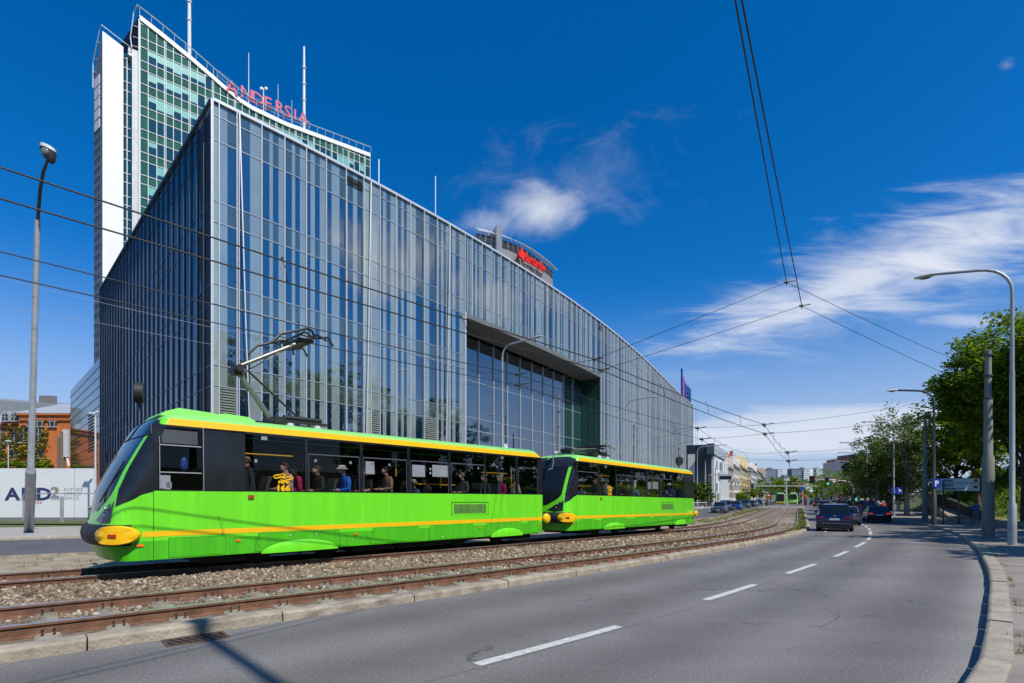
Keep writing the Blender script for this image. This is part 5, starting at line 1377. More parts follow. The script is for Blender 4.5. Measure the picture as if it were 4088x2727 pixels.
def tree(name, label, x, y, hgt, rad, kind='mid', z0=None, seed=1, ncl=110, nl=70, ls=.26, group=None, z=None):
    zb = gz(x, y) if z is None else z; z0 = hgt*.22 if z0 is None else z0
    t = thing(name, label, 'tree', (x,y,zb), 0, group)
    cl, V = crown(kind, hgt, rad, z0, seed, ncl, nl, ls)
    rg_ = random.Random(seed); tb = MB(); r0 = max(.09, hgt*.018)
    pts = [(0,0,-.3),(0,0,hgt*.18),(rg_.uniform(-.3,.3),rg_.uniform(-.3,.3),hgt*.5),(rg_.uniform(-.5,.5),rg_.uniform(-.5,.5),hgt*.86)]
    tb.tube(pts, [r0*1.25, r0, r0*.6, r0*.15], 8)
    for k in range(min(16, len(cl))):
        c = cl[k*len(cl)//16] if len(cl) > 16 else cl[k]; b_ = Vector(pts[1]).lerp(Vector(pts[2]), rg_.uniform(0,1)); e = Vector(c[:3]); mdl = (b_+e)/2+Vector((0,0,.08*hgt*rg_.uniform(-.4,1)))
        tb.tube([b_, mdl, e], [r0*.42, r0*.25, r0*.07], 5)
    part('trunk', tb, M_BIRCH if kind == 'birch' else M_BARK, t, 60)
    o = put('crown', quads_mesh('crown', V, LEAF[kind]), None, t); return t
TR = 'trees beside the street'
tree('maple_tree','largest leafy maple with sunlit top behind the concrete mast',42,43.5,17.2,7.4,'mid',4.0,3,380,115,.31,TR)
tree('maple_tree','dark maple at right edge of the view behind the tall lamp',40.5,36,16,6.8,'mid',3.8,4,360,115,.30,TR)
tree('maple_tree','dense maple rising just beyond the direction sign',49,56,12.6,4.8,'mid',3.4,5,200,95,.30,TR)
tree('birch_tree','drooping birch with pale trunk left of the maples',44.5,60,13.0,4.6,'birch',2.2,6,150,80,.24,TR)
tree('birch_tree','low weeping birch hanging over the blue lane sign',42.5,62,9.3,4.2,'birch',1.2,7,130,80,.24,TR)
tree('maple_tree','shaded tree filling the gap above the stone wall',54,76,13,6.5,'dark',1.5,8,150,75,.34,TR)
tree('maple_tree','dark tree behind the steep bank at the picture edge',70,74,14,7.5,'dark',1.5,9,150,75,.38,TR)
for i, (x, y, hh, rr, kd, lab) in enumerate([(69,104,11.0,5.2,'light','bright green tree behind the right-hand signal beam'),(62,92,9.5,4.5,'mid','mid green tree just right of the signal beam mast'),(58,82,10.5,4.6,'birch','slim birch beyond the round no-turn sign'),(53,73,10.5,4.8,'birch','birch behind the second concrete mast'),(77,118,9.0,5.0,'light','pale green tree over the red sign across the junction'),(84,140,10,6,'mid','broad tree beyond the green traffic light')]):
    tree('roadside_tree', lab, x, y, hh, rr, kd, 1.0, 20+i, 110, 55, .34, TR)
tree('spruce_tree','dark pointed conifer above the right-hand trees',103,164,15.5,4.2,'conifer',1.5,31,110,50,.5,TR)
far_t = [(111,206,11,6.5,'light','yellow-green round tree between the crossing mast and road'),(101,236,10,7,'mid','tree behind the left distant tram'),(122,236,11,8,'mid','tree just right of the yellow-green one'),(140,240,11,8,'mid','tree under the arm of traffic lights'),(150,225,10,7,'light','light green tree behind the red round sign'),
         (108,250,10,7,'mid','distant street tree right of the crossing mast'),(118,270,12,9,'dark','dark tree below the left tower block'),(130,290,13,9,'mid','treetop under the red roof at street end'),(158,262,11,8,'mid','tree beside the white van road'),(168,250,10,8,'light','sunny tree above the queue of cars'),(116,300,13,9,'mid','tree mass left of the far overhead mast'),(180,300,14,11,'dark','dark tree below the far right block'),(146,300,14,10,'mid','treetop between the two distant blocks')]
for i, (x, y, hh, rr, kd, lab) in enumerate(far_t): tree('distant_tree', lab, x, y, hh, rr, kd, .6, 50+i, 70, 34, .85, 'trees far down the street', z=h(y)-.1)
for i, (sx, y, hh, lab) in enumerate([(2976,176,6.3,'small street tree before the pale yellow house'),(3007,205,6.2,'small street tree before the white house'),(3032,232,6.2,'small street tree by the grey corner house'),(2952,150,3.6,'low bush by the townhouse wall')]):
    x = (sx-CXP)/FX*y; tree('street_tree', lab, x, y, hh, 2.2, 'mid', 1.0, 70+i, 50, 34, .5, 'small trees on the left pavement', z=h(y))
for i, (sx, y, hh, rr, lab) in enumerate([(2775,92,5.2,2.6,'dark shrub by the railing at the glass building end'),(2812,100,5.0,2.6,'bush behind the tall left street lamp'),(2795,110,5.5,3,'bush between lamp and dark glass house')]):
    x = (sx-CXP)/FX*y; tree('shrub', lab, x, y, hh, rr, 'dark', .3, 80+i, 50, 40, .4, 'shrubs by the railing', z=h(y))
# trees beside and behind the viewpoint, mirrored in the facade and shading the pavement
for i, (x, y, hh, rr, kd) in enumerate([(20.5,10,11.0,4.4,'mid'),(25,16.5,12.0,5.0,'mid'),(28.6,22.3,11.5,4.8,'mid'),(34.5,29,12,5.2,'mid'),(38,12,17,7,'mid'),(44,2,25,9,'light'),(50,-12,27,10,'mid'),(42,-20,25,9,'light'),(56,10,26,10,'dark'),(62,24,24,10,'mid'),(50,20,22,9,'light'),(71,34,22,9,'mid'),(72,52,19,9,'dark'),(80,68,16,9,'mid'),(64,-4,27,10,'mid'),(48,-32,25,10,'mid'),(60,-24,27,10,'light'),(64,64,13,7,'dark'),(72,60,14,7.5,'mid'),(60,72,12,6,'mid')]):
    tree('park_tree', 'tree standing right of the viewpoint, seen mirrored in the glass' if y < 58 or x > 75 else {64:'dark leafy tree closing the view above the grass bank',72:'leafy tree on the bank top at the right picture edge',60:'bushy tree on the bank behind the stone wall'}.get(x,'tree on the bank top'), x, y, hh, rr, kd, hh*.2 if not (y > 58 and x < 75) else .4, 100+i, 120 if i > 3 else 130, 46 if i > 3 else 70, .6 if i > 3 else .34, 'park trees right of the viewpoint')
# undergrowth along the bank
rng_ = np.random.default_rng(9); cl = []
for k in range(170):
    s = rng_.uniform(66, 104); q = cv(s, O_RK(s)-rng_.uniform(9,20)); cl.append((q.x, q.y, gz(q.x,q.y)+.5, rng_.uniform(.7,1.5)))
for k in range(22):
    s = rng_.uniform(14, 23); q = cv(s, O_RK(s)-rng_.uniform(9.5,14)); cl.append((q.x, q.y, gz(q.x,q.y)+.3, rng_.uniform(.5,1.1)))
for k in range(90):
    s = rng_.uniform(48, 92); q = cv(s, O_RK(s)-rng_.uniform(22,29)); cl.append((q.x, q.y, gz(q.x,q.y)+rng_.uniform(.4,2.6), rng_.uniform(1.2,2.2)))
cl = np.array(cl)
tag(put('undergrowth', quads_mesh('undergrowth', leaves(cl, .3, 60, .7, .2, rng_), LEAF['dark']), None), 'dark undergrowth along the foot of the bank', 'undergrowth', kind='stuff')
# hedge and creeper at the brick mansion
cl = np.array([(bpx(sx,0).x, YB-2.2, 9.0+rng_.uniform(-.4,.5), .9) for sx in np.linspace(-60,232,60)])
tag(put('hedge', quads_mesh('hedge', leaves(cl, .45, 40, .8, .1, rng_), LEAF['mid']), None), 'clipped green hedge in front of the brick mansion', 'hedge')
M_CREEP = leafmat('creeper_leaf', (.10,.15,.01), (.50,.36,.04), .2)
cl = []
for sx in np.linspace(-20,215,110):
    for sy in rng_.uniform(1700 if sx > 97 else 1690, 1850, 5):
        if math.sin(sx*.11+sy*.06)+math.sin(sx*.05-sy*.09+1)+rng_.normal(0,.5) > -.1 and not (sx > 120 and sy < 1725):
            q = bpx(sx, sy); cl.append((q.x, YB-(1.6 if sx > 97 else .12), q.z, .75))
cp = put('creeper', quads_mesh('creeper', leaves(np.array(cl)-np.array([*BOf,0]), .42, 16, .9, .2, rng_), M_CREEP), None, bp)
cp.scale = (1,1,1)
# ================================================================== POLES AND LAMPS
M_GALV = mat('galvanised_grey', (.36,.375,.38), .5, metal=.35, noise=(2.5,.15,8)); M_POLE2 = mat('weathered_mast', (.20,.20,.18), .75, noise=(2.2,.3,8,(1,1,.25)), bump=(9,.4)); M_DPOLE = mat('dark_pole', (.05,.055,.055), .5)
M_LHEAD = mat('lamp_housing', (.55,.56,.55), .4); M_LGL = mat('lamp_bowl', (.16,.17,.17), .15)
def s_at(sx, f):      # arc length where the curve offset by f is seen at pixel column sx
    ss = np.linspace(4, 260, 2600); px = np.array([CXP+FX*q.x/q.y for q in (cv(s, f(s)) for s in ss)])
    return float(ss[int(np.argmin(abs(px-sx)))])
def street_lamp(base, H_, L_, ang, label, r=.07, m=None, sleeve=2.0, group='street lamps'):
    m = m or M_GALV; t = thing('street_lamp', label, 'street lamp', base, 0, group); ca, sa = math.cos(ang), math.sin(ang)
    pl = MB(); pl.tube([(0,0,-.1),(0,0,sleeve),(0,0,sleeve+.08),(0,0,H_*.62)], [r*1.9,r*1.9,r*1.25,r*1.1], 12); part('pole', pl, m, t, 40)
    am = MB(); c = .9
    pts = [(0,0,H_*.62-.02),(0,0,H_-c)]+[(ca*c*(1-math.cos(a)), sa*c*(1-math.cos(a)), H_-c+c*math.sin(a)) for a in [math.pi/2*k/6 for k in range(1,6)]]+[(ca*c, sa*c, H_+.02),(ca*L_, sa*L_, H_+.18)]
    am.tube(pts, [r*.95]+[r*.8]*(len(pts)-1), 8); part('arm', am, m, t, 50)
    hd_ = MB(); rings = []
    for x, wd, zt_, zb_ in ((0,.05,.03,-.03),(.10,.10,.06,-.05),(.3,.14,.08,-.08),(.55,.13,.07,-.07),(.72,.06,.03,-.02)):
        rings.append([(ca*(L_-.08+x)-sa*wd*math.cos(a), sa*(L_-.08+x)+ca*wd*math.cos(a), H_+.19+(zt_ if math.sin(a)>0 else -zb_)*math.sin(a)) for a in [2*math.pi*j/10 for j in range(10)]])
    hd_.loft(rings, True, True); lh = part('lamp_head', hd_, M_LHEAD, t, 50)
    gb_ = MB(); gb_.ell((ca*(L_+.3), sa*(L_+.3), H_+.14), (.2,.09,.07), 10, rz=ang); part('bowl', gb_, M_LGL, lh, 50)
    return t
def arm_ang(s, side=1): th = hd(s); return math.atan2(math.sin(th)*1.0, -math.cos(th)) if side > 0 else math.atan2(-math.sin(th), math.cos(th))
# right side
fR = lambda s: O_RK(s)-.95
sB = s_at(4041, lambda s: O_RK(s)-1.0); pB = cv(sB, O_RK(sB)-1.0, .12)
street_lamp(pB, EYE+(HYP-1049)/FX*pB.y-.12, 2.0, arm_ang(sB), 'tall grey street lamp at the right picture edge, arm over road', .065, None, 1.35)
q = gp(3728, 2098, .12); street_lamp(q, EYE+(HYP-1556)/FX*q.y-q.z, 2.1, arm_ang(40), 'dark street lamp carrying the parking sign', .085, M_DPOLE, 2.1)
q = gp(3568, 2060, .12); street_lamp(q, EYE+(HYP-1684)/FX*q.y-q.z, 2.4, arm_ang(60), 'street lamp carrying the blue lane sign', .07)
for sx, sy, y, lab in ((3461,1768,72,'street lamp whose arm leaves the birch leaves'),(3427,1808,96,'street lamp left of the signal beam mast'),(3400,1842,118,'street lamp whose pole passes the curved signal arm'),(3362,1898,145,'short far lamp above the red sign'),(3346,1905,160,'farthest right-hand lamp near the trees')):
    x = (sx-CXP)/FX*y; street_lamp((x,y,h(y)), EYE+(HYP-sy)/FX*y-h(y), 2.6, arm_ang(90), lab, .09)
# left side
fL = lambda s: O_R2F(s)+.7
for sx, sy, lab in ((2007,1380,'street lamp before the recessed glass opening'),(2500,1600,'street lamp between the two masts over the rear tram'),(2683,1716,'street lamp near the far end of the glass facade'),(2784,1785,'street lamp beside the dark glass house'),(2841,1826,'lamp in front of the white tilted facade')):
    s = s_at(sx, fL); q = cv(s, fL(s), .12); street_lamp(q, EYE+(HYP-sy)/FX*q.y-q.z, 3.0 if q.y < 90 else 4.2, arm_ang(s,-1), lab, .085, None, 2.6, 'street lamps along the far road')
# big leaning lamp at the left
q0 = gp(115, 2122, .12); t = thing('street_lamp', 'tall lamp leaning towards the road at the left edge, lantern seen from below', 'street lamp', q0, 0, 'street lamps')
def Pl(sx, sy, Y): return P(sx, sy, Y)-q0
a1, a2, a3, a4 = Pl(123,1880,24.2), Pl(150,880,23.2), Pl(153,860,23.1), Pl(190,640,22.2)
part('pole', MB().tube([(0,0,-.1), a1, a1+Vector((.0,0,.1)), a2], [.20,.19,.125,.105], 16), M_GALV, t, 40)
part('arm', MB().tube([a2, Pl(160,760,22.8), Pl(172,690,22.5), a4], [.07,.065,.06,.05], 10), M_DPOLE, t, 50)
hd_ = MB(); c = Pl(193,612,22.0)
rings = []
for dz_, w_ in ((-.36,.10),(-.27,.22),(-.05,.28),(.16,.30),(.20,.30),(.32,.24)):
    rings.append([c+Vector((w_*math.cos(a)+dz_*-.08, w_*.75*math.sin(a), dz_-.10*math.cos(a))) for a in [2*math.pi*k/14 for k in range(14)]])
hd_.loft(rings[:4], True, True); part('lamp_head', hd_, mat('lantern_dark',(.03,.03,.028),.35), t, 40); h2 = MB(); h2.loft(rings[3:], True, True); part('lamp_cap', h2, M_LHEAD, t, 40)
part('bowl', MB().ell(c+Vector((0,-.17,-.02)), (.17,.07,.17), 12), M_LGL, t, 50)
# lamp behind the viewpoint whose shadow crosses the road
street_lamp((4.96,-2.63,.12), 12.3, 2.3, math.atan2(.72,-.69), 'street lamp beside the viewpoint whose shadow falls on the road', .095)
# tram masts
def mastp(q, H_, r, label, m=None):
    t = thing('tram_mast', label, 'tram mast', q, 0, 'tram wire masts'); pl = MB(); pl.tube([(0,0,-.1),(0,0,H_*.43),(0,0,H_*.445),(0,0,H_*.74),(0,0,H_*.75),(0,0,H_)], [r*1.12,r*1.06,r*.8,r*.74,r*.6,r*.56], 16); part('pole', pl, m or M_POLE2, t, 40)
    for z in (H_*.74, H_*.86, H_*.97): part('collar', MB().cyl((0,0,z), r*.85, .07, 12), M_DPOLE, t, 40)
    return t
q = gp(3945, 2150.7, .12); mA = q.copy(); mastp(q, EYE+(HYP-1399)/FX*q.y-q.z, .185, 'thick weathered tram mast beside the walking man')
q = gp(3693, 2084, .12); mB_ = q.copy(); mastp(q, EYE+(HYP-1655)/FX*q.y-q.z, .20, 'second weathered tram mast just left of the parking sign')
q = gp(3546, 2027, .12); q = P(3546,2020,64); q.z = h(64)+.1; mC_ = q.copy(); mastp(q, EYE+(HYP-1772)/FX*q.y-q.z, .2, 'third tram mast left of the blue lane sign')
for sx, sy, lab in ((2230,1577,'tram mast over the gap between the two trams'),(2532,1694,'tram mast over the rear tram roof'),(2711,1786,'tram mast near the facade end'),(2816,1842,'pale tram mast beside the leftmost far lamp'),(2857,1868,'tram mast in front of the white facade')):
    f_ = lambda s: O_R2F(s)+.5; s = s_at(sx, f_); q = cv(s, f_(s), .12); mastp(q, EYE+(HYP-sy)/FX*q.y-q.z, .17, lab, M_GALV if sx > 2800 else None)
q = P(3139, 2015, 142); q.z = h(142); mastp(q, EYE+(HYP-1906)/FX*142, .25, 'central mast between the two distant trams', M_GALV)
# ================================================================== OVERHEAD WIRES
M_WIRE = mat('wire_dark', (.02,.02,.022), .5)
def wire(name, label, pts, r=.013, group='overhead wires', m=None):
    pts = [Vector(p) for p in pts]; out = []
    for a, b_ in zip(pts[:-1], pts[1:]):
        L_ = (b_-a).length; n = max(2, int(L_/3))
        for k in range(n): tt = k/n; out.append(a.lerp(b_, tt)-Vector((0,0,.0010*L_*L_*4*tt*(1-tt)*.35)))
    out.append(pts[-1]); base = out[0].copy()
    o = solo(name, MB().tube(out, r, 5), m or M_WIRE, label, 'wire', group, base=base, smooth=80); return o
def c1(s, z, d=0): q = cv(s, .75+d); return Vector((q.x,q.y,z))
def c2(s, z, d=0): q = cv(s, T2(s)+.75+d); return Vector((q.x,q.y,z))
n_b1, n_b2 = P(2374,1434.6,13.7), P(2400,1478,13.9)
n_c1, n_c2 = P(2064,1495,18.2), P(2064,1537,18.3)
n_d1, n_d2 = P(3052,1695.5,26.2), P(3055,1732,26.4)
n_e1, n_e2 = P(2786,1709,35.5), P(2803,1753,36)
n_f1, n_f2 = P(3146,1806,47), P(3149.5,1840,48)
n_g1, n_g2 = P(2974,1808,61), P(2925,1826,61)
l1a, l1b = P(0,668,6.5), P(0,793,6.5); l2a, l2b = P(0,1005,9.65), P(0,1099,9.65)
ext = lambda a, b_, k: a+(a-b_)*k
wire('overhead_wire','upper wire over the near track, topmost at the left edge',[ext(l1a,n_b1,.35), l1a, n_b1, n_d1, n_f1, P(3158,1880,75), P(3166,1935,150)])
wire('overhead_wire','lower contact wire over the near track',[ext(l1b,n_b2,.35), l1b, n_b2, n_d2, n_f2, P(3160,1892,80), P(3166,1940,150)])
wire('overhead_wire','upper wire over the green trams',[ext(l2a,n_c1,.3), l2a, n_c1, n_e1, n_g1, P(3040,1880,110), P(3110,1935,160)])
wire('overhead_wire','lower contact wire over the green trams',[ext(l2b,n_c2,.3), l2b, n_c2, n_e2, n_g2, P(3030,1888,110), P(3110,1940,160)])
n_a1, n_a2 = P(3140,1127,13), P(3201,1221,13.5)
wire('overhead_wire','left wire of the pair climbing out of the top of view',[P(2935,0,5.5)+(P(2935,0,5.5)-n_a1)*.9, P(2935,0,5.5), n_a1], .010)
wire('overhead_wire','right wire of the pair climbing out of the top of view',[P(2961,0,5.2)+(P(2961,0,5.2)-n_a2)*.9, P(2961,0,5.2), n_a2], .010)
mAt = lambda y: Vector((mA.x-.12, mA.y, EYE+(HYP-y)/FX*mA.y))
fac = lambda sx, sy: (lambda l: Vector((*fpt(l,0,.1)[:2], EYE+(HYP-sy)/FX*fpt(l).y)))(l_at_px(sx))
wire('span_wire','upper cross span from the thick right mast to the facade',[mAt(1485), n_a1, n_b1, n_c1, fac(1660,1425)], .007, 'cross span wires')
wire('span_wire','lower cross span from the thick right mast past the near track',[mAt(1560), n_a2, n_b2, n_c2, fac(1680,1500)], .007, 'cross span wires')
wire('span_wire','upper cross span from the dark lamp over both tracks',[P(3724,1598,36.5), n_d1, n_e1, P(2533,1765,50)], .009, 'cross span wires')
wire('span_wire','lower cross span from the second mast over both tracks',[P(3690,1662,38), n_d2, n_e2, P(2533,1801,50)], .009, 'cross span wires')
wire('span_wire','third upper cross span far down the street',[P(3546,1765,64), n_f1, n_g1, P(2711,1800,90)], .012, 'cross span wires')
wire('span_wire','third lower cross span far down the street',[P(3546,1800,64), n_f2, n_g2, P(2711,1830,90)], .012, 'cross span wires')
wire('overhead_wire','thin pale wire crossing the dark side facade, upper one',[P(-200,1060,22), P(350,1196,24), P(850,1308,27), P(1250,1372,30)], .007, m=M_GALV)
wire('overhead_wire','thin pale wire crossing the dark side facade, lower one',[P(-200,1190,22), P(350,1281,24), P(850,1376,27), P(1120,1420,29)], .006, m=M_GALV)
def hanger(a, b_, c, d, t, lab):
    p, q = a.lerp(b_, t), c.lerp(d, t); o = solo('dropper', MB().tube([p, p.lerp(q,.5)+Vector((.02,0,0)), q], .007, 4).ell(p,(.02,.02,.03),6).ell(q,(.02,.02,.03),6), M_WIRE, lab, 'wire dropper', 'droppers joining the overhead wires', base=p)
ORD = ['first','second','third','fourth','fifth','sixth','seventh','eighth','ninth','tenth']
for k_, (A_, t_) in enumerate([((l1a,n_b1,l1b,n_b2),.3),((l1a,n_b1,l1b,n_b2),.62)]+[((n_b1,n_d1,n_b2,n_d2),q) for q in (.25,.5,.75)]+[((n_d1,n_f1,n_d2,n_f2),q) for q in (.25,.5,.75)]): hanger(*A_, t_, ORD[k_]+' dropper from the left on the near track wires')
for k_, (A_, t_) in enumerate([((l2a,n_c1,l2b,n_c2),.42),((l2a,n_c1,l2b,n_c2),.75)]+[((n_c1,n_e1,n_c2,n_e2),q) for q in (.25,.5,.75)]+[((n_e1,n_g1,n_e2,n_g2),q) for q in (.25,.5,.75)]): hanger(*A_, t_, ORD[k_]+' dropper from the left on the wires over the trams')
ins0 = None
for i, (nd, lab) in enumerate([(n_a1,'upper node where the climbing wires meet the span'),(n_a2,'lower node where the climbing wires meet the span'),(n_b1,'upper clamp left of the sky edge of the facade'),(n_b2,'lower clamp left of the sky edge of the facade'),(n_c1,'upper clamp in front of the recessed opening'),(n_c2,'lower clamp in front of the recessed opening'),(n_d1,'upper clamp over the far bend'),(n_d2,'lower clamp over the far bend'),(n_e1,'upper clamp just right of the glass building'),(n_e2,'lower clamp just right of the glass building'),(n_f1,'upper clamp above the distant crossing'),(n_f2,'lower clamp above the distant crossing')]):
    k = max(.6, nd.y/22)
    ins = MB(); ins.tube([(-.09*k,0,.0),(.05*k,0,0)], .05*k, 8); ins.tube([(0,0,-.12*k),(0,0,.06*k)], .022*k, 6); ins.tube([(.05*k,0,.01),(.36*k,0,.06*k)], .022*k, 6)
    solo('wire_clamp', ins, M_WIRE, lab, 'wire clamp', 'insulated wire clamps').location = nd
# ================================================================== SIGNS
M_SW = mat('sign_white', (.80,.81,.80), .5); M_SB = mat('sign_blue_face', (.01,.045,.30), .4); M_SK = mat('sign_black', (.012,.012,.014), .6); M_SR = mat('sign_red_face', (.45,.01,.012), .45); M_SY = mat('sign_orange', (.62,.25,.01), .5); M_SGB = mat('sign_back_grey',(.2,.21,.22),.5)
def facing(q): return math.atan2(q.x, q.y)     # turn towards the viewpoint
gq = gp(3831, 2094, .12); Yg = gq.y; t = thing('direction_sign', 'white board reading Wilda and Szpital Kliniczny nr 4 on two posts', 'road sign', gq)
a_ = -.25; uxs = Vector((math.cos(a_), math.sin(a_), 0)); z0_, z1_ = EYE+(HYP-1961)/FX*Yg-gq.z, EYE+(HYP-1909)/FX*Yg-gq.z; wS = (3898.5-3752)/FX*Yg/math.cos(a_)*1.0; cxs = (3825.2-3831)/FX*Yg
part('board', MB().box((cxs,.05,(z0_+z1_)/2),(wS,.05,z1_-z0_),a_), M_SW, t)
zm = EYE+(HYP-1928.5)/FX*Yg-gq.z; fr = MB()
nrm = Vector((math.sin(a_), -math.cos(a_), 0)); o_ = Vector((cxs,.05,0))+nrm*.03
for z in (z0_, zm, z1_): fr.box(o_+Vector((0,0,z)), (wS+.05,.02,.03), a_)
for d in (-1,1): fr.box(o_+uxs*(wS/2*d)+Vector((0,0,(z0_+z1_)/2)), (.04,.025,z1_-z0_+.03), a_)
part('border', fr, M_SK, t)
M_TB = mat('sign_text_blue', (.02,.12,.30), .5)
k_ = wS/146.5
for tx, px, py, sz, m_ in (('Wilda',3777,1923,12.5,M_TB),('Szpital',3777,1941,12,M_SK),('Kliniczny nr 4',3777,1954.5,12,M_SK),('+',3762,1941,11,M_SK)):
    text_on('lettering', tx, o_+nrm*.012+uxs*((px-3825.2)*k_)+Vector((0,0,EYE+(HYP-py)/FX*Yg-gq.z)), uxs, (0,0,1), sz*k_*1.05, m_, t, .002, .006, xs=1.0)
for py in (1919,1944.5):
    ar = MB(); c = o_+nrm*.012+uxs*((3883-3825.2)*k_)+Vector((0,0,EYE+(HYP-py)/FX*Yg-gq.z)); ar.box(c,(.24,.01,.2),a_); part('arrow_field', ar, M_SY, t)
    ar = MB(); ar.slab([(-.09,-.02),(.02,-.02),(.02,-.07),(.10,0),(.02,.07),(.02,.02),(-.09,.02)], c+nrm*.012, uxs, (0,0,1), .004); part('arrow', ar, M_SK, t)
for sx in (3770,3831.5): x = (sx-3831)/FX*Yg; part('post', MB().cyl((x,.1,-.1),.055,z1_-.05,10), M_DPOLE, t)
q = gp(3728,2098,.12); t = thing('parking_sign', 'dark blue parking sign with white P beside the direction board', 'road sign', q)
part('board', MB().box((.1,-.12,EYE+(HYP-1929)/FX*q.y-q.z),(.62,.04,.62)), M_SB, t); text_on('lettering','P',(-.06,-.15,EYE+(HYP-1941)/FX*q.y-q.z),(1,0,0),(0,0,1),.56,M_SW,t,.004,.012)
q = gp(3568,2060,.12); Yq = q.y; t = thing('lane_sign', 'blue lane arrow sign on a lamp post', 'road sign', q); zc_2 = EYE+(HYP-1959)/FX*Yq-q.z; wq = 43/FX*Yq; cxq = (3577.5-3568)/FX*Yq
part('board', MB().box((cxq,-.14,zc_2),(wq,.04,27/FX*Yq)), M_SB, t)
ar = MB(); AO = lambda x: (cxq+x, -.165, zc_2)
ar.slab([(-.03,-.2),(.03,-.2),(.03,.08),(.10,.08),(0,.23),(-.10,.08),(-.03,.08)], AO(-wq*.25), (1,0,0), (0,0,1), .004)
part('arrow', ar, M_SW, t); ar = MB()
ar.slab([(-.03,-.2),(.03,-.2),(.03,-.05),(.13,-.05),(.13,-.12),(.25,-.01),(.13,.10),(.13,.03),(.03,.03),(.03,.10),(.08,.10),(0,.23),(-.08,.10),(-.03,.10)], AO(wq*.2), (1,0,0), (0,0,1), .004); part('arrow', ar, M_SW, t)
def disc(name, label, sx, sy, Y, r, face, rim=None, pole=True, cat='road sign', bar=None):
    c = P(sx, sy, Y); b_ = Vector((c.x, c.y, h(Y)+.1)); t = thing(name, label, cat, b_); z = c.z-b_.z
    part('plate', MB().tube([(0,.02,z),(0,-.02,z)], r, 20), rim or face, t, 40)
    if rim: part('face', MB().tube([(0,-.021,z),(0,-.03,z)], r*.76, 20), face, t, 40)
    if bar: part('bar', MB().box((0,-.035,z),(r*1.25,.01,r*.3),M=Matrix.Rotation(bar[1],3,'Y')), bar[0], t)
    if pole: part('post', MB().cyl((0,.06,-.1),.04,z+r,8), M_GALV, t)
    return t
disc('no_turn_sign','round no left turn sign on the signal beam mast side',3484,1970,76,.47,M_SW,M_SR,True,bar=(M_SK,.6))
disc('no_entry_sign','red no entry sign left of the distant trams',3069,1978,118,.45,M_SR,bar=(M_SW,0))
disc('no_turn_sign','round no left turn sign hanging on the curved signal arm',3330,1918,92,.42,M_SW,M_SR,False,bar=(M_SK,.5))
disc('red_sign','red round sign before the dark trees across the junction',3358,1984,120,.7,M_SR,M_SR,True,bar=(M_SW,.7))
disc('mirror_disc','grey round plate on a post at the far left corner',2794,1971,95,.55,M_SGB)
c = P(3414,1948,95); b_ = Vector((c.x,c.y,h(95))); t = thing('crossing_sign','blue square pedestrian crossing sign beside the curved arm','road sign',b_); z = c.z-b_.z
part('plate', MB().box((0,0,z),(.75,.04,.75)), M_SB, t); part('triangle', MB().slab([(-.27,-.24),(.27,-.24),(0,.26)],(0,-.03,z),(1,0,0),(0,0,1),.005), M_SW, t); part('post', MB().cyl((.0,.05,-.1),.04,z,8), M_GALV, t)
c = P(3465,1978,76); t = thing('priority_sign','yellow diamond priority sign on the signal beam mast','road sign',c); part('plate', MB().slab([(0,-.42),(.42,0),(0,.42),(-.42,0)],(0,0,0),(1,0,0),(0,0,1),-.03), M_SW, t); part('face', MB().slab([(0,-.28),(.28,0),(0,.28),(-.28,0)],(0,-.035,0),(1,0,0),(0,0,1),-.005), mat('sign_yellow',(.7,.45,.02),.5), t)
# signal gantries
def signal_head(par, c, lit=None, s=1.0, name='signal_head'):
    hd_ = part(name, MB().rbox(c, (.34*s,.22*s,1.0*s), .04), M_SK, par)
    for k, cc in enumerate(('red','amber','green')):
        on = lit == k; col = ((.5,.02,.01),(.5,.2,.01),(.0,.5,.22))[k]
        m_ = mat('signal_'+cc+('_on' if on else '_off'), col if on else tuple(x*.1 for x in col), .3, emit=(*((1,.05,.02),(1,.5,.02),(.05,1,.45))[k], 1.2) if on else None)
        part('lens', MB().tube([(c[0],c[1]-.11*s,c[2]+(.31-.31*k)*s),(c[0],c[1]-.14*s,c[2]+(.31-.31*k)*s)], .12*s, 12), m_, hd_, 40)
Yg = 90; b_ = P(3407, 2005, Yg); b_.z = h(Yg); t = thing('signal_gantry', 'grey curved pole with long arm carrying traffic lights', 'traffic signal', b_)
def G(sx, sy): c = P(sx, sy, Yg); return Vector((c.x-b_.x, 0, c.z-b_.z))
part('pole', MB().tube([(0,0,-.1), G(3406,1950), G(3403,1938), G(3392,1926), G(3375,1921), G(3345,1918), G(3232,1912)], [.13,.12,.11,.10,.10,.09,.07], 10), M_GALV, t, 50)
signal_head(t, G(3300,1921)+Vector((0,-.15,0)), 2, 1.35); signal_head(t, G(3235,1914)+Vector((0,-.15,0)), None, 1.2); signal_head(t, G(3244,1914)+Vector((.05,-.15,0)), None, 1.2); signal_head(t, G(3409,1985)+Vector((.1,-.2,0)), 2, 1.1)
Yg = 77; b_ = P(3461, 2005, Yg); b_.z = h(Yg); t = thing('signal_beam_mast', 'straight grey mast with a long horizontal beam over the right road', 'traffic signal', b_)
part('pole', MB().tube([(0,0,-.1), G(3461,1898)], .15, 10), M_GALV, t, 40); part('beam', MB().box((G(3461,1900)+G(3349,1900))/2, ((3461-3349)/FX*Yg,.14,.14)), M_GALV, t)
Yg = 175; b_ = P(3268, 2015, Yg); b_.z = h(Yg); t = thing('sign_gantry', 'long pale beam spanning the street beyond the distant trams', 'gantry', b_)
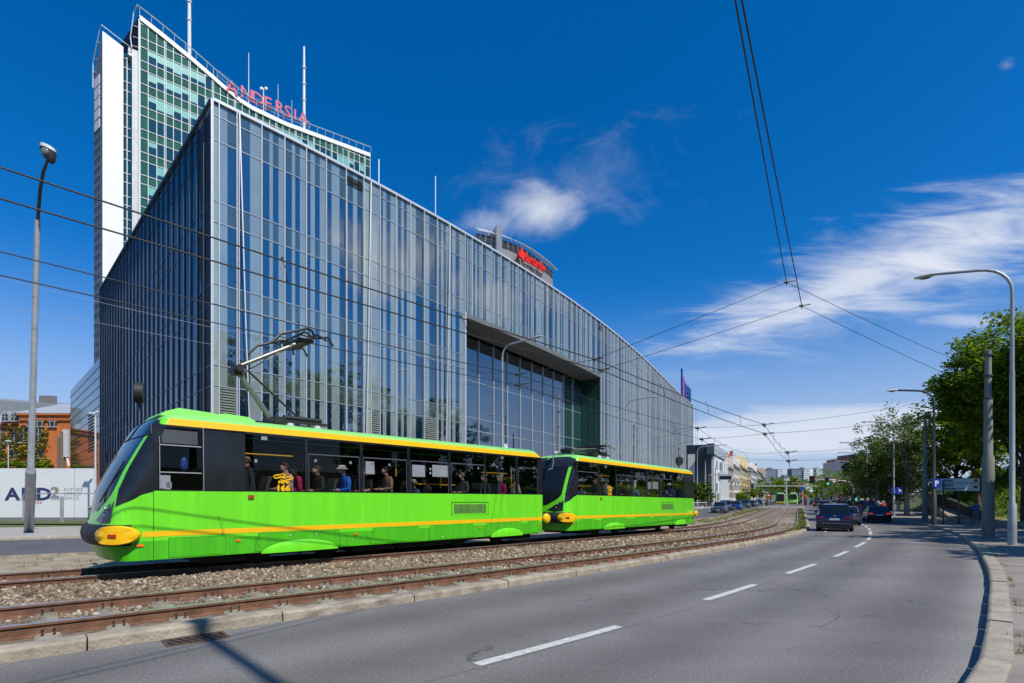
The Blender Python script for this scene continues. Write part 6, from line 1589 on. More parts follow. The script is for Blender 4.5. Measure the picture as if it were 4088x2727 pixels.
part('beam', MB().box((G(3268,1940)+G(2990,1940))/2, ((3268-2990)/FX*Yg,.2,.24)), mat('gantry_pale',(.42,.44,.45),.5), t); part('pole', MB().tube([(0,0,0), G(3268,1940)], .2, 8), M_GALV, t); part('pole', MB().tube([G(2990,2010), G(2990,1940)], .2, 8), M_GALV, t)
part('sign_back', MB().box(G(3003,1940)+Vector((0,-.25,0)), (1.0,.1,1.3)), M_SK, t)
Yg = 108; b_ = P(2829, 2010, Yg); b_.z = h(Yg); t = thing('message_sign_gantry', 'brown post with arm holding a dark electronic message board', 'gantry', b_)
part('post', MB().tube([(0,0,0), G(2829,1893)], .24, 8), mat('brown_post',(.10,.07,.05),.7), t); part('arm', MB().box((G(2829,1896)+G(2926,1896))/2, (97/FX*Yg,.2,.25)), M_GALV, t); part('board', MB().box(G(2895,1907)+Vector((0,-.1,0)), (50/FX*Yg,.25,17/FX*Yg)), M_GALV, t)
part('screen', MB().box(G(2895,1907)+Vector((0,-.24,0)), (46/FX*Yg,.03,13/FX*Yg)), mat('screen_off',(.012,.02,.035),.2), t)
for sx, Y, lab in ((3050,122,'white signal post left of the distant trams'),(3205,125,'signal post with small signs right of the distant trams')):
    b_ = P(sx, 2015, Y); b_.z = h(Y); t = thing('signal_post', lab, 'traffic signal', b_); Yg = Y
    part('post', MB().cyl((0,0,-.05),.09,EYE+(HYP-(1975 if sx < 3100 else 1938))/FX*Y-b_.z,8), M_LHEAD, t)
    if sx > 3100: signal_head(t, (-.45,-.1,2.6), 0, 1.1); part('sign_plate', MB().box((-.5,-.05,5.4),(1.5,.05,.3)), mat('plate_maroon',(.25,.05,.05),.6), t); part('blue_plate', MB().box((-.2,-.08,4.2),(.8,.05,.8)), M_SB, t)
# ================================================================== LEFT FOREGROUND
YH = 43; t = thing('site_hoarding', 'white construction hoarding with printed development name', 'hoarding', (-40,YH,0)); HO = Vector((-40,YH,0))
zt1, zt0 = EYE+(HYP-1870)/FX*YH, EYE+(HYP-2066)/FX*YH
hx1 = (384-CXP)/FX*YH; part('panel', MB().box(((-60+hx1)/2+40,0,(zt1+zt0)/2),(hx1+60,.08,zt1-zt0)), mat('hoarding_white',(.72,.72,.72),.5,noise=(.4,.04)), t)
mb = MB(); mb.box(((-60+hx1)/2+40,.0,zt0-.15),(hx1+60,.06,.28)); part('plinth', mb, M_CONC, t)
HT = lambda sx, sy: Vector(((sx-CXP)/FX*YH+40, -.045, EYE+(HYP-sy)/FX*YH))
M_NAVY = mat('print_navy',(.03,.045,.12),.6); M_GREYP = mat('print_grey',(.25,.26,.30),.6); M_TAN = mat('print_tan',(.30,.24,.13),.6)
px = YH/FX
for ch, sx, m_ in (('A',24,M_NAVY),('N',86,M_NAVY),('D',146,M_NAVY)): text_on('lettering', ch, HT(sx,1996), (1,0,0), (0,0,1), 68*px, M_NAVY, t, .004, .05, xs=1.22)
text_on('lettering','2', HT(204,1987), (1,0,0), (0,0,1), 60*px, M_GREYP, t, .004, .05, xs=1.1)
tp_ = MB(); tp_.slab([(0,0),(12*px,0),(14*px,8*px),(10*px,17*px),(2*px,20*px)], HT(223,1964)+Vector((0,-.012,0)), (1,0,0), (0,0,1), .004); part('print_tan_patch', tp_, M_TAN, t)
part('underline', MB().box(HT(223,1993),(36*px,.01,2*px)), M_NAVY, t)
for w_, sy in (('FUTURE',1961),('OFFICE',1978),('SPACE',1995)): text_on('lettering', w_, HT(256,sy), (1,0,0), (0,0,1), 18.5*px, M_GREYP, t, .003, 0, xs=1.12, spacing=1.05)
part('notice_red', MB().box(HT(150,2007),(34*px,.012,9*px)), M_SR, t); text_on('lettering','ZAKAZ', HT(134.5,2010.5)+Vector((0,-.012,0)), (1,0,0), (0,0,1), 9*px, M_SW, t, .002, .008)
for sx in (30,88,140,300): part('panel_joint', MB().box(HT(sx if sx != 88 else 84,1968)+Vector((0,.0,0)),(.05,.03,zt1-zt0)), mat('hoarding_joint',(.45,.46,.48),.6), t) if sx == 300 else None
YR = 36.5; t = thing('guard_rail', 'grey tubular guard rail in front of the white hoarding', 'guard rail', (-33,YR,h(YR)+.1)); RG = lambda sx, sy: P(sx,sy,YR)-t.location
part('rail', MB().tube([RG(92,2080), RG(92,1980), RG(97,1970), RG(440,1970)], .035, 8), M_GALV, t, 50)
for sx in (243,251): part('post', MB().tube([RG(sx,2085), RG(sx,1982)], .05, 8), M_GALV, t)
b_ = P(381,2060,40); b_.z = .1; t = thing('camera_pole', 'white surveillance camera on a slim pole by the tram nose', 'camera pole', b_); Yg = 40
part('pole', MB().tube([(0,0,0), G(381,1660)], .06, 8), M_LHEAD, t); part('camera', MB().box(G(375,1650)+Vector((0,-.1,0)),(.45,.2,.16)).ell(G(389,1645),(.12,.12,.1),8), M_LHEAD, t)
b_ = P(33,1862,60); b_.z = 3; t = thing('park_lamp', 'small white lamp in front of the brick mansion', 'lamp', b_); Yg = 60
part('pole', MB().tube([(0,0,-3), G(33,1765)], .05, 6), M_LHEAD, t); part('globe', MB().ell(G(33,1762),(.35,.35,.12),10), M_LHEAD, t, 60)
q = P(250,1870,52); t = thing('drilling_rig', 'white and brown drilling mast behind the hoarding', 'drilling rig', (q.x,q.y,0)); Yg = 52; b_ = Vector((q.x,q.y,0))
part('mast', MB().box(G(238,1810)+Vector((0,0,0)),(.3,.3,130*52/FX)).box(G(250,1800),(.35,.3,150*52/FX)), mat('rig_brown',(.22,.15,.10),.6), t); part('shield', MB().box(G(264,1770),(.5,.25,110*52/FX)), M_LHEAD, t)
part('ram', MB().tube([G(256,1780), G(275,1860)], .09, 8).tube([G(240,1745), G(258,1735)], .1, 8), M_WHITE, t)
# grey glass-roofed hall behind the mansion
q = P(-200,1620,160); zt_ = EYE+(HYP-1580)/FX*160; zb_ = EYE+(HYP-1592)/FX*160
t = thing('shopping_hall', 'long pale grey hall with glass roof behind the brick mansion', 'building', (q.x,160,0)); mb = MB(); x0_, x1_ = P(-200,0,160).x-q.x, P(360,0,160).x-q.x
mb.add([(x0_,0,0),(x1_,0,0),(x1_,0,zb_-2.5),(x0_,0,zb_+.8),(x0_,14,0),(x1_,14,0),(x1_,14,zb_),(x0_,14,zt_+2)], [(0,1,2,3),(3,2,6,7),(1,5,6,2)]); part('wall', mb, mat('hall_grey',(.26,.28,.30),.5,noise=(.3,.1,3,(6,1,1))), t)
for sx in (150,170,188): part('roof_unit', MB().box((P(sx,0,160).x-q.x,2,zb_-.5),(1.4,1.5,3.4)), M_CONC, t)
# ================================================================== VEHICLES
M_CGL = mat('car_glass', (.008,.011,.014), .03, ior=1.55); M_TYRE = mat('tyre_rubber', (.012,.012,.013), .8); M_RIM = mat('alloy_rim', (.30,.31,.32), .3, metal=.8); M_CBLK = mat('car_plastic_black', (.015,.015,.016), .5)
M_TAIL = mat('tail_light_red', (.20,.006,.006), .15); M_TLON = mat('brake_light_lit', (.5,.02,.01), .2, emit=(1,.05,.03,.45)); M_HEADL = mat('head_light', (.55,.58,.62), .08, metal=.5); M_PLATE = mat('number_plate', (.60,.60,.58), .5)
def paint(name, c, metal=.35): return mat('paint_'+name, c, .28, metal=metal, coat=1.0)
SH = {  # L, W, H, belt, bonnet z, xA screen base, xB roof front, xC roof rear, xD rear window base, tail deck z
 'suv':(4.46,1.83,1.62,1.02,1.00,1.05,.25,-1.75,-2.12,1.02), 'hatch':(4.1,1.76,1.50,.95,.92,1.0,.25,-1.45,-1.95,.95), 'sedan':(4.55,1.78,1.47,.94,.90,1.0,.20,-1.05,-1.70,.99),
 'mpv':(4.5,1.82,1.78,1.05,1.05,1.35,.55,-1.95,-2.18,1.05), 'van':(5.2,1.98,2.25,1.15,1.15,1.75,1.15,-2.5,-2.56,1.15)}
def make_car(kind, pm, label, loc, rz, group, lit=False, rack=False, scale=1):
    L,W,H,B,Z1,xA,xB,xC,xD,Z2 = SH[kind]; t = thing(kind if kind in ('van',) else 'car', label, 'van' if kind == 'van' else 'car', loc, rz, group)
    f, r = L/2, -L/2; hw = W/2
    prof = [(f-.10,.24),(f-.01,.38),(f,.60),(f-.06,.76),(f-.30,Z1-.12),(xA+.1,Z1+.02),(xA-.1,B),(0,B+.02),(xC,B+.02),(xD,Z2),(r+.10,Z2-.04),(r+.02,Z2-.18),(r,.62),(r+.02,.40),(r+.12,.25)]
    bd = MB(); rows = []
    for y, k in ((-hw,.0),(-hw*.985,.35),(-hw*.92,.75),(-hw*.75,1),(hw*.75,1),(hw*.92,.75),(hw*.985,.35),(hw,0)):
        cz = .62; row = []
        for x, z in prof:
            s_ = 1-.10*(1-k)**2; sz_ = 1-.16*(1-k)**2 if z > cz else 1-.12*(1-k)
            row.append((x*(1-.035*(1-k)**2), y, cz+(z-cz)*sz_))
        rows.append(row)
    bd.loft([q[::-1] for q in rows], True, True); part('body', bd, pm, t, 40)
    # greenhouse
    rb, rt = hw*.93, hw*.74; zb = B-.02
    gh = MB(); lo = [(xA,-rb*.9,zb+.0),(xA,rb*.9,zb),(xD,rb*.92,Z2-.02),(xD,-rb*.92,Z2-.02)]; hi_ = [(xB,-rt,H-.06),(xB,rt,H-.06),(xC,rt,H-.05),(xC,-rt,H-.05)]; tp_ = [(xB-.25,-rt*.8,H),(xB-.25,rt*.8,H),(xC+.2,rt*.8,H-.01),(xC+.2,-rt*.8,H-.01)]
    mdl = [((a[0]*.04+b_[0]*.96),b_[1]*1.02,b_[2]-.05) for a, b_ in zip(lo, hi_)]
    gh.loft([lo, hi_, tp_], False, True); part('roof', gh, pm, t, 30)
    def pane(a, b_, c_, d_, m_, name, o=.012, ins=.06):
        a, b_, c_, d_ = map(Vector, (a,b_,c_,d_)); cen = (a+b_+c_+d_)/4; n = (b_-a).cross(d_-a).normalized()
        if n.dot(cen-Vector((0,0,.8))) < 0: n = -n
        q = [p+(cen-p)*ins+n*o for p in (a,b_,c_,d_)]; return part(name, MB().add(q, [(0,1,2,3)]), m_, t)
    pane(lo[0],lo[1],hi_[1],hi_[0],M_CGL,'windscreen'); pane(lo[2],lo[3],hi_[3],hi_[2],M_CGL,'rear_window',.012,.10)
    for s_ in (-1,1):
        i0_, i3 = (0,3) if s_ < 0 else (1,2); A_, D_, A2, D2 = Vector(lo[i0_]), Vector(lo[i3]), Vector(hi_[i0_]), Vector(hi_[i3])
        for q0_, q1_ in ((.10,.48),(.52,.90)) if kind != 'van' else ((.05,.3),): pane(A_.lerp(D_,q0_), A_.lerp(D_,q1_), A2.lerp(D2,q1_ if q1_<.8 else .93), A2.lerp(D2,q0_ if q0_ > .2 else .07), M_CGL, 'side_window', .010, .07)
        part('mirror', MB().rbox((xA-.35,s_*(hw+.10),B+.08), (.12,.2,.14), .03), M_CBLK if kind != 'sedan' else pm, t)
        for nm, x in (('wheel',f-.82),('wheel',r+.80)):
            w_ = part(nm, MB().tube([(x,s_*(hw-.20),.31),(x,s_*(hw+.004),.31)], .31 if kind not in ('suv','van') else .34, 20), M_TYRE, t, 40); part('rim', MB().tube([(x,s_*(hw-.02),.31),(x,s_*(hw+.014),.31)], .20, 12), M_RIM, w_, 40)
            part('arch', MB().tube([(x,s_*(hw-.10),.36),(x,s_*(hw-.012),.36)], .385 if kind not in ('suv','van') else .41, 20), M_CBLK, t, 40)
        # lamps
        zt_ = Z2-.20 if kind != 'mpv' else 1.0
        part('tail_light', MB().rbox((r+.055,s_*(hw-.24),zt_), (.12,.38,.11) if kind not in ('mpv','van') else (.1,.16,.42), .04), M_TLON if lit else M_TAIL, t, 40)
        part('headlight', MB().rbox((f-.14,s_*(hw-.26),Z1-.26), (.22,.40,.15), .05), M_HEADL, t, 40)
    part('rear_plate', MB().box((r-.012,0,.66 if kind != 'suv' else .74), (.02,.50,.11)), M_PLATE, t); part('front_plate', MB().box((f+.012,0,.42), (.02,.50,.11)), M_PLATE, t)
    part('grille', MB().rbox((f-.03,0,.60), (.08,W*.55,.16), .03), M_CBLK, t); part('rear_bumper', MB().rbox((r+.05,0,.36), (.16,W*.88,.22), .04), M_CBLK, t, 40); part('front_bumper', MB().rbox((f-.08,0,.30), (.16,W*.8,.14), .03), M_CBLK, t)
    part('underside', MB().box((0,0,.24), (L*.9,W*.8,.12)), M_CBLK, t)
    if kind == 'suv':
        part('badge', MB().ell((r-.0,0,.93),(.03,.07,.05),8), M_RIM, t)
        part('bumper_trim', MB().box((r-.03,0,.50),(.03,W*.7,.03)), M_RIM, t)
    if rack:
        for s_ in (-1,1): part('roof_rail', MB().tube([(xB-.35,s_*rt*.86,H-.02),(xB-.5,s_*rt*.86,H+.05),(xC+.4,s_*rt*.86,H+.05),(xC+.2,s_*rt*.86,H-.02)], .02, 6), M_CBLK, t, 40)
    if kind == 'sedan': part('third_brake_light', MB().box((xD+.10,0,Z2+.03),(.03,.24,.035)), M_TLON if lit else M_TAIL, t)
    if kind == 'mpv': part('third_brake_light', MB().box((xC-.03,0,H-.10),(.04,.3,.04)), M_TLON, t)
    return t
PN_ = {'navy':paint('navy',(.006,.015,.062)),'black':paint('black',(.012,.013,.016)),'dblue':paint('dark_blue',(.006,.015,.06)),'silver':paint('silver',(.34,.36,.38),.6),'steel':paint('steel_grey',(.15,.18,.22),.5),'blue':paint('bright_blue',(.008,.085,.36)),'grey':paint('dark_grey',(.055,.06,.07)),'red':paint('dark_red',(.26,.008,.015)),'white':paint('white',(.68,.69,.70),0),'pink':paint('pale_red',(.42,.12,.12)),'green':paint('pale_green_grey',(.25,.30,.27))}
def at(sx, Y): x = (sx-CXP)/FX*Y; return Vector((x, Y, h(Y)))
def head(x, y): o, s = kdist(x, y); return hd(s)
def awayc(kind, col, sx, Y, label, **k):     # rear centre seen at column sx, depth Y
    q = at(sx, Y); th = head(q.x, q.y); L = SH[kind][0]; c = q+Vector((math.sin(th), math.cos(th), 0))*L/2; c.z = h(c.y); return make_car(kind, PN_[col], label, c, math.pi/2-th, 'cars driving away on the right', **k)
def comec(kind, col, sx, Y, label, **k):
    q = at(sx, Y); th = head(q.x, q.y); L = SH[kind][0]; c = q+Vector((math.sin(th), math.cos(th), 0))*L/2; c.z = h(c.y); return make_car(kind, PN_[col], label, c, -math.pi/2-th, 'cars coming down the far road', **k)
awayc('suv','navy',3331,30.3,'navy blue SUV seen from behind in the left lane', rack=True)
awayc('hatch','steel',3386,41,'dark hatchback mostly hidden behind the navy SUV')
awayc('sedan','black',3511,46.5,'black saloon with brake lights lit in the right lane', lit=True)
awayc('mpv','dblue',3463,60,'dark blue tall people carrier ahead of the black saloon', lit=False)
awayc('hatch','silver',3431,69,'silver hatchback left of the dark blue people carrier')
awayc('hatch','black',3400,84,'black car beyond the silver hatchback')
awayc('hatch','dblue',3378,95,'small dark blue car above the roof of the navy SUV')
awayc('mpv','grey',3361,110,'dark grey people carrier in the queue')
awayc('hatch','green',3331,125,'pale grey-green car queuing behind the grey people carrier')
awayc('hatch','red',3291,97,'dark red hatchback left of the navy SUV roof', lit=False)
awayc('hatch','pink',3298,128,'pale red car just beyond the dark red hatchback')
awayc('hatch','black',3266,113,'black car with lit red lamp beside the red hatchback', lit=True)
awayc('van','white',3262,139,'white panel van on the right carriageway')
awayc('hatch','black',3246,150,'dark car left of the white van')
for sx, Y, c_, lab in ((3234,352,'grey','leftmost of the cars far up the hill'),(3243,336,'black','dark car far up the hill, second from left'),(3255,336,'grey','grey car far up the hill above the white van'),(3267,332,'silver','pale car far up the hill, rightmost')): awayc('hatch',c_,sx,Y,lab)
comec('sedan','steel',2866,68,'silver-grey saloon coming first down the far road')
comec('suv','dblue',2889,79,'dark car half hidden behind the silver-grey saloon')
comec('hatch','blue',2932,83,'bright blue hatchback following the grey saloon')
comec('suv','grey',2969,99,'dark grey off-roader behind the bright blue car')
comec('hatch','black',2994,114,'black hatchback behind the dark grey off-roader')
comec('hatch','silver',3007,125,'silver car fifth in the oncoming queue')
comec('hatch','black',3030,158,'small black car facing the camera near the crossing')
comec('hatch','white',3015,160,'white car left of the small black one')
comec('hatch','white',3045,172,'white car right of the small black one')
comec('mpv','steel',3023,190,'grey people carrier at the back of the oncoming queue')
comec('hatch','silver',3000,150,'pale car between the queue and the house wall')
comec('hatch','white',3036,205,'pale car farthest back by the street trees')
# ------------------------------------------------------------------ distant trams
def far_tram(label, sx, Y, c_lo, c_hi, modern, off):
    q = at(sx, Y); th = R(28.4); t = thing('tram', label, 'tram', (q.x,q.y,h(Y)), -math.pi/2-th, 'distant trams at the stop')
    L_ = 13; w_ = 1.2; bd = MB(); rows = []
    for x, k in ((0,.78),(-.12,.92),(-.6,1),(-L_,1)):
        rows.append([(x,-w_*k,.4),(x,w_*k,.4),(x,w_*k,2.0),(x-.1,w_*k*.97,3.0),(x-.25,w_*k*.7,3.3),(x-.25,-w_*k*.7,3.3),(x-.1,-w_*k*.97,3.0),(x,-w_*k,2.0)])
    bd.loft(rows, True, True); part('body', bd, M_GRN if modern else M_LGRN, t, 40)
    part('windscreen', MB().slab([(-1.05,1.15 if modern else 1.7),(1.05,1.15 if modern else 1.7),(1.0,3.15),(-1.0,3.15)], (.02,0,0), (0,1,0), (0,0,1), .05), M_TBLK, t)
    part('front_stripe', MB().box((.04,0,.75 if modern else .9), (.1,2.1,.30 if modern else .16)), M_YEL, t); part('bumper', MB().box((.05,0,.45), (.2,2.0,.25)), M_UND, t)
    for s_ in (-1,1): part('headlight', MB().ell((.08,s_*.75,1.05),(.05,.12,.1),8), M_HEADL, t); part('side_windows', MB().box((-L_/2,s_*1.205,2.35),(L_-1.4,.02,1.1)), M_TBLK, t); part('side_stripe', MB().box((-L_/2,s_*1.205,1.2),(L_-1,.02,.5)), M_YEL, t)
    part('pantograph', MB().tube([(-4,0,3.3),(-3,0,4.3),(-4.2,0,5.2)], .05, 6).box((-4.2,0,5.2),(.3,1.6,.06)), M_UND, t); part('roof_box', MB().rbox((-3,0,3.42),(3,1.4,.3),.05), M_PAPER, t)
far_tram('modern green and yellow tram facing us at the left of the stop', 3115, 150, 0, 0, True, 0)
far_tram('older pale green tram facing us right of the central mast', 3166, 152, 0, 0, False, 0)
# ================================================================== PEOPLE
M_SKIN = mat('skin', (.48,.25,.17), .55); M_SKIN2 = mat('skin_tanned', (.36,.18,.11), .55)
def cloth(name, c): return mat('cloth_'+name, c, .9, noise=(14,.15,5))
POSE = {
 'walk': dict(j={'pel':(0,0,.95,.135),'spi':(.02,0,1.13,.135),'che':(.03,0,1.33,.15),'nb':(.04,0,1.46,.075),'nk':(.07,0,1.53,.055),'hd':(.10,0,1.62,.088),'ht':(.09,0,1.69,.078),'no':(.185,0,1.605,.016),
   'sl':(.02,.17,1.41,.065),'el':(.03,.25,1.16,.048),'wl':(.16,.20,.98,.036),'hl':(.22,.16,.95,.034),'sr':(.02,-.17,1.41,.065),'er':(.0,-.25,1.15,.048),'wr':(.12,-.22,.96,.036),'hr':(.18,-.20,.92,.034),
   'pl':(0,.09,.88,.10),'kl':(.10,.10,.50,.066),'al':(.06,.10,.10,.048),'tl':(.20,.11,.04,.04),'pr':(0,-.09,.88,.10),'kr':(.02,-.11,.49,.066),'ar':(-.16,-.11,.12,.048),'tr':(-.05,-.12,.04,.04)}),
 'sit': dict(j={'pel':(0,0,.50,.15),'spi':(.0,0,.70,.145),'che':(.03,0,.92,.155),'nb':(.05,0,1.05,.075),'nk':(.08,0,1.12,.055),'hd':(.12,0,1.21,.088),'ht':(.11,0,1.285,.078),'no':(.205,0,1.185,.016),
   'sl':(.03,.18,1.0,.068),'el':(.06,.25,.74,.05),'wl':(.28,.14,.70,.036),'hl':(.35,.10,.70,.034),'sr':(.03,-.18,1.0,.068),'er':(.06,-.25,.74,.05),'wr':(.28,-.14,.70,.036),'hr':(.35,-.10,.70,.034),
   'pl':(.05,.09,.48,.10),'kl':(.45,.11,.50,.07),'al':(.45,.11,.10,.05),'tl':(.58,.11,.04,.04),'pr':(.05,-.09,.48,.10),'kr':(.45,-.11,.50,.07),'ar':(.45,-.11,.10,.05),'tr':(.58,-.11,.04,.04)})}
POSE['stand'] = dict(j={k: v for k, v in POSE['walk']['j'].items()}); POSE['stand']['j'].update({'kl':(.01,.10,.49,.066),'al':(0,.10,.1,.048),'tl':(.13,.12,.04,.04),'kr':(.01,-.10,.49,.066),'ar':(0,-.10,.1,.048),'tr':(.13,-.12,.04,.04),'wl':(.08,.25,.90,.036),'hl':(.12,.24,.83,.034)})
POSE['hold'] = dict(j={k: v for k, v in POSE['stand']['j'].items()}); POSE['hold']['j'].update({'el':(.18,.25,1.22,.048),'wl':(.40,.2,1.28,.036),'hl':(.47,.18,1.29,.034)})
POSE['ride'] = dict(j={k: v for k, v in POSE['sit']['j'].items()}); 
POSE['ride']['j'] = {k: (v[0]+(.25*(v[2]-.5) if v[2] > .55 else 0), v[1], v[2]+.42, v[3]) for k, v in POSE['sit']['j'].items()}
EDG = [('pel','spi'),('spi','che'),('che','nb'),('nb','nk'),('nk','hd'),('hd','ht'),('hd','no'),('che','sl'),('sl','el'),('el','wl'),('wl','hl'),('che','sr'),('sr','er'),('er','wr'),('wr','hr'),('pel','pl'),('pl','kl'),('kl','al'),('al','tl'),('pel','pr'),('pr','kr'),('kr','ar'),('ar','tr')]
REG = {'hd':0,'ht':0,'no':0,'nk':0,'hl':0,'hr':0,'wl':1,'wr':1,'tl':3,'tr':3,'kl':2,'kr':2,'al':2,'ar':2,'pl':2,'pr':2,'pel':2}
BODY = {}
def body_mesh(pose, short=False):
    key = (pose, short)
    if key in BODY: return BODY[key]
    J = POSE[pose]['j']; names = list(J); me = bpy.data.meshes.new('person_body'); me.from_pydata([J[n][:3] for n in names], [(names.index(a), names.index(b_)) for a, b_ in EDG], [])
    ob = bpy.data.objects.new('tmp', me); C.objects.link(ob); md = ob.modifiers.new('s','SKIN'); sl = me.skin_vertices[0].data if me.skin_vertices else None
    if sl is None:
        bm = bmesh.new(); bm.from_mesh(me); bm.verts.layers.skin.verify(); bm.to_mesh(me); bm.free(); sl = me.skin_vertices[0].data
    for n, v_ in zip(names, sl):
        r_ = J[n][3]; v_.radius = (r_, r_) if n not in ('che','spi','pel') else (r_*.85, r_*1.08); v_.use_root = (n == 'pel')
    ss = ob.modifiers.new('b','SUBSURF'); ss.levels = 2; ss.render_levels = 2
    dg = bpy.context.evaluated_depsgraph_get(); out = bpy.data.meshes.new_from_object(ob.evaluated_get(dg)); bpy.data.objects.remove(ob)
    P0 = np.array([J[n][:3] for n in names]); idx = []
    segs = [(a, b_) for a, b_ in EDG]
    for p in out.polygons:
        c = np.array(p.center); best = None
        for a, b_ in segs:
            A_, B_ = P0[names.index(a)], P0[names.index(b_)]; d = B_-A_; t_ = min(1, max(0, float(np.dot(c-A_, d)/np.dot(d, d)))); ds = float(np.linalg.norm(c-A_-d*t_))-.3*J[a][3]
            if best is None or ds < best[0]: best = (ds, a, b_, t_)
        _, a, b_, t_ = best
        if b_ in ('hd','ht','no','nk') and not (b_ == 'nk' and t_ < .5): k = 0
        elif b_ in ('hl','hr'): k = 0
        elif b_ in ('wl','wr'): k = 0 if short else (1 if t_ < .9 else 0)
        elif b_ in ('tl','tr'): k = 3
        elif b_ in ('pl','pr','kl','kr','al','ar'): k = 2
        elif a == 'pel' and t_ < .35: k = 2
        else: k = 1
        idx.append(k)
    # fingers, thumb, ears
    extra = MB()
    for sd_, hn, wn_ in ((1,'hl','wl'),(-1,'hr','wr')):
        H0, W0_ = Vector(J[hn][:3]), Vector(J[wn_][:3]); d = (H0-W0_).normalized(); side = d.cross(Vector((0,0,1))).normalized(); dn = side.cross(d)
        for k in range(4): b0 = H0+side*(-.024+.016*k)+d*.01; l_ = (.06,.07,.066,.052)[k]; extra.tube([b0, b0+d*l_*.55, b0+d*l_*.85-dn*l_*-.35], [.0085,.0078,.006], 5)
        b0 = H0+side*(.03*sd_)-d*.01; extra.tube([b0, b0+side*.022*sd_+d*.02, b0+side*.026*sd_+d*.045], [.010,.009,.007], 5)
    hx, hy, hz_, _ = J['hd']
    for sd_ in (-1,1): extra.ell((hx-.01, sd_*.088, hz_), (.02,.010,.03), 6)
    nf = len(extra.f); vs = [tuple(v.co) for v in out.vertices]; nv = len(vs)
    fs = [tuple(p.vertices) for p in out.polygons]+[tuple(nv+i for i in f_) for f_ in extra.f]
    me2 = bpy.data.meshes.new('person_body'); me2.from_pydata(vs+extra.v, [], fs); me2.polygons.foreach_set('material_index', idx+[0]*nf); me2.polygons.foreach_set('use_smooth', [True]*len(fs)); me2.update()
    bpy.data.meshes.remove(out); BODY[key] = me2; return me2
def person(label, pose, loc, rz, top, legs, hair=(.03,.02,.012), hat=None, skin=None, short=False, long_hair=False, scale=1.0, group='tram passengers', shoes=(.02,.02,.02), specs=False, bag=None, hairless=False, pitch=0):
    me = body_mesh(pose, short).copy(); J = POSE[pose]['j']
    t = bpy.data.objects.new('person', me); C.objects.link(t)
    for m_ in (skin or M_SKIN, cloth('%.2f_%.2f_%.2f' % top, top), cloth('%.2f_%.2f_%.2f' % legs, legs), cloth('%.2f_%.2f_%.2f' % shoes, shoes)): me.materials.append(m_)
    t.location = loc; t.rotation_euler = (0, pitch, rz); t.scale = (scale,)*3; tag(t, label, 'person', group)
    hx, hy, hz_, _ = J['hd']; hm = mat('hair_%.2f_%.2f_%.2f' % hair, hair, .7, noise=(30,.3))
    if not hairless:
        hb = MB(); rings = []
        for k in range(7):
            a = -.45+k*(math.pi/2+.45)/6; ca, sa = math.cos(a), math.sin(a)
            rings.append([(hx-.018+(.104 if math.cos(q) < .35 else .088)*ca*math.cos(q)-(.012 if a < .2 else 0), .098*ca*math.sin(q), hz_+.03+.098*sa+(.05 if (math.cos(q) > .35 and a < .3) else 0)) for q in [2*math.pi*j/12 for j in range(12)]])
        hb.loft(rings, False, True)
        if long_hair: hb.ell((hx-.075,0,hz_-.07), (.055,.09,.12), 10); hb.ell((hx-.03,.075,hz_-.06), (.05,.03,.09), 8); hb.ell((hx-.03,-.075,hz_-.06), (.05,.03,.09), 8)
        part('hair', hb, hm, t, 60)
    if hat: 
        ht = MB(); ht.tube([(hx,0,hz_+.035),(hx,0,hz_+.06)], [.16,.12], 14); ht.tube([(hx,0,hz_+.05),(hx,0,hz_+.10),(hx,0,hz_+.135)], [.108,.10,.075], 14); part('hat', ht, cloth('hat_%.2f' % hat[0], hat), t, 50)
    if specs: part('sunglasses', MB().box((hx+.092,0,hz_+.012), (.02,.13,.035)), M_SK, t)
    if bag: part('backpack', MB().rbox((J['che'][0]-.2, 0, J['che'][2]-.1), (.18,.3,.42), .06), cloth('bag_%.2f' % bag[2], bag), t, 40)
    return t
def seatp(tm, tp__, b_, x, y, dz, label, face, pose='sit', **k):
    w_ = l2w(tp__, b_, x, y, dz); return person(label, pose, w_, R(90-b_)+face, **k)
# passengers in the leading car (most face the front: local -x)
F_, B_ = math.pi, 0.0
zf = .98
def seatz(z_head): return z_head-1.29          # seated figure whose crown is at z_head
pp = lambda *a, **k: seatp(tram1, TP1, b1, *a, **k)
pp(1.95,.45,seatz(2.58)-.45,'passenger in grey hood and dark coat standing in the first big window',F_,pose='stand',top=(.02,.022,.03),legs=(.02,.02,.03),hair=(.22,.16,.10))
pp(2.78,.32,seatz(2.43),'woman in pale pink blouse and sunglasses behind the fleet number',F_,top=(.50,.29,.27),legs=(.05,.05,.06),hair=(.05,.015,.012),short=True,specs=True)
pp(3.62,.42,seatz(2.40),'woman in black jacket over white blouse after the first pillar',F_,top=(.02,.02,.022),legs=(.04,.04,.05),hair=(.03,.02,.015))
pp(3.22,.8,seatz(2.40),'passenger in bright pink top beside the window pillar',F_,top=(.50,.01,.12),legs=(.02,.02,.02))
pp(4.28,.34,seatz(2.42),'man in white bucket hat and bright blue jacket',F_,top=(.01,.13,.50),legs=(.03,.03,.05),hat=(.55,.54,.50))
pp(4.92,.36,seatz(2.40),'man in black shirt below the tall paper notice',F_,top=(.012,.012,.014),legs=(.03,.03,.04),short=True)
pp(5.55,.36,seatz(2.46),'man in brown wool coat reading a tablet',F_,top=(.25,.155,.10),legs=(.03,.03,.04),hair=(.03,.018,.012))
pp(6.72,.7,1.62-.98+.05-.35+.1,'man in denim jacket and cap standing between paper notices',F_,pose='hold',top=(.03,.10,.20),legs=(.02,.02,.02),hat=(.3,.25,.2))
pp(7.28,.9,.55,'standing passenger in blue jeans behind the paper notices',F_,pose='stand',top=(.04,.03,.03),legs=(.03,.09,.20))
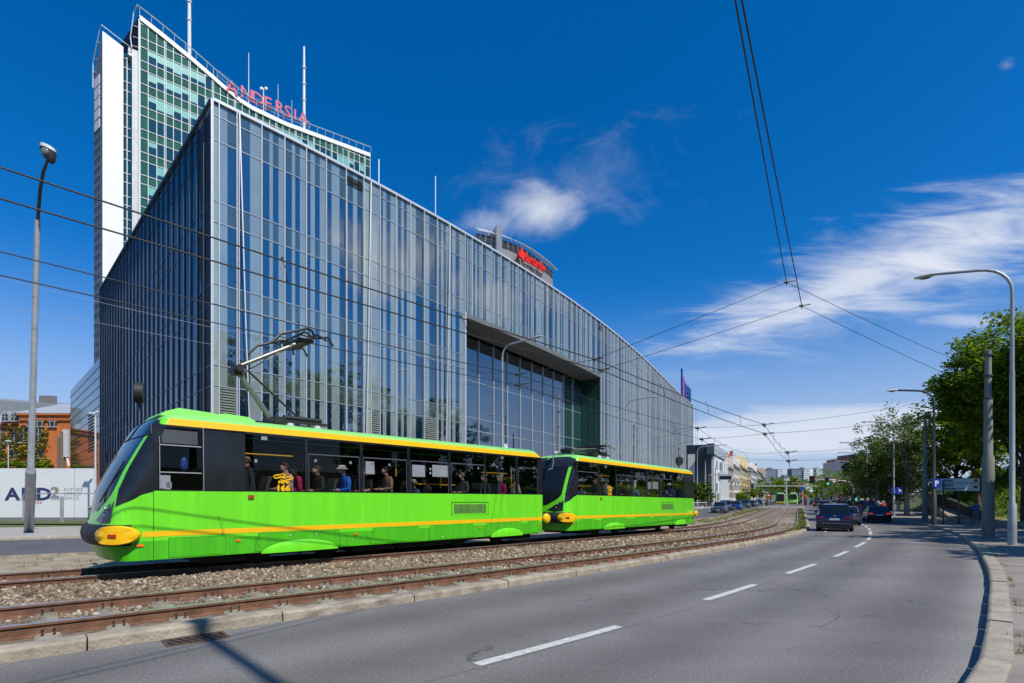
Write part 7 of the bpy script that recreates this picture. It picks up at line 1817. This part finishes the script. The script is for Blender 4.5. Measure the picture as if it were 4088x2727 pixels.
pp(8.35,.40,seatz(2.40),'grey-haired man in dark jacket with a blue bag',F_,top=(.05,.06,.065),legs=(.01,.06,.40),hair=(.18,.17,.16))
pp(9.25,.36,seatz(2.36),'woman with silver hair and dark jacket near the rear',F_,top=(.03,.03,.035),legs=(.05,.05,.05),hair=(.45,.43,.40),long_hair=True)
pp(9.98,.36,seatz(2.36),'blonde woman in magenta cardigan near the rear',F_,top=(.42,.006,.12),legs=(.02,.02,.02),hair=(.42,.28,.12),long_hair=True)
pp(10.72,.5,seatz(2.45)-.1,'passenger in white shirt in the last window',B_,top=(.45,.44,.40),legs=(.38,.35,.3),hair=(.10,.07,.05))
pp(.42,.75,seatz(2.20)-.1,'tram driver in white shirt in the front cab',F_,top=(.50,.50,.50),legs=(.03,.03,.03))
pq = lambda *a, **k: seatp(tram2, TP2, b2, *a, **k)
pq(1.05,.5,.45,'passenger with blue backpack standing in the second tram front',B_,pose='stand',top=(.10,.11,.22),legs=(.05,.05,.08),bag=(.02,.05,.35))
pq(2.05,.36,seatz(2.42),'passenger in black left of the number 165',F_,top=(.02,.02,.02),legs=(.02,.02,.02),hair=(.2,.14,.08))
pq(2.78,.36,seatz(2.42),'passenger with sunglasses and grey top right of the number 165',B_,top=(.28,.28,.3),legs=(.02,.02,.02),specs=True)
pq(4.35,.4,seatz(2.40),'passenger with dark hair before the long paper notice',F_,top=(.04,.03,.03),legs=(.02,.02,.02),long_hair=True)
pq(4.95,.36,seatz(2.32),'passenger with bare arms under the long paper notice',F_,top=(.06,.05,.05),legs=(.02,.02,.02),short=True)
pq(5.45,.36,seatz(2.26),'passenger in light blue top in the rear tram',F_,top=(.06,.16,.42),legs=(.02,.02,.02))
pq(7.75,.5,seatz(2.62)-.4,'long blonde haired passenger standing in the rear tram',F_,pose='stand',top=(.03,.03,.03),legs=(.02,.02,.02),hair=(.45,.32,.15),long_hair=True)
pq(9.35,.36,seatz(2.40),'passenger in white cap in the last window of the rear tram',F_,top=(.05,.04,.04),legs=(.02,.02,.02),hat=(.6,.6,.6))
# man walking away
q = gp(3897, 2094, .12); man = person('man in blue denim jacket and grey trousers walking away on the path','walk',q,R(90-28),(.035,.13,.30),(.16,.17,.20),group='pedestrians',hair=(.02,.012,.01),shoes=(.015,.012,.012))
part('collar', MB().tube([(.035,0,1.475),(.045,0,1.50)], [.082,.075], 12), cloth('collar',(.02,.03,.06)), man, 40)
# cyclists
for sx, c_, cap, lab in ((3505,(.03,.035,.06),(.6,.6,.6),'cyclist in dark jacket with white helmet beyond the black saloon'),(3527,(.5,.015,.02),(.55,.55,.5),'cyclist in red jacket beyond the black saloon')):
    q = at(sx, 57); p_ = person(lab,'ride',q,R(90-30),c_,(.03,.03,.04),hat=cap,group='cyclists')
    bk_ = thing('bicycle', 'bicycle under the '+('dark' if sx < 3510 else 'red')+' jacketed cyclist', 'bicycle', q, R(90-30), 'bicycles')
    for x in (-.35,.7):
        wm = MB(); wm.tube([(x+.33*math.cos(a),0,.34+.33*math.sin(a)) for a in [2*math.pi*k/18 for k in range(19)]], .018, 5); part('wheel', wm, M_TYRE, bk_)
    part('bike_frame', MB().tube([(-.35,0,.34),(.1,0,.34),(.55,0,.82),(.7,0,.34)], .02, 5).tube([(.1,0,.34),(-.02,0,.86),(.55,0,.82)], .02, 5).tube([(-.35,0,.34),(-.02,0,.86)], .015, 5), M_CBLK, bk_); part('saddle', MB().rbox((-.03,0,.88),(.24,.14,.05),.02), M_CBLK, bk_); part('handlebar', MB().tube([(.56,-.25,1.0),(.56,0,.98),(.56,.25,1.0)], .015, 5), M_CBLK, bk_)
# waiting people at the stop and crossing
rp = random.Random(8); cols = [(.02,.02,.03),(.05,.05,.06),(.25,.24,.22),(.04,.07,.14),(.3,.05,.05),(.5,.48,.45)]
wh = ['far left of the left distant tram','beside the left distant tram','two steps left of the left distant tram','next to the red no entry sign','by the white signal post','at the kerb left of the stop','right of the pale distant tram','close to the orange machine at the stop','waiting at the right end of the crossing','near the dark signal box at the stop','between the pale tram and the signal post','stepping onto the crossing at right','behind the white signal post','in the group left of the stop']
for i, (sx, Y) in enumerate([(3074,146),(3096,148),(3088,144),(3063,132),(3055,128),(3068,140),(3186,146),(3194,144),(3214,138),(3202,142),(3190,150),(3220,136),(3058,136),(3082,150)]):
    c_ = cols[rp.randrange(6)]; person('pedestrian in %s clothes %s' % ({0:'black',1:'dark grey',2:'beige',3:'navy',4:'red',5:'pale'}[cols.index(c_)], wh[i]), 'stand' if i % 2 else 'walk', at(sx, Y), rp.uniform(-3,3), c_, (.03,.03,.04), group='people at the tram stop')
for i, (sx, Y, c_, lab) in enumerate([(2815,96,(.02,.02,.02),'pedestrian in black on the left pavement by the railing'),(2866,122,(.5,.35,.03),'pedestrian in yellow on the left pavement'),(2842,112,(.03,.03,.04),'pedestrian in dark clothes beside the brown post')]): person(lab,'walk',at(sx,Y),2,c_,(.02,.02,.03),group='pedestrians on the left pavement')
b_ = at(3212,140); t = thing('ticket_machine','orange ticket machine at the tram stop','ticket machine',b_); part('cabinet', MB().rbox((0,0,1.4),(.7,.6,2.6),.08), mat('orange_cabinet',(.6,.10,.02),.5), t); part('screen', MB().box((0,-.31,1.7),(.4,.02,.4)), M_SK, t)
# railing by the glass building end
t = thing('pavement_railing','grey railing between the glass building end and the shrubs','railing',at(2785,88))
def RA(sx, z): q = at(sx, 88); q.z = z; return q-t.location
for z in (.25,1.1): part('rail', MB().tube([RA(2762,z), RA(2822,z)], .04, 6), M_GALV, t)
for k in range(16): part('bar', MB().tube([RA(2764+k*3.8,.1), RA(2764+k*3.8,1.1)], .022, 5), M_GALV, t)
# ================================================================== DISTANT BUILDINGS
HD_ = Vector((.4695,.8829,0)); HN_ = Vector((.8829,-.4695,0)); H0_ = Vector((46.8,125,0)); Zq = Vector((0,0,1)); HA = math.atan2(HD_.y, HD_.x)
def hp(t_, n_, z): return H0_+HD_*t_+HN_*n_+Zq*z
mod = thing('modern_house', 'modern corner house of dark glass with white slanted fins', 'building', hp(0,0,0)); MO = mod.location
M_WPL = mat('white_fin_panel', (.64,.65,.62), .6); M_DGL = mat('house_dark_glass', (.02,.035,.05), .08, ior=1.7)
mb = MB(); c = hp(10,-8,7.3)-MO; mb.box(c, (20,16,14.6), HA); part('wall', mb, M_DGL, mod)
mb = MB(); c = hp(13.7,.3,6.0)-MO; mb.box(c, (26.6,.6,12.0), HA); part('white_wall', mb, M_WPL, mod)
mb = MB(); c = hp(10,.1,13.35)-MO; mb.box(c, (24,1.6,2.5), HA); part('glass_storey', mb, mat('storey_glass',(.06,.09,.12),.05,ior=1.9), mod)
for k in range(10): part('fin', MB().box(hp(9+k*2.0,.85,3.2+(k%3)*2.6)-MO, (.35,.5,6.0), HA), M_WPL, mod)
for tt, zz in ((5,10),(9,7.3),(5,4.6),(7,2.2),(12,10)): part('window', MB().box(hp(tt,.62,zz)-MO, (3.2,.08,2.0), HA), M_CGL, mod)
part('white_wall', MB().box(hp(-.05,-4.5,6.2)-MO, (.3,1.6,12.4), HA), M_WPL, mod); 
for k in range(3): part('front_window', MB().box(hp(-.08,-9,3+k*3.8)-MO, (.2,5,2.2), HA), mat('dark_teal_glass',(.01,.06,.07),.1), mod)
part('chimney', MB().box(hp(2,-11,15.6)-MO, (1.6,1.4,2.4), HA).cyl(hp(2,-11,16.8)-MO, .4, .7, 8), M_GALV, mod)
def house(t0, t1, ze, zr, col, roofc, gable, nfl, label, wcol=(.03,.03,.035)):
    b_ = hp(t0,0,0); t = thing('townhouse', label, 'townhouse', b_, 0, 'old townhouses on the left'); L_ = t1-t0; g_ = h((hp((t0+t1)/2,0,0)).y)
    part('wall', MB().box(hp((t0+t1)/2,-6,(ze+g_)/2)-b_, (L_,12,ze-g_), HA), mat('plaster_%.2f_%.2f' % (col[0],col[2]), col, .9, noise=(.4,.08,6)), t)
    rf = MB(); a, b2_, c, d = hp(t0-.2,.5,ze+.01)-b_, hp(t1+.2,.5,ze+.01)-b_, hp(t1+.2,-12,ze+.01)-b_, hp(t0-.2,-12,ze+.01)-b_; e, f_ = hp(t0+(.5 if gable else 2.5),-4.5,zr)-b_, hp(t1-(.5 if gable else 2.5),-4.5,zr)-b_
    rf.add([a,b2_,c,d,e,f_], [(0,1,5,4),(1,2,5),(2,3,4,5),(3,0,4)]); r_ = part('roof', rf, mat('tiles_%.2f' % roofc[0], roofc, .85, noise=(1,.2)), t); part('chimney', MB().box((e+f_)/2+Vector((0,0,.8)), (1.4,1,2.2), HA), M_BRICK, r_)
    if gable:
        n_ = max(1, round(L_/13))
        for k in range(n_):
            tc_ = t0+L_*(k+.5)/n_; w_ = L_/n_*.36; q0_, q1_, q2_ = hp(tc_-w_,.35,ze)-b_, hp(tc_+w_,.35,ze)-b_, hp(tc_,.35,(ze+zr)/2+1.6)-b_; bk2 = -HN_*4.5
            part('gable', MB().add([q0_,q1_,q2_,q0_+bk2,q1_+bk2,q2_+bk2], [(0,1,2),(0,2,5,3),(1,4,5,2),(3,5,4)]), mat('plaster_%.2f_%.2f' % (col[0],col[2]), col, .9), t)
    part('cornice', MB().box(hp((t0+t1)/2,.25,ze-.35)-b_, (L_+.3,.7,.5), HA), mat('cornice_stone',(.34,.30,.25),.8), t)
    nw = max(3, int(L_/3.6)); m_ = mat('far_window', (.05,.05,.055), .15)
    for fl in range(nfl):
        for k in range(nw):
            z = g_+2.2+fl*(ze-g_-2.6)/nfl+.8; part('window', MB().box(hp(t0+L_*(k+.5)/nw,.03,z)-b_, (1.35,.12,(ze-g_)/nfl*.52), HA), m_, t)
    for k in (.3,.72): part('balcony', MB().box(hp(t0+L_*k,.6,g_+4.0+(ze-g_)*.3)-b_, (3.2,1.2,.9), HA), mat('plaster_%.2f_%.2f' % (col[0]*.8,col[2]*.8), tuple(x*.8 for x in col), .9), t)
house(28,50,11.5,14.8,(.48,.40,.32),(.10,.085,.075),True,4,'cream townhouse with dark mansard roof beside the modern house')
house(51,72,12.8,15.6,(.56,.53,.47),(.12,.10,.085),True,4,'white gabled townhouse before the red roof')
house(73,108,13.8,18.6,(.56,.46,.22),(.36,.085,.035),True,4,'yellow townhouse with the large red tiled roof')
house(109,128,14.5,17.5,(.46,.32,.22),(.10,.08,.07),False,4,'salmon townhouse right of the yellow one')
house(129,168,15.5,18.5,(.55,.54,.50),(.13,.12,.12),True,5,'white townhouse in the middle of the row')
house(169,215,17,20,(.36,.35,.33),(.14,.13,.13),False,5,'grey balconied corner house')
house(216,260,16,22.5,(.33,.25,.19),(.34,.10,.045),True,4,'brown house with red hipped roof at the row end')
def stripes(name, a, b_, per, frac):
    m = bpy.data.materials.new(name); m.use_nodes = True; t = m.node_tree; bs_ = t.nodes['Principled BSDF']; tcn_ = t.nodes.new('ShaderNodeTexCoord'); sx_ = t.nodes.new('ShaderNodeSeparateXYZ'); t.links.new(tcn_.outputs['Object'], sx_.inputs[0])
    fz = mth(t, 'FRACT', mth(t, 'DIVIDE', sx_.outputs[2], per)); fx_ = mth(t, 'FRACT', mth(t, 'DIVIDE', mth(t, 'ADD', sx_.outputs[0], sx_.outputs[1]), per*1.15))
    k = mth(t, 'MULTIPLY', mth(t, 'GREATER_THAN', fz, frac), mth(t, 'GREATER_THAN', fx_, .3)); mm = t.nodes.new('ShaderNodeMix'); mm.data_type = 'RGBA'; t.links.new(k, mm.inputs[0]); mm.inputs[6].default_value = (*a,1); mm.inputs[7].default_value = (*b_,1); t.links.new(mm.outputs[2], bs_.inputs['Base Color']); bs_.inputs['Roughness'].default_value = .6; return m
M_BL1 = stripes('block_windows_blue', (.20,.24,.30), (.07,.10,.15), 3.0, .45); M_BL2 = stripes('block_windows_white', (.56,.57,.58), (.22,.25,.29), 3.0, .55)
def block(label, sx0, sx1, sy, Y, segs):
    q = P(sx0, 0, Y); z1 = EYE+(HYP-sy)/FX*Y; b_ = Vector((q.x, Y, h(Y)-2)); t = thing('apartment_block', label, 'apartment block', b_, 0, 'distant apartment blocks')
    for a, b2_, m_, dz_ in segs:
        xa, xb = (sx0+(sx1-sx0)*a-CXP)/FX*Y, (sx0+(sx1-sx0)*b2_-CXP)/FX*Y; part('wall', MB().box(((xa+xb)/2-q.x, 6+dz_, (z1+dz_*0-b_.z)/2), (xb-xa-.01, 14, z1-b_.z)), m_, t)
    part('roof_edge', MB().box((((sx0+sx1)/2-CXP)/FX*Y-q.x, 6, z1-b_.z+.4), ((sx1-sx0)/FX*Y,15,.8)), M_CONC, t); part('lift_house', MB().box((((sx0*.55+sx1*.45))/FX*Y-CXP/FX*Y-q.x, 6, z1-b_.z+1.8), (5,5,2.6)), M_CONC, t)
block('distant blue-grey slab block with white end, left one', 3048, 3120, 1875, 760, [(0,.74,M_BL1,0),(.74,1,M_BL2,-1)])
block('distant blue and white tower block in the middle of the skyline', 3160, 3271, 1873, 820, [(0,.4,M_BL1,0),(.4,.62,M_BL2,-2),(.62,.74,M_WHITE,-1),(.74,.86,M_BL1,-.5),(.86,1,M_BL2,-1.5)])
block('dark block half hidden behind the right-hand trees', 3326, 3352, 1874, 420, [(0,1,M_BL1,0)])
block('low pale building between the tower blocks', 3128, 3160, 1906, 600, [(0,1,M_BL2,0)])
Yg = 172; b_ = P(3400,2000,Yg); b_.z = h(Yg); t = thing('hillside_office', 'white and dark flat-roofed office behind the right-hand trees', 'building', b_); G2 = lambda sx, sy: Vector(((sx-CXP)/FX*Yg-b_.x, 0, EYE+(HYP-sy)/FX*Yg-b_.z))
def gbx(x0, x1, y0, dep, m_, nm): a, c = G2(x0,y0), G2(x1,y0); part(nm, MB().box(((a.x+c.x)/2, 8+dep, a.z/2), (c.x-a.x, 14, a.z)), m_, t)
gbx(3394,3575,1837,0,mat('office_white',(.5,.51,.53),.6),'wall'); gbx(3416,3458,1823,1,M_DGL,'penthouse'); gbx(3459,3482,1806,.5,M_DARKCLAD,'tower_wing'); part('window_band', MB().box(((G2(3394,0).x+G2(3575,0).x)/2, .95, G2(0,1846).z), (G2(3575,0).x-G2(3394,0).x-.6,.1,1.4)), M_DGL, t)
# stone retaining wall and path on the right
M_STW = mat('rough_stone_shade_dark', (.055,.047,.04), .95, noise=(1.6,.5,8), bump=(3,2.0))  # wall colour darkened to carry its shade as well as dark stone
wl = [P(3700,1974,64), P(3740,1984,60), P(3800,2004,54), P(3850,2026,50), P(3908,2054,46)]
mb = MB(); rows = []
for q in wl: z0 = h(q.y); rows.append([(q.x,q.y-.3,z0-.2),(q.x+.1,q.y-.1,q.z+.1),(q.x+.6,q.y+.3,q.z+.25),(q.x+.7,q.y+.6,z0-.2)])
mb.loft(rows, True, True); solo('stone_wall', mb, M_STW, 'low stone wall, its shade put into the dark colour, climbing beside the path', 'stone wall', base=wl[2])
pth = [gp(3700,2062,.13), gp(3800,2078,.13), gp(3900,2096,.13), gp(4088,2102,.13), gp(4300,2104,.13), gp(4300,2070,.13), gp(4088,2068,.13), gp(3930,2062,.13), gp(3850,2048,.13), gp(3790,2030,.13), gp(3750,2020,.13), gp(3735,2026,.13), gp(3790,2050,.13)]
solo('footpath', MB().add([tuple(q+Vector((0,0,.02))) for q in pth], [tuple(range(len(pth)))]), mat('path_sand',(.34,.27,.20),.9,noise=(1.2,.15,6)), 'pale sandy footpath where the man walks', 'path', kind='structure')

rmp = [P(3790,2064,50), P(3885,2064,48.5), P(3822,2028,54), P(3765,2004,60), P(3712,1986,66), P(3700,1994,66), P(3735,2018,59)]
solo('ramp_path', MB().add([tuple(q) for q in rmp]+[(q.x,q.y,q.z-.8) for q in rmp], [tuple(range(7))]+[(i,(i+1)%7,7+(i+1)%7,7+i) for i in range(7)]), MATS['path_sand'], 'pale ramp climbing along the stone wall', 'path', kind='structure')
